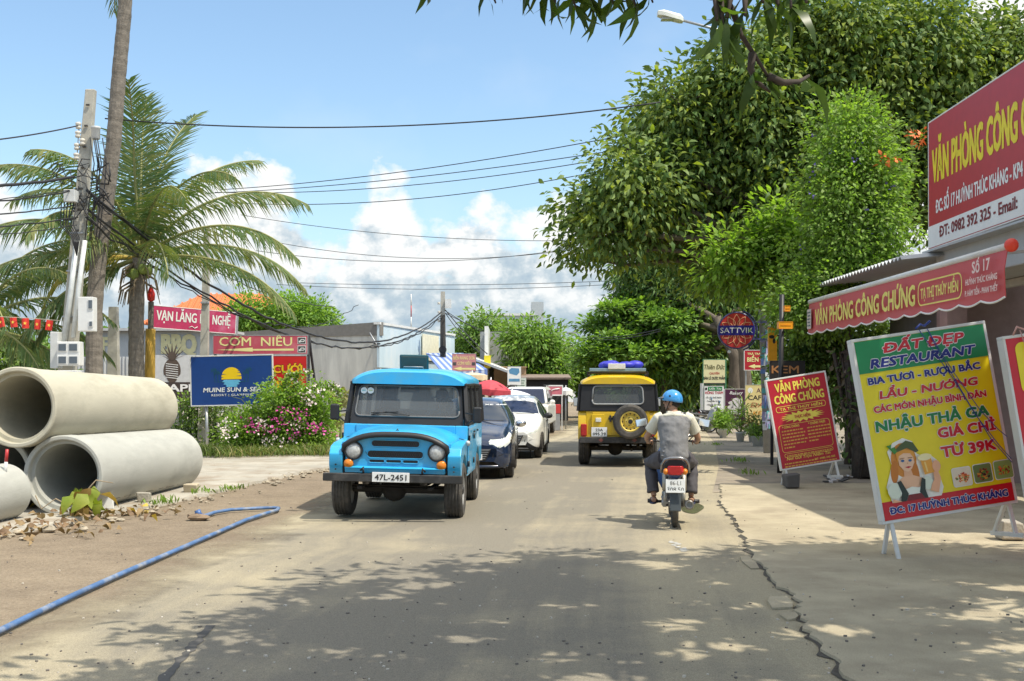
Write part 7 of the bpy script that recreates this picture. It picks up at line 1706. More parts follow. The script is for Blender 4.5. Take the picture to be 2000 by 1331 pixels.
    q = ax.to_track_quat('Z', 'Y').to_matrix(); c = Vector((-.40, .36, 1.24)); mb.tube([c + q @ Vector((.20 * math.cos(a), .20 * math.sin(a), 0)) for a in [2 * PI * i / 24 for i in range(25)]], .014, 8, caps=False); mb.cyl(c, c - ax * .25, .03, n=8)
    for a in (0, 2.1, 4.2): mb.bar(c, c + q @ Vector((.19 * math.cos(a), .19 * math.sin(a), 0)), .02)
    mb.build('steering_wheel', M_black, t)
    return t
M_ubl = mat('jeep_sky_blue', hx('32aadf'), rough=.33, var=.05, scale=2, coat=.35, dirt=hx('6ba9b8'), dscale=5, damt=.4)
M_uye = mat('jeep_yellow', hx('d8b316'), rough=.33, var=.05, scale=2, coat=.3, dirt=hx('b89a3c'), dscale=4, damt=.5)
M_rimw = mat('rim_grey', (.35, .35, .34), rough=.5); M_rimy = mat('rim_yellow', hx('d9c05a'), rough=.45, var=.1)
bj = uaz('jeep', 'bright blue canvas-era jeep with black bumper driving towards the viewer', (-1.46, 16.35, 0), PI - R(2.5), M_ubl, M_ubl, M_rimw, '47L-2451', None, roll=-1.3)
bj['label'] = 'bright sky blue jeep with a raised roof hatch driving towards the viewer'
# opened roof hatch and windscreen stickers of the blue jeep
mb = MB(); mb.box((0, .05, 2.09), (.42, .04, .24), (R(-14), 0, 0)); hb = mb.build('roof_hatch', mat('hatch_teal', hx('1c4d55'), rough=.4), bj, bevel=.02)
mb = MB(); mb.box((0, .05 + .026 * math.cos(R(14)), 2.09 - .026 * math.sin(R(14))), (.37, .014, .195), (R(-14), 0, 0)); mb.build('hatch_lining', mat('hatch_green', (.05, .07, .06), rough=.5), hb, bevel=.01)
mb = MB(); mb.tube([(-.14, .1, 1.97), (-.14, .13, 2.03), (.14, .13, 2.03), (.14, .1, 1.97)], .008, 6); mb.build('hatch_handle', M_steel, hb)
for x, c_ in ((.625, (.3, .62, .62)), (.53, (.6, .62, .3))):
    mb = MB(); mb.cyl((x, .60, 1.68), (x, .605, 1.681), .045, n=18); s1 = mb.build('sticker', M_wht if False else S_wht, bj); mb = MB(); mb.box((x, .609, 1.682), (.05, .004, .014)); mb.build('sticker_print', mat('sticker_tint_%d' % int(c_[0] * 100), c_, rough=.5), s1)
yj = uaz('jeep', 'bright yellow jeep with a spare wheel on its tailgate driving away', (2.27 + 2 * .09 + .02, 24.4 + 2.05, 0), -R(5.0), M_uye, M_uye, M_rimy, '23A-095.29', ('23A', '095.29'))
# roof rack of the yellow jeep with a blue tarpaulin, a white box and a board
mb = MB()
for s_ in (-1, 1):
    mb.cyl((s_ * .66, -1.75, 2.06), (s_ * .66, .3, 2.06), .016, n=8)
    for y in (-1.6, -.7, .2): mb.cyl((s_ * .66, y, 1.93), (s_ * .66, y, 2.06), .014, n=6)
for y in (-1.75, -1.2, -.7, -.2, .3): mb.cyl((-.66, y, 2.06), (.66, y, 2.06), .014, n=6)
mb.build('roof_rack', M_black, yj)
MW = Matrix.Translation(yj.location) @ yj.rotation_euler.to_matrix().to_4x4()
def onjeep(name, label, cat, c, mbf, m, bevel=.01):
    mb = MB(); mbf(mb); o = mb.build(name, m, None, bevel=bevel); o.location = MW @ Vector(c); o.rotation_euler = yj.rotation_euler; return tag(o, label, cat)
onjeep('folded_panel', 'flat slate blue panel lying on the yellow jeep roof rack', 'panel', (0, -1.2, 2.115), lambda m: m.box((0, 0, 0), (1.24, .9, .07)), mat('panel_slate', (.20, .30, .36), rough=.5))
def tarp(m):
    rg = random.Random(3)
    for k in range(7): m.sph((rg.uniform(-.28, .35), rg.uniform(-.15, .15), rg.uniform(0, .05)), (rg.uniform(.12, .26), .16, rg.uniform(.06, .12)), 12)
onjeep('tarpaulin', 'bundled royal blue tarpaulin on the yellow jeep roof rack', 'tarpaulin', (.05, -1.2, 2.19), tarp, mat('tarp_blue', (.05, .05, .48), rough=.5, bump=.6, bscale=9), 0)
onjeep('roof_box', 'small white box strapped to the yellow jeep roof rack', 'box', (-.02, -1.64, 2.19), lambda m: m.box((0, 0, 0), (.38, .06, .12)), mat('box_cream', (.70, .70, .66), rough=.5))
# ------------------------------------------------------------------ small hatchbacks
def catmull(tab, u):
    n = len(tab) - 1; k = min(int(u), n - 1); t = u - k
    p0, p1, p2, p3 = tab[max(k - 1, 0)], tab[k], tab[k + 1], tab[min(k + 2, n)]
    return .5 * ((2 * p1) + (p2 - p0) * t + (2 * p0 - 5 * p1 + 4 * p2 - p3) * t * t + (3 * p1 - p0 - 3 * p2 + p3) * t ** 3)
def hatch(name, label, loc, rotz, paint, glass, lower, mirror_m, rim_m, side_glass):
    t = thing(name, label, 'car', loc, rotz, None)
    # stations along the car: y, bonnet/roof top z, belt z, half width at belt, half width at roof, bottom z, belt-top flag
    S = [( 1.85, .66, .58, .50, .40, .34), ( 1.78, .76, .66, .66, .50, .24), ( 1.60, .87, .74, .755, .60, .20), ( 1.20, .985, .83, .80, .66, .19), ( .86, 1.06, .90, .82, .70, .19), ( .60, 1.20, .93, .825, .66, .19), ( .15, 1.43, .95, .83, .575, .19), (-.40, 1.515, .97, .83, .575, .19), (-1.05, 1.485, 1.00, .825, .565, .19), (-1.50, 1.37, 1.02, .805, .56, .21), (-1.74, 1.12, .99, .77, .60, .26), (-1.86, .84, .78, .68, .60, .34)]
    A_ = np.array(S); NS = 131; NC = 44
    grid = []; us = []
    for i in range(NS):
        u = (len(S) - 1) * i / (NS - 1); us.append(u)
        y, zt, zb, wb, wr, z0 = [float(catmull(list(A_[:, c]), u)) for c in range(6)]
        sec_ = [(wb * .90, z0), (wb * .985, z0 + .10), (wb * 1.0, z0 + .24), (wb * 1.0, zb - .16), (wb * .985, zb), (wb * .985 + (wr - wb * .985) * .40, zb + (zt - zb) * .45), (wr, zt - (zt - zb) * .16), (wr * .80, zt - .018), (wr * .4, zt + .004), (0, zt + .012)]
        Sx, Sz = [q[0] for q in sec_], [q[1] for q in sec_]
        row = []
        for j in range(NC + 1):
            v = (len(sec_) - 1) * j / NC; row.append((float(catmull(Sx, v)), y, float(catmull(Sz, v))))
        row = [(-x, yy2, z) for x, yy2, z in row] + [(x, yy2, z) for x, yy2, z in row[-2::-1]]
        grid.append(row)
    C2 = len(grid[0])
    def vj(j): return (len(sec_) - 1) * (j + .5 if j < NC else C2 - 1 - j - .5) / NC
    groups = {'head_l': [], 'head_r': [], 'body': [], 'windscreen': [], 'rear_window': [], 'side_l': [], 'side_r': [], 'sill': []}
    for i in range(NS - 1):
        um = (us[i] + us[i + 1]) / 2; ym = (grid[i][0][1] + grid[i + 1][0][1]) / 2
        for j in range(C2 - 1):
            v = vj(j) if j < NC else (len(sec_) - 1) * (2 * NC - j - .5) / NC
            zc = sum(grid[a][b][2] for a, b in ((i, j), (i + 1, j), (i, j + 1), (i + 1, j + 1))) / 4; xc = (grid[i][j][0] + grid[i][j + 1][0]) / 2
            g_ = 'body'
            arch_ = min(math.hypot(ym - 1.18, zc - .30), math.hypot(ym + 1.20, zc - .30)) < .335 and v < 3.2
            if arch_: continue
            k_ = (1.84 - ym) / .52
            if v < .9: g_ = 'sill'
            if 0 < k_ < 1 and abs(xc) > .36 and .60 + .235 * k_ < zc < .735 + .145 * k_: g_ = 'head_l' if xc < 0 else 'head_r'
            if 4.35 < um < 5.75 and v > 5.9: g_ = 'windscreen'
            elif 9.05 < um < 9.75 and v > 6.2: g_ = 'rear_window'
            elif 4.25 < v < 5.75 and 4.75 < um < 9.1 and not (6.62 < um < 6.75) and not (4.95 < um < 5.0): g_ = 'side_l' if xc < 0 else 'side_r'
            groups[g_].append((i * C2 + j, i * C2 + j + 1, (i + 1) * C2 + j + 1, (i + 1) * C2 + j))
    flatv = [p for r_ in grid for p in r_]
    for nm, fs in groups.items():
        used = sorted({k for f in fs for k in f}); mp = {k: q for q, k in enumerate(used)}
        mb = MB(); mb.add([flatv[k] for k in used], [[mp[k] for k in f] for f in fs], 0, True)
        part = {'side_l': 'side_window', 'side_r': 'side_window', 'head_l': 'headlight', 'head_r': 'headlight'}.get(nm, nm)
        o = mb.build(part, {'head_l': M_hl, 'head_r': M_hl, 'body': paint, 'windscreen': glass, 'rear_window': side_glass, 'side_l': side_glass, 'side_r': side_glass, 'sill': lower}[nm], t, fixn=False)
    # closed ends, wheel wells, floor
    mb = MB(); mb.add(grid[0], [tuple(range(C2))]); mb.build('end_panel', paint, t, fixn=False)
    mb = MB(); mb.add(grid[-1], [tuple(range(C2))[::-1]]); mb.build('end_panel', paint, t, fixn=False)
    mb = MB(); mb.box((0, 0, .28), (1.4, 3.3, .16)); mb.box((0, -.3, .62), (1.3, 1.6, .3)); mb.build('floor', M_under, t)
    for s_ in (-1, 1):
        for y in (1.18, -1.20):
            mb = MB(); n_ = 18; vs = []
            for k in range(n_ + 1):
                a = PI * (-.08 + 1.16 * k / n_); vs += [(s_ * .835, y + .335 * math.cos(a), .30 + .335 * math.sin(a)), (s_ * .52, y + .335 * math.cos(a), .30 + .335 * math.sin(a))]
            mb.add(vs, [(2 * k, 2 * k + 1, 2 * k + 3, 2 * k + 2) for k in range(n_)]); mb.add([(s_ * .52, y + .335 * math.cos(a), .30 + .335 * math.sin(a)) for a in [2 * PI * k / 20 for k in range(20)]], [tuple(range(20))]); mb.build('wheel_arch', M_under, t, fixn=False)
            wheel(t, (s_ * .715, y, .30), .30, .18, rim_m, s_, car=True)
        mb = MB(); mb.sph((s_ * .93, .62, 1.02), (.11, .07, .075), 14); mb.bar((s_ * .80, .62, .98), (s_ * .88, .62, .99), .05, .03); mb.build('mirror', mirror_m, t)
        for ya, yb in ((.55, -.32), (-.34, -1.0)):
            mb = MB(); mb.bar((s_ * .838, yb + .10, .86), (s_ * .838, yb + .26, .87), .02, .03); mb.build('handle', mirror_m, t)
        mb = MB()
        for y in (.70, -.33, -1.03): mb.tube([(s_ * .832, y, .32), (s_ * .837, y, .6), (s_ * .826, y, .93)], .004, 4)
        mb.tube([(s_ * .826, .70, .32), (s_ * .826, -1.0, .32)], .004, 4); mb.build('door_seam', M_black, t)
        mb = MB(); fx = [(.42, .42), (.62, .43), (.68, .50), (.60, .53), (.44, .50)]
        mb.add([(s_ * x, float(1.87 - .50 * max(x - .38, 0) ** 1.15), z) for x, z in fx], [tuple(range(5))]); mb.build('fog_recess', M_black, t)
        mb = MB(); mb.box((s_ * .66, -1.74, .86), (.16, .12, .26)); mb.build('tail_light', M_redlens, t, bevel=.03)
    # grille and lower bumper
    mb = MB(); mb.prism([(-.40, .58), (.40, .58), (.30, .36), (-.30, .36)], 1.80, 1.868, 'y'); gr_ = mb.build('grille', M_black, t, bevel=.015)
    for k in range(5):
        mb = MB(); z = .40 + .04 * k; mb.box((0, 1.873, z), (.58 + .04 * k, .012, .012)); mb.build('grille_bar', M_steel, gr_)
    mb = MB(); mb.tube([(-.70, 1.66, .255), (-.5, 1.80, .25), (0, 1.86, .25), (.5, 1.80, .25), (.70, 1.66, .255)], .028, 8); mb.build('lip', lower, t)
    mb = MB(); mb.box((0, 1.885, .43), (.47, .01, .11)); mb.build('number_plate', M_plate, t)
    for x in (-.36, .36): seat(t, x, -.1, .52)
    mb = MB(); mb.tube([(-.6, .92, 1.075), (-.1, .83, 1.085), (.1, .83, 1.085)], .008, 5); mb.tube([(.05, .92, 1.07), (.5, .80, 1.085)], .008, 5); mb.build('wiper', M_black, t)
    mb = MB(); q = Vector((.36, .40, .98)); ax = Vector((0, -.85, .5)).to_track_quat('Z', 'Y').to_matrix(); mb.tube([q + ax @ Vector((.18 * math.cos(a), .18 * math.sin(a), 0)) for a in [2 * PI * i / 20 for i in range(21)]], .013, 6, caps=False); mb.build('steering_wheel', M_black, t)
    return t
M_hl = mat('headlight_shell', (.70, .73, .68), rough=.12, var=.3, scale=11, spec=.9)
M_navy = mat('car_navy', (.012, .025, .06), rough=.2, var=.1, coat=.8); M_carw = mat('car_white', (.78, .77, .72), rough=.3, var=.03, coat=.5)
M_rimc = mat('rim_silver', (.45, .45, .46), rough=.3, metal=.7)
h1 = hatch('car', 'dark navy small hatchback following close behind the blue jeep', (P(926, 755, 22).x, 22.9, 0), PI - R(1.5), M_navy, M_glassd, M_navy, M_chrome, M_rimc, M_glassd)
h2 = hatch('car', 'white small hatchback with a red ribbon on its bumper', (P(1003, 755, 27.2).x, 28.9, 0), PI - R(5), M_carw, M_glassb, M_black, M_black, mat('rim_dark', (.06, .06, .065), rough=.4, metal=.5), M_glassd)
mb = MB(); mb.tube([(.42, 1.90, .46), (.43, 1.91, .36), (.42, 1.90, .26)], [.02, .03, .012], 8, flat=.4); mb.tube([(.40, 1.90, .46), (.45, 1.91, .47)], .03, 8); mb.build('ribbon', mat('ribbon_red', (.62, .03, .04), rough=.6), h2)
o = lettering(h1, 'XE 488', .30, 0, .44, .035, S_wht, 0, bold=.03, name='sticker_lettering'); o.rotation_euler = (R(-48), 0, PI); o.location = (-.42 + .3, .36, 1.375)
# white people carrier behind
sv = thing('car', 'white people carrier mostly hidden behind the white hatchback', 'car', (P(1032, 755, 40).x, 41, 0), PI - R(6))
mb = MB(); mb.box((0, -.2, .75), (1.74, 4.2, .75)); mb.box((0, -.6, 1.42), (1.56, 3.0, .62), taper=.88); mb.build('body', M_carw, sv, bevel=.12, seg=3)
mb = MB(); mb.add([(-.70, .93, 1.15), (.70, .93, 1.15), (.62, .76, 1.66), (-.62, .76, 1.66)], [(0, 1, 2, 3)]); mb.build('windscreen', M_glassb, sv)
for s_ in (-1, 1):
    mb = MB(); mb.add([(s_ * .792, .7, 1.18), (s_ * .792, -1.9, 1.18), (s_ * .725, -1.8, 1.62), (s_ * .725, .6, 1.62)], [(0, 1, 2, 3)]); mb.build('side_window', M_glassd, sv)
    for y in (1.2, -1.5): wheel(sv, (s_ * .76, y, .33), .33, .2, M_rimc, s_, car=True)
    mb = MB(); mb.box((s_ * .66, 1.9, .85), (.28, .04, .16)); mb.build('headlight', M_lens, sv)
    mb = MB(); mb.cyl((s_ * .6, -1.9, 1.79), (s_ * .6, .5, 1.79), .02, n=6); mb.build('roof_rail', M_black, sv)
    mb = MB(); mb.sph((s_ * .95, .85, 1.2), (.1, .06, .08), 10); mb.build('mirror', M_carw, sv)
mb = MB(); mb.box((0, 1.905, .62), (.9, .02, .2)); mb.build('grille', M_black, sv)
# ------------------------------------------------------------------ motorbikes
def moped_wheel(parent, y, rr=.285, m=M_chrome, w=.042):
    mb = MB(); mb.lathe([(rr - .055, -w * .5), (rr - .03, -w), (rr - .008, -w * .6), (rr, 0), (rr - .008, w * .6), (rr - .03, w), (rr - .055, w * .5)], (0, y, rr), (1, 0, 0), 36, closed=True); t = mb.build('wheel', M_rubber, parent)
    mb = MB(); mb.lathe([(rr - .06, -.025), (rr - .048, -.022), (rr - .048, .022), (rr - .06, .025), (rr - .072, .01), (rr - .072, -.01)], (0, y, rr), (1, 0, 0), 32, closed=True)
    for j in range(18):
        a = 2 * PI * j / 18; mb.cyl((.02 if j % 2 else -.02, y + .03 * math.cos(a + .5), rr + .03 * math.sin(a + .5)), (0, y + (rr - .065) * math.cos(a), rr + (rr - .065) * math.sin(a)), .003, n=4)
    mb.cyl((-.06, y, rr), (.06, y, rr), .045, n=14); mb.build('rim', m, t); return t
def moped(label, loc, rotz, body_m, accent_m, plate=None, lean=0., scooter=False):
    t = thing('motorbike', label, 'motorbike', loc, (0, R(lean), rotz))
    moped_wheel(t, 0); moped_wheel(t, 1.22)
    mb = MB(); q = [(-.30, .80), (-.20, .86), (.1, .83), (.45, .80), (.62, .77)]
    wd = [.085, .12, .135, .125, .09]
    mb.rings([[(s2 * w_ * cx_, y, z + dz) for s2, cx_, dz in ((-1, 1, -.05), (-1, .9, 0), (-1, .4, .018), (1, .4, .018), (1, .9, 0), (1, 1, -.05))] for (y, z), w_ in zip(q, wd)], True, True, 0, True); mb.build('seat', M_black, t, subd=1)
    mb = MB(); prof = [(-.36, .70, .09), (-.25, .72, .115), (0, .70, .12), (.3, .64, .115), (.55, .52, .09), (.75, .46, .07)]
    mb.rings([[(x * w_, y, z + dz) for x, dz in ((-1, -.04), (-1, .05), (-.6, .085), (.6, .085), (1, .05), (1, -.04), (.6, -.09), (-.6, -.09))] for y, z, w_ in prof], True, True, 0, True); mb.build('side_fairing', body_m, t, subd=1)
    mb = MB(); mb.tube([(-.165, -.26, .70), (-.16, -.29, .80), (-.125, -.33, .86), (-.06, -.35, .88), (.06, -.35, .88), (.125, -.33, .86), (.16, -.29, .80), (.165, -.26, .70)], .019, 8); mb.build('grab_rail', mat('rail_silver', (.30, .30, .31), rough=.25, metal=.7), t)
    mb = MB(); mb.rings([[(x * w_, y, z0_ + zz * h_) for x, zz in ((-1, 0), (-.95, .6), (-.6, .95), (0, 1), (.6, .95), (.95, .6), (1, 0))] for y, w_, z0_, h_ in ((.0, .12, .74, .08), (-.2, .14, .74, .12), (-.33, .125, .75, .11))], True, True, 0, True); mb.build('tail_cowl', M_black, t)
    mb = MB(); mb.rings([[(x * w_, y, z) for x, z in ((-.62, .675), (-1, .71), (-.72, .785), (.72, .785), (1, .71), (.62, .675))] for y, w_ in ((-.26, .125), (-.36, .122), (-.395, .085))], True, True, 0, True); tl = mb.build('tail_light', M_redlens, t, bevel=.01)
    for s_ in (-1, 1):
        mb = MB(); mb.sph((s_ * .115, -.345, .715), (.035, .05, .04), 10); mb.build('indicator', M_amber, tl)
    mb = MB(); mb.box((0, -.33, .40), (.135, .03, .34), (R(-14), 0, 0)); mb.tube([(0, -.30, .56), (0, -.1, .62), (0, .15, .60)], [.055, .07, .06], 8, flat=.4); mb.build('mudguard', mat('mudguard_grey', (.06, .07, .075), rough=.4), t, bevel=.012)
    if plate:
        mb = MB(); mb.box((0, -.385, .545), (.235, .008, .165), (R(-8), 0, 0)); pl_ = mb.build('number_plate', M_plate, t, bevel=.004)
        lettering(pl_, plate[0], 0, .556, .13, .05, M_pltxt, -.402, bold=0); lettering(pl_, plate[1], 0, .478, .20, .05, M_pltxt, -.395, bold=0)
    for s_ in (-1, 1):
        mb = MB(); mb.cyl((s_ * .115, .02, .30), (s_ * .115, .06, .47), .022, n=10); mb.cyl((s_ * .115, .06, .45), (s_ * .115, .11, .66), .036, n=12); mb.build('shock_absorber', mat('shock_silver', (.40, .38, .33), rough=.4, metal=.5), t)
        mb = MB(); mb.bar((s_ * .09, 0, .285), (s_ * .09, .5, .33), .03, .045); mb.build('swing_arm', M_under, t)
        mb = MB(); mb.cyl((s_ * .10, .47, .27), (s_ * .33, .47, .275), .018, n=8); mb.cyl((s_ * .2, .47, .275), (s_ * .33, .47, .278), .026, n=8); mb.build('foot_peg', M_black, t)
        mb = MB(); mb.tube([(s_ * .05, .92, 1.0), (s_ * .2, .90, 1.03), (s_ * .36, .84, 1.02)], .013, 8); mb.tube([(s_ * .25, .875, 1.027), (s_ * .36, .84, 1.02)], .02, 8); hb = mb.build('handlebar', M_black, t)
        mb = MB(); mb.tube([(s_ * .22, .88, 1.04), (s_ * .33, .86, 1.16), (s_ * .40, .87, 1.25)], .007, 6); mr_ = mb.build('mirror', M_black, hb)
        mb = MB(); mb.box((s_ * .41, .87, 1.27), (.15, .03, .10), (R(-6), R(s_ * 10), R(s_ * -10))); mb.build('mirror_back', accent_m, mr_, bevel=.02)
        mb = MB(); mb.box((s_ * .41, .850, 1.27), (.13, .006, .085), (R(-6), R(s_ * 10), R(s_ * -10))); mb.build('mirror_glass', M_chrome, mr_)
        mb = MB(); mb.cyl((s_ * .075, 1.22, .285), (s_ * .075, 1.0, .85), .022, n=8); mb.build('fork', M_steel, t)
    mb = MB(); mb.cyl((.17, .35, .27), (.17, -.30, .31), .036, .058, n=18); mb.lathe([(.058, 0), (.058, .02), (.034, .03), (.03, -.06)], (.17, -.30, .31), (0, -1, .06), 18); mb.cyl((.1, .6, .27), (.17, .35, .27), .02, n=8); mb.build('exhaust', mat('exhaust_steel', (.23, .22, .20), rough=.35, metal=.7), t)
    mb = MB(); mb.box((.0, .58, .32), (.2, .36, .22)); mb.cyl((0, .7, .33), (0, .92, .38), .065, n=12); mb.box((.1, .55, .30), (.08, .3, .2)); mb.box((-.11, .52, .30), (.07, .32, .18)); mb.build('engine', mat('engine_alloy', (.20, .20, .19), rough=.5, metal=.5), t, bevel=.02)
    mb = MB(); mb.tube([(-.1, 0, .285), (-.105, .3, .33), (-.1, .5, .33)], [.065, .05, .06], 10, flat=.5); mb.build('chain_guard', mat('guard_grey', (.28, .28, .27), rough=.4, metal=.4), t)
    mb = MB(); mb.rings([[(x * w_, y, z + dz) for x, dz in ((-1, -.12), (-.9, .1), (0, .14), (.9, .1), (1, -.12), (0, -.12))] for y, z, w_ in ((.86, .98, .12), (.98, .98, .15), (1.10, .93, .10))], True, True, 0, True); mb.build('headlight_cowl', body_m, t, subd=1)
    mb = MB(); mb.tube([(0, .90, 1.0), (0, 1.0, .62)], .04, 8); mb.build('steering_head', M_black, t)
    mb = MB(); n_ = 8; vs = []
    for i in range(n_ + 1):
        z = .98 - .62 * i / n_; y = .88 - .12 * math.sin(PI * i / n_ * .7); w_ = .08 + .16 * math.sin(PI * min(1, .15 + .8 * i / n_))
        vs += [(-w_, y - .06, z), (-w_ * .5, y + .05, z), (w_ * .5, y + .05, z), (w_, y - .06, z)]
    mb.add(vs, [(4 * i + k, 4 * i + k + 1, 4 * i + k + 5, 4 * i + k + 4) for i in range(n_) for k in range(3)], 0, True); o = mb.build('leg_shield', body_m, t); o.modifiers.new('t', 'SOLIDIFY').thickness = .012
    mb = MB(); mb.rings([[(s2 * .05, 1.22 + r_ * math.cos(a), .285 + r_ * math.sin(a)) for s2, r_ in ((-1, .30), (0, .32), (1, .30))] for a in [R(20 + 16 * i) for i in range(9)]], False, False, 0, True); o = mb.build('front_mudguard', accent_m, t); o.modifiers.new('t', 'SOLIDIFY').thickness = .006
    return t
M_bkb = mat('moped_blue', (.03, .07, .2), rough=.3, coat=.4)
bike_loc = Vector((2.02, 14.0, 0)); bike_rz = -R(6.5)
moped('small blue and black motorbike ridden along the right road edge', bike_loc, bike_rz, M_bkb, mat('mirror_back_grey', (.3, .32, .34), rough=.3), ('86-L1', '308.50'))
moped('silver grey parked scooter leaning beside the leafy pots', (P(1352, 755, 39).x - .1, 39, 0), R(-80), mat('scooter_silver', (.42, .42, .42), rough=.3, coat=.4), mat('scooter_blue', (.10, .3, .55), rough=.3), lean=8)
moped('black parked motorbike farther back beside the white post', (P(1330, 755, 60).x, 58, 0), R(-65), M_black, M_black, lean=7)
moped('pale parked scooter half hidden behind the potted plants', (P(1385, 755, 42.5).x, 42.5, 0), R(-100), M_carw, M_carw, lean=7)
# ================================================================== PEOPLE
M_skin = mat('skin', (.40, .225, .145), rough=.55, var=.08, scale=9)
def head(mb, c, yaw=0., pitch=0., s=1.0):
    """skull, jaw, nose, ears and neck base round the centre c; faces +y before yaw"""
    M = Euler((pitch, 0, yaw)).to_matrix(); c = Vector(c)
    def q(x, y, z): return c + M @ Vector((x * s, y * s, z * s))
    mb.sph(q(0, -.01, .03), (.077 * s, .096 * s, .10 * s), 16, rot=(pitch, 0, yaw)); mb.sph(q(0, .03, -.045), (.058 * s, .066 * s, .075 * s), 14, rot=(pitch, 0, yaw))
    mb.sph(q(0, .055, -.085), (.032 * s, .03 * s, .025 * s), 10); mb.tube([q(0, .085, .03), q(0, .115, -.015), q(0, .09, -.03)], [.010 * s, .017 * s, .012 * s], 8)
    for sx in (-1, 1): mb.sph(q(sx * .079, -.005, -.005), (.012 * s, .024 * s, .034 * s), 8, rot=(pitch, 0, yaw)); mb.sph(q(sx * .035, .066, -.02), (.022 * s, .02 * s, .02 * s), 8)
    mb.tube([q(-.025, .09, -.055), q(0, .098, -.053), q(.025, .09, -.055)], [.006 * s, .01 * s, .006 * s], 6)
    for sx in (-1, 1): mb.tube([q(sx * .012, .088, .035), q(sx * .045, .078, .035)], .008 * s, 6)
    return q
def facebits(parent, q, s=1.0, hair=True):
    mb = MB()
    for sx in (-1, 1): mb.sph(q(sx * .032, .083, .012), .011 * s, 8)
    mb.build('eye', mat('eye_dark', (.03, .025, .02), rough=.2), parent)
    mb = MB()
    for sx in (-1, 1): mb.tube([q(sx * .014, .098, .040), q(sx * .034, .096, .045), q(sx * .052, .083, .038)], .0055 * s, 5)
    mb.build('eyebrow', mat('hair_black', (.012, .010, .009), rough=.6), parent)
    mb = MB(); mb.tube([q(-.024, .100, -.056), q(0, .107, -.054), q(.024, .100, -.056)], [.004 * s, .0065 * s, .004 * s], 6); mb.build('mouth', mat('lip', (.28, .11, .09), rough=.5), parent)
def hand(mb, wrist, fwd, side, curl=1.2, s=1.0, thumb=1):
    """palm, four curled fingers and a thumb leaving the side of the palm; fwd along the fingers, side towards the thumb, fingers curl towards n"""
    fwd = Vector(fwd).normalized(); side = Vector(side); side = (side - fwd * side.dot(fwd)).normalized(); n = fwd.cross(side) * thumb
    w = Vector(wrist)
    mb.tube([w, w + fwd * .045 * s, w + fwd * .085 * s], [.024 * s, .034 * s, .034 * s], 10, flat=.55)
    for i, (o, L) in enumerate(((.028, .075), (.010, .083), (-.009, .077), (-.027, .060))):
        p = w + fwd * .085 * s + side * o * s; pts = [p - fwd * .02 * s, p]; a = 0
        for k in range(3):
            a += curl * (.55 + .2 * k) ; p = p + (fwd * math.cos(a) + n * math.sin(a)) * L * s * (.45, .32, .23)[k]; pts.append(p)
        mb.tube(pts, [.0095 * s, .0095 * s, .009 * s, .008 * s, .006 * s], 8)
    p = w + fwd * .03 * s + side * .026 * s; mb.tube([p, p + (side * .7 + fwd * .7).normalized() * .035 * s, p + (side * .5 + fwd * .8 + n * .5).normalized() * .068 * s, p + (side * .2 + fwd * .8 + n * .9).normalized() * .088 * s], [.013 * s, .0115 * s, .010 * s, .007 * s], 8)
def ellring(c, rx, ry, n=20, M=None):
    c = Vector(c); pts = [Vector((rx * math.cos(2 * PI * j / n), ry * math.sin(2 * PI * j / n), 0)) for j in range(n)]
    return [c + (M @ p if M else p) for p in pts]
def folds(o, k, size=.085):
    tx = bpy.data.textures.get('cloth_folds') or bpy.data.textures.new('cloth_folds', 'MUSGRAVE'); tx.noise_scale = size
    md = o.modifiers.new('folds', 'DISPLACE'); md.texture = tx; md.texture_coords = 'LOCAL'; md.strength = k; md.mid_level = .4
    return o
# ---- the motorbike rider (bike coordinates: x right, y forward)
rd_ = thing('person', 'motorbike rider in a grey backed shirt and blue helmet looking left', 'person', bike_loc, (0, 0, bike_rz))
rd_.scale = (.94, 1, 1)
sh = {-1: Vector((-.205, .33, 1.345)), 1: Vector((.205, .33, 1.345))}
elb = {-1: Vector((-.36, .42, 1.10)), 1: Vector((.33, .44, 1.09))}
wri = {-1: Vector((-.335, .715, 1.025)), 1: Vector((.325, .72, 1.03))}
hipj = {-1: Vector((-.115, .22, .86)), 1: Vector((.115, .22, .86))}
kne = {-1: Vector((-.315, .60, .74)), 1: Vector((.255, .60, .74))}
ank = {-1: Vector((-.265, .42, .345)), 1: Vector((.235, .42, .345))}
hc = Vector((-.02, .40, 1.545))
mb = MB()
q = head(mb, hc, yaw=R(72), pitch=R(3))
mb.tube([Vector((0, .34, 1.36)), Vector((-.005, .37, 1.45)), hc + Vector((0, -.02, -.05))], [.075, .058, .06], 14)
mb.rings([ellring((0, .24, .80), .155, .12), ellring((0, .22, .90), .16, .12), ellring((0, .23, 1.05), .15, .105), ellring((0, .28, 1.20), .175, .11), ellring((0, .32, 1.32), .19, .10), ellring((0, .335, 1.39), .10, .07)], True, True)
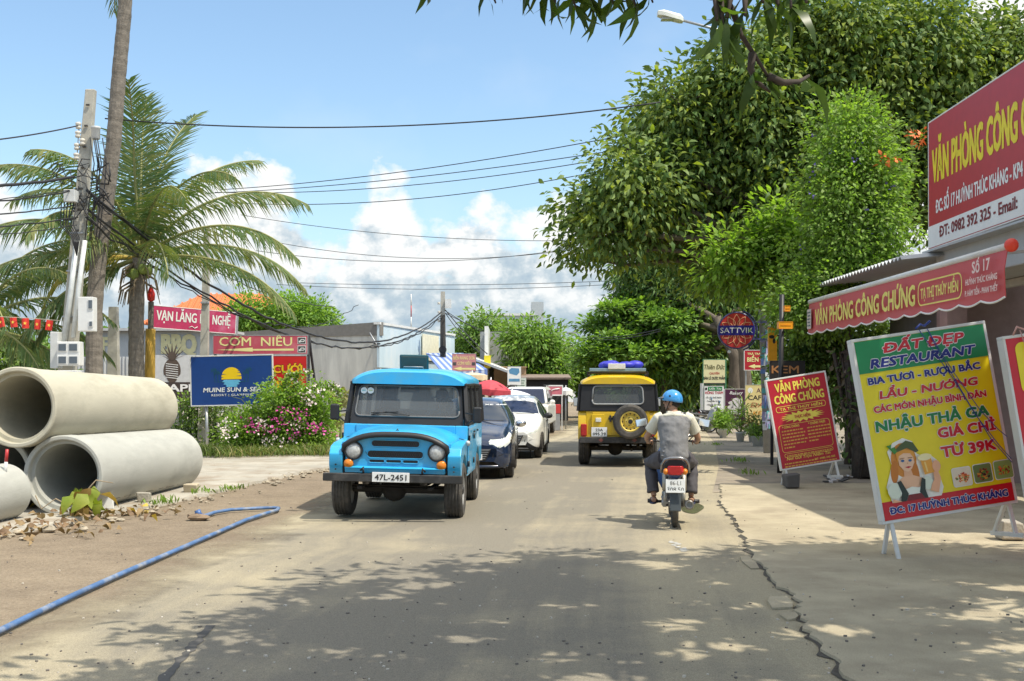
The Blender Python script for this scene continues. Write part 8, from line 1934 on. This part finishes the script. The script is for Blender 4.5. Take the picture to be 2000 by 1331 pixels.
for s_ in (-1, 1):
    mb.tube([sh[s_] + Vector((-s_ * .03, 0, -.01)), sh[s_].lerp(elb[s_], .5), elb[s_], elb[s_].lerp(wri[s_], .4), wri[s_]], [.058, .05, .041, .043, .029], 12)
    hand(mb, wri[s_], (Vector((s_ * .34, .86, 1.045)) - wri[s_]) + Vector((0, 0, -.008)), (-s_, 0, .15), curl=.75, thumb=1 if s_ < 0 else -1)
    mb.tube([hipj[s_], hipj[s_].lerp(kne[s_], .5), kne[s_], kne[s_].lerp(ank[s_], .35), ank[s_]], [.085, .078, .058, .056, .036], 12)
    f0 = ank[s_] + Vector((0, -.055, -.05)); mb.tube([f0, ank[s_] + Vector((0, .03, -.04)), ank[s_] + Vector((s_ * .02, .12, -.05)), ank[s_] + Vector((s_ * .03, .185, -.058))], [.034, .042, .042, .030], 10, flat=.8)
    for k in range(5): p = ank[s_] + Vector((s_ * (.005 + .013 * k) + (-.0 if s_ > 0 else .0), .19 - .010 * k, -.06)); mb.tube([p, p + Vector((0, .035 - .004 * k, -.005))], .010 - .0008 * k, 6)
mb.build('body', M_skin, rd_, remesh=.0065, smoothit=2)
facebits(rd_, q)
mb = MB(); mb.sph(hc + Euler((0, 0, R(72))).to_matrix() @ Vector((0, -.035, .0)), (.079, .075, .085), 16, rot=(0, 0, R(72))); mb.build('hair', mat('hair_black', (.012, .010, .009)), rd_)
# shirt: grey body with cream sleeves and collar yoke
M_sg = mat('shirt_grey', (.20, .20, .205), rough=.85, var=.1, scale=5, bump=.5, bscale=12); M_sc = mat('shirt_cream', (.62, .60, .50), rough=.85, var=.08, bump=.4, bscale=14)
mb = MB(); mb.rings([ellring((0, .235, .825), .195, .155), ellring((0, .215, .86), .195, .150), ellring((.0, .215, .94), .185, .140), ellring((0, .23, 1.06), .185, .130), ellring((0, .27, 1.18), .205, .132), ellring((0, .305, 1.29), .222, .126), ellring((0, .325, 1.345), .19, .11), ellring((0, .335, 1.395), .11, .085)], True, True)
for s_ in (-1, 1): mb.sph(sh[s_] + Vector((-s_ * .06, -.01, -.045)), (.10, .085, .09), 14)
rg = random.Random(4)
for k in range(4):
    z = .86 + .05 * k; mb.tube([(-.17 + .02 * k, .12, z + .02), (-.05, .105 + .012 * k, z - .01), (.08, .112 + .012 * k, z - .02), (.16, .17, z + .01)], .012, 6)
folds(mb.build('shirt', M_sg, rd_, remesh=.008, smoothit=4), .009)
for s_ in (-1, 1):
    mb = MB(); e_ = sh[s_].lerp(elb[s_], .70)
    mb.tube([sh[s_] + Vector((-s_ * .06, .005, .015)), sh[s_] + Vector((s_ * .0, 0, -.01)), sh[s_].lerp(elb[s_], .35), e_], [.078, .083, .080, .085], 14); mb.build('sleeve', M_sc, rd_, remesh=.010, smoothit=3)
mb = MB(); mb.tube([(.0, .255, 1.405), (-.07, .29, 1.415), (-.085, .36, 1.41), (-.03, .43, 1.39)], .026, 8); mb.tube([(.0, .255, 1.405), (.07, .29, 1.415), (.085, .36, 1.41), (.03, .43, 1.39)], .026, 8)
mb.tube([(-.2, .31, 1.35), (-.12, .275, 1.375), (0, .255, 1.385), (.12, .275, 1.375), (.2, .31, 1.35)], [.025, .03, .034, .03, .025], 10); mb.build('collar', M_sc, rd_, remesh=.009, smoothit=2)
M_tr = mat('trousers_grey', (.075, .07, .078), rough=.85, var=.15, bump=.4, bscale=14)
mb = MB(); mb.rings([ellring((0, .25, .775), .17, .15), ellring((0, .235, .83), .19, .155), ellring((0, .23, .90), .185, .145)], True, True)
for s_ in (-1, 1):
    hem = kne[s_].lerp(ank[s_], .88)
    mb.tube([hipj[s_] + Vector((0, -.02, -.02)), hipj[s_].lerp(kne[s_], .5) + Vector((0, 0, -.005)), kne[s_] + Vector((0, .015, .005)), kne[s_].lerp(ank[s_], .3) + Vector((0, -.015, 0)), kne[s_].lerp(ank[s_], .65) + Vector((0, -.02, 0)), hem], [.118, .108, .085, .080, .078, .082], 14)
folds(mb.build('trousers', M_tr, rd_, remesh=.009, smoothit=3), .009, .12)
# helmet with visor and strap
mb = MB(); HR = Euler((R(4), 0, R(72))).to_matrix()
rings = []
for i in range(13):
    a = R(-8 + 98 * i / 12); ca = max(math.cos(a), .004)
    rings.append([hc + Vector((0, 0, .035)) + HR @ Vector((.112 * ca * math.cos(b_), -.005 + .132 * ca * math.sin(b_), .118 * math.sin(a) - .035 * (math.sin(b_) < -.2) * max(0, .3 - math.sin(a)) * (-math.sin(b_)))) for b_ in [2 * PI * j / 32 for j in range(32)]])
mb.rings(rings, True, False, 0, True); hm = mb.build('helmet', mat('helmet_blue', (.05, .30, .68), rough=.2, coat=.6, var=.03), rd_, fixn=False); hm.modifiers.new('t', 'SOLIDIFY').thickness = -.012
mb = MB(); vs = []
for i in range(9):
    b_ = R(40 + 100 * i / 8)
    for rr_, dz in ((1.0, .03), (1.55, .0)): vs.append(hc + Vector((0, 0, .04)) + HR @ Vector((.112 * rr_ ** .5 * math.cos(b_), .132 * rr_ * math.sin(b_), dz)))
mb.add(vs, [(2 * i, 2 * i + 1, 2 * i + 3, 2 * i + 2) for i in range(8)], 0, True); o = mb.build('visor', mat('visor_grey', (.10, .11, .12), rough=.25), hm); o.modifiers.new('t', 'SOLIDIFY').thickness = .006
mb = MB(); c_ = hc + Vector((0, 0, .035)); mb.cyl(c_ + HR @ Vector((.108, .0, .045)), c_ + HR @ Vector((.118, .0, .047)), .013, n=14); mb.cyl(c_ + HR @ Vector((-.108, .0, .045)), c_ + HR @ Vector((-.118, .0, .047)), .013, n=14); mb.build('rivet', M_black, hm)
mb = MB()
for sx in (-1, 1): mb.tube([c_ + HR @ Vector((sx * .098, .0, -.01)), c_ + HR @ Vector((sx * .085, .035, -.10)), c_ + HR @ Vector((0, .07, -.155))], .010, 6, flat=.5)
mb.build('chin_strap', M_black, hm)
for s_ in (-1, 1):
    mb = MB(); b_ = ank[s_] + Vector((s_ * .012, .06, -.088)); o2 = [(b_.x + .05 * math.sin(a) * (1 + .15 * math.cos(a)), b_.y + .145 * math.cos(a)) for a in [2 * PI * i / 20 for i in range(20)]]; mb.prism(o2, b_.z - .010, b_.z + .012, 'z')
    sd_o = mb.build('sandal', mat('sandal_navy', (.03, .04, .10), rough=.7), rd_)
    mb = MB(); mb.tube([b_ + Vector((-.045, .02, .01)), b_ + Vector((0, .075, .055)), b_ + Vector((.045, .02, .01))], .012, 6); mb.build('strap', mat('sandal_navy', (.03, .04, .10)), sd_o)
# ---- seated people inside the vehicles
def sitter(label, root, x, y, z0, shirt, hat=None, arms=None, yaw=0., rot=None):
    Mr = Matrix.Translation(root.location) @ root.rotation_euler.to_matrix().to_4x4()
    p = thing('person', label, 'person', Mr @ Vector((x, y, z0)), root.rotation_euler.copy())
    mb = MB(); hc_ = Vector((0, .0, .72)); q = head(mb, hc_, yaw=yaw)
    mb.tube([(0, -.06, .50), (0, -.03, .60), (0, 0, .66)], [.07, .056, .058], 12)
    mb.rings([ellring((0, 0, 0), .17, .13), ellring((0, -.04, .2), .16, .11), ellring((0, -.07, .38), .19, .11), ellring((0, -.07, .48), .16, .09), ellring((0, -.065, .53), .07, .06)], True, True)
    for s_ in (-1, 1):
        a0 = Vector((s_ * .19, -.06, .45)); e_ = Vector((s_ * .24, .08, .20)); w_ = Vector((s_ * .16, .34, .33)) if arms else Vector((s_ * .14, .28, .10))
        if arms and s_ in arms: w_ = Vector(arms[s_])
        mb.tube([a0, a0.lerp(e_, .5), e_, e_.lerp(w_, .4), w_], [.055, .048, .040, .040, .028], 10)
        hand(mb, w_, (0.0, .8, .25), (-s_, 0, .4), curl=.8, thumb=1 if s_ < 0 else -1)
        h_ = Vector((s_ * .1, .02, 0)); k_ = Vector((s_ * .14, .45, .06)); f_ = Vector((s_ * .14, .52, -.30)); mb.tube([h_, h_.lerp(k_, .5), k_, f_], [.085, .075, .058, .04], 10); mb.tube([f_ + Vector((0, -.04, -.04)), f_ + Vector((0, .16, -.06))], [.04, .035], 8)
    mb.build('body', M_skin, p, remesh=.010, smoothit=2); facebits(p, q)
    mb = MB(); mb.rings([ellring((0, 0, -.03), .195, .155), ellring((0, -.04, .2), .185, .135), ellring((0, -.07, .38), .215, .132), ellring((0, -.07, .48), .18, .11), ellring((0, -.065, .535), .09, .08)], True, True)
    for s_ in (-1, 1):
        a0 = Vector((s_ * .18, -.06, .45)); e_ = Vector((s_ * .24, .08, .20)); w_ = Vector((s_ * .16, .34, .33)) if arms else Vector((s_ * .14, .28, .10))
        if arms and s_ in arms: w_ = Vector(arms[s_])
        mb.tube([a0, a0.lerp(e_, .5), e_, e_.lerp(w_, .7)], [.075, .068, .058, .05], 10)
    mb.build('jacket', shirt, p, remesh=.014, smoothit=3)
    mb = MB(); mb.sph(hc_ + Vector((0, -.015, .045)), (.088, .105, .092), 16, rot=(R(12), 0, yaw)); mb.build('hair', mat('hair_black', (.012, .010, .009)), p)
    if hat:
        mb = MB(); mb.lathe([(.14, 0), (.15, .008), (.095, .02), (.092, .09), (.06, .115), (.001, .12)], hc_ + Vector((0, 0, .07)), (0, 0, 1), 24); mb.build('hat', hat, p)
    return p
M_dkj = mat('jacket_dark', (.022, .024, .035), rough=.85); M_tan = mat('jacket_tan', (.2, .14, .09), rough=.85)
sitter('jeep driver in dark clothes gripping the wheel of the blue jeep', bj, -.40, -.10, .80, M_dkj, mat('cap_dark', (.02, .02, .025), rough=.8), arms={-1: (-.20, .36, .47), 1: (.13, .36, .44)})
sitter('dark haired passenger on the left seat of the yellow jeep', yj, -.40, -.12, .82, mat('jacket_black', (.03, .03, .035), rough=.85), yaw=R(-15))
sitter('passenger leaning on the right side of the yellow jeep', yj, .40, -.12, .84, mat('jacket_grey', (.10, .10, .11), rough=.85))
sitter('driver in a pale shirt inside the navy hatchback', h1, .36, -.08, .60, mat('shirt_pale', (.45, .42, .36), rough=.85), arms={-1: (-.14, .38, .40), 1: (.14, .38, .40)})
sitter('driver in a dark shirt inside the white hatchback', h2, .36, -.08, .60, M_tan, arms={-1: (-.14, .38, .40), 1: (.14, .38, .40)})
# ================================================================== OVERHEAD CABLES
def wire(label, a, b, sag, r=.012, n=24, wob=0., seed=1, group='overhead cables', mid=None):
    a, b = Vector(a), Vector(b); rg = random.Random(seed); pts = []
    for i in range(n + 1):
        t = i / n; p = a.lerp(b, t); p.z -= sag * 4 * t * (1 - t)
        if wob and 0 < i < n: p += Vector((rg.gauss(0, wob), rg.gauss(0, wob), rg.gauss(0, wob)))
        pts.append(p)
    mb = MB(); mb.tube(pts, r, 6); o = mb.build('power_cable', M_cable, None, fixn=False)
    return tag(o, label, 'cable', group)
wire('topmost cable crossing from the palm crown to the big tree', P(205, 232, 25.6), P(1290, 200, 25), .36, .016, 40)
wire('second cable from the top sloping up into the big tree', P(430, 371, 40), P(1265, 256, 30), .22, .013)
wire('third cable sloping up into the big tree', P(400, 378, 42), P(1215, 292, 32), .2, .013)
wire('fourth cable running just under the third towards the tree', P(420, 376, 43), P(1215, 305, 33), .35, .013)
wire('cable sloping from the palm to the leftmost branches of the tree', P(440, 396, 40), P(1170, 335, 34), .4, .013)
wire('faint cable crossing the clouds above the middle pair', P(470, 420, 48), P(1150, 470, 46), .35, .012)
wire('cable crossing the lower clouds and sagging at its middle', P(520, 470, 48), P(1180, 478, 50), .7, .012)
wire('cable under it reaching the low leaves of the tree', P(500, 490, 46), P(1120, 485, 46), .5, .012)
wire('upper of the two level cables below the clouds', P(560, 552, 60), P(1260, 546, 55), .2, .013)
wire('lower of the two level cables below the clouds', P(540, 556, 60), P(1260, 552, 56), .3, .013)
J = P(170, 372, 23.8); K = P(862, 610, 56.8)
wire('thick black cable bundle hanging from the leaning pole to the second pole', J, K, 2.3, .035, 60, .012, 3)
wire('second thick black cable hanging just below the first bundle', P(172, 410, 23.8), K + Vector((0, 0, -.15)), 2.25, .028, 60, .018, 4)
wire('third black cable sagging lowest between the two poles', P(168, 425, 23.8), K + Vector((0, 0, -.3)), 2.1, .022, 60, .025, 5)
wire('thin loose cable looping under the bundle near the palm', P(190, 430, 23.8), P(700, 596, 46), 1.5, .014, 40, .03, 6)
wire('thin cable leaving the leaning pole above the bundle', P(180, 390, 23.8), P(650, 600, 42), .5, .014, 40, .02, 7)
Lf = [(285, 246, 'black cable entering from the left to the insulators', .014, 152), (315, 346, 'thick twisted cable entering from the left to the pole clamp', .030, 145), (358, 372, 'left cable bundle, upper strand reaching the pole tangle', .016, 150), (364, 400, 'left cable bundle, second strand reaching the pole tangle', .014, 150), (376, 425, 'left cable bundle, third strand reaching the pole tangle', .014, 152), (352, 368, 'left cable bundle, thinnest top strand', .009, 150), (395, 440, 'left cable bundle, lowest faint strand', .009, 150)]
for i, (y0, y1, lab, r, x1) in enumerate(Lf): wire(lab, P(-1500, y0 - (150 if i == 1 else 120), 9.5), P(x1, y1, 23.8), .5, r, 44, .006 if i else .0, i)
wire('pale cable drooping down the grey wall to the blue front', P(650, 634, 56), P(742, 672, 51.6), .25, .035, 14)
wire('thin grey cable dropping from the second pole across the mango trees', P(868, 606, 56.5), P(1095, 662, 90), 1.0, .020)
wire('pale yellow lit cable from the second pole to the far pole', P(870, 612, 56.4), P(1098, 664, 90), .7, .020)
wire('black cable dropping steeply right of the second pole', P(870, 606, 56.6), P(952, 692, 55), .1, .028, 14)
wire('another black cable dropping beside it to the shops', P(870, 612, 56.6), P(938, 690, 55), .15, .022, 14)
wire('far cable from the crossarm pole to the right trees', P(1104, 650, 91), P(1265, 660, 60), .4, .02)
wire('lit cable pair, upper strand before the almond tree', P(1150, 660, 50), P(1290, 643, 42), .1, .014)
wire('lit cable pair, lower strand before the almond tree', P(1165, 664, 50), P(1290, 647, 42), .1, .014)
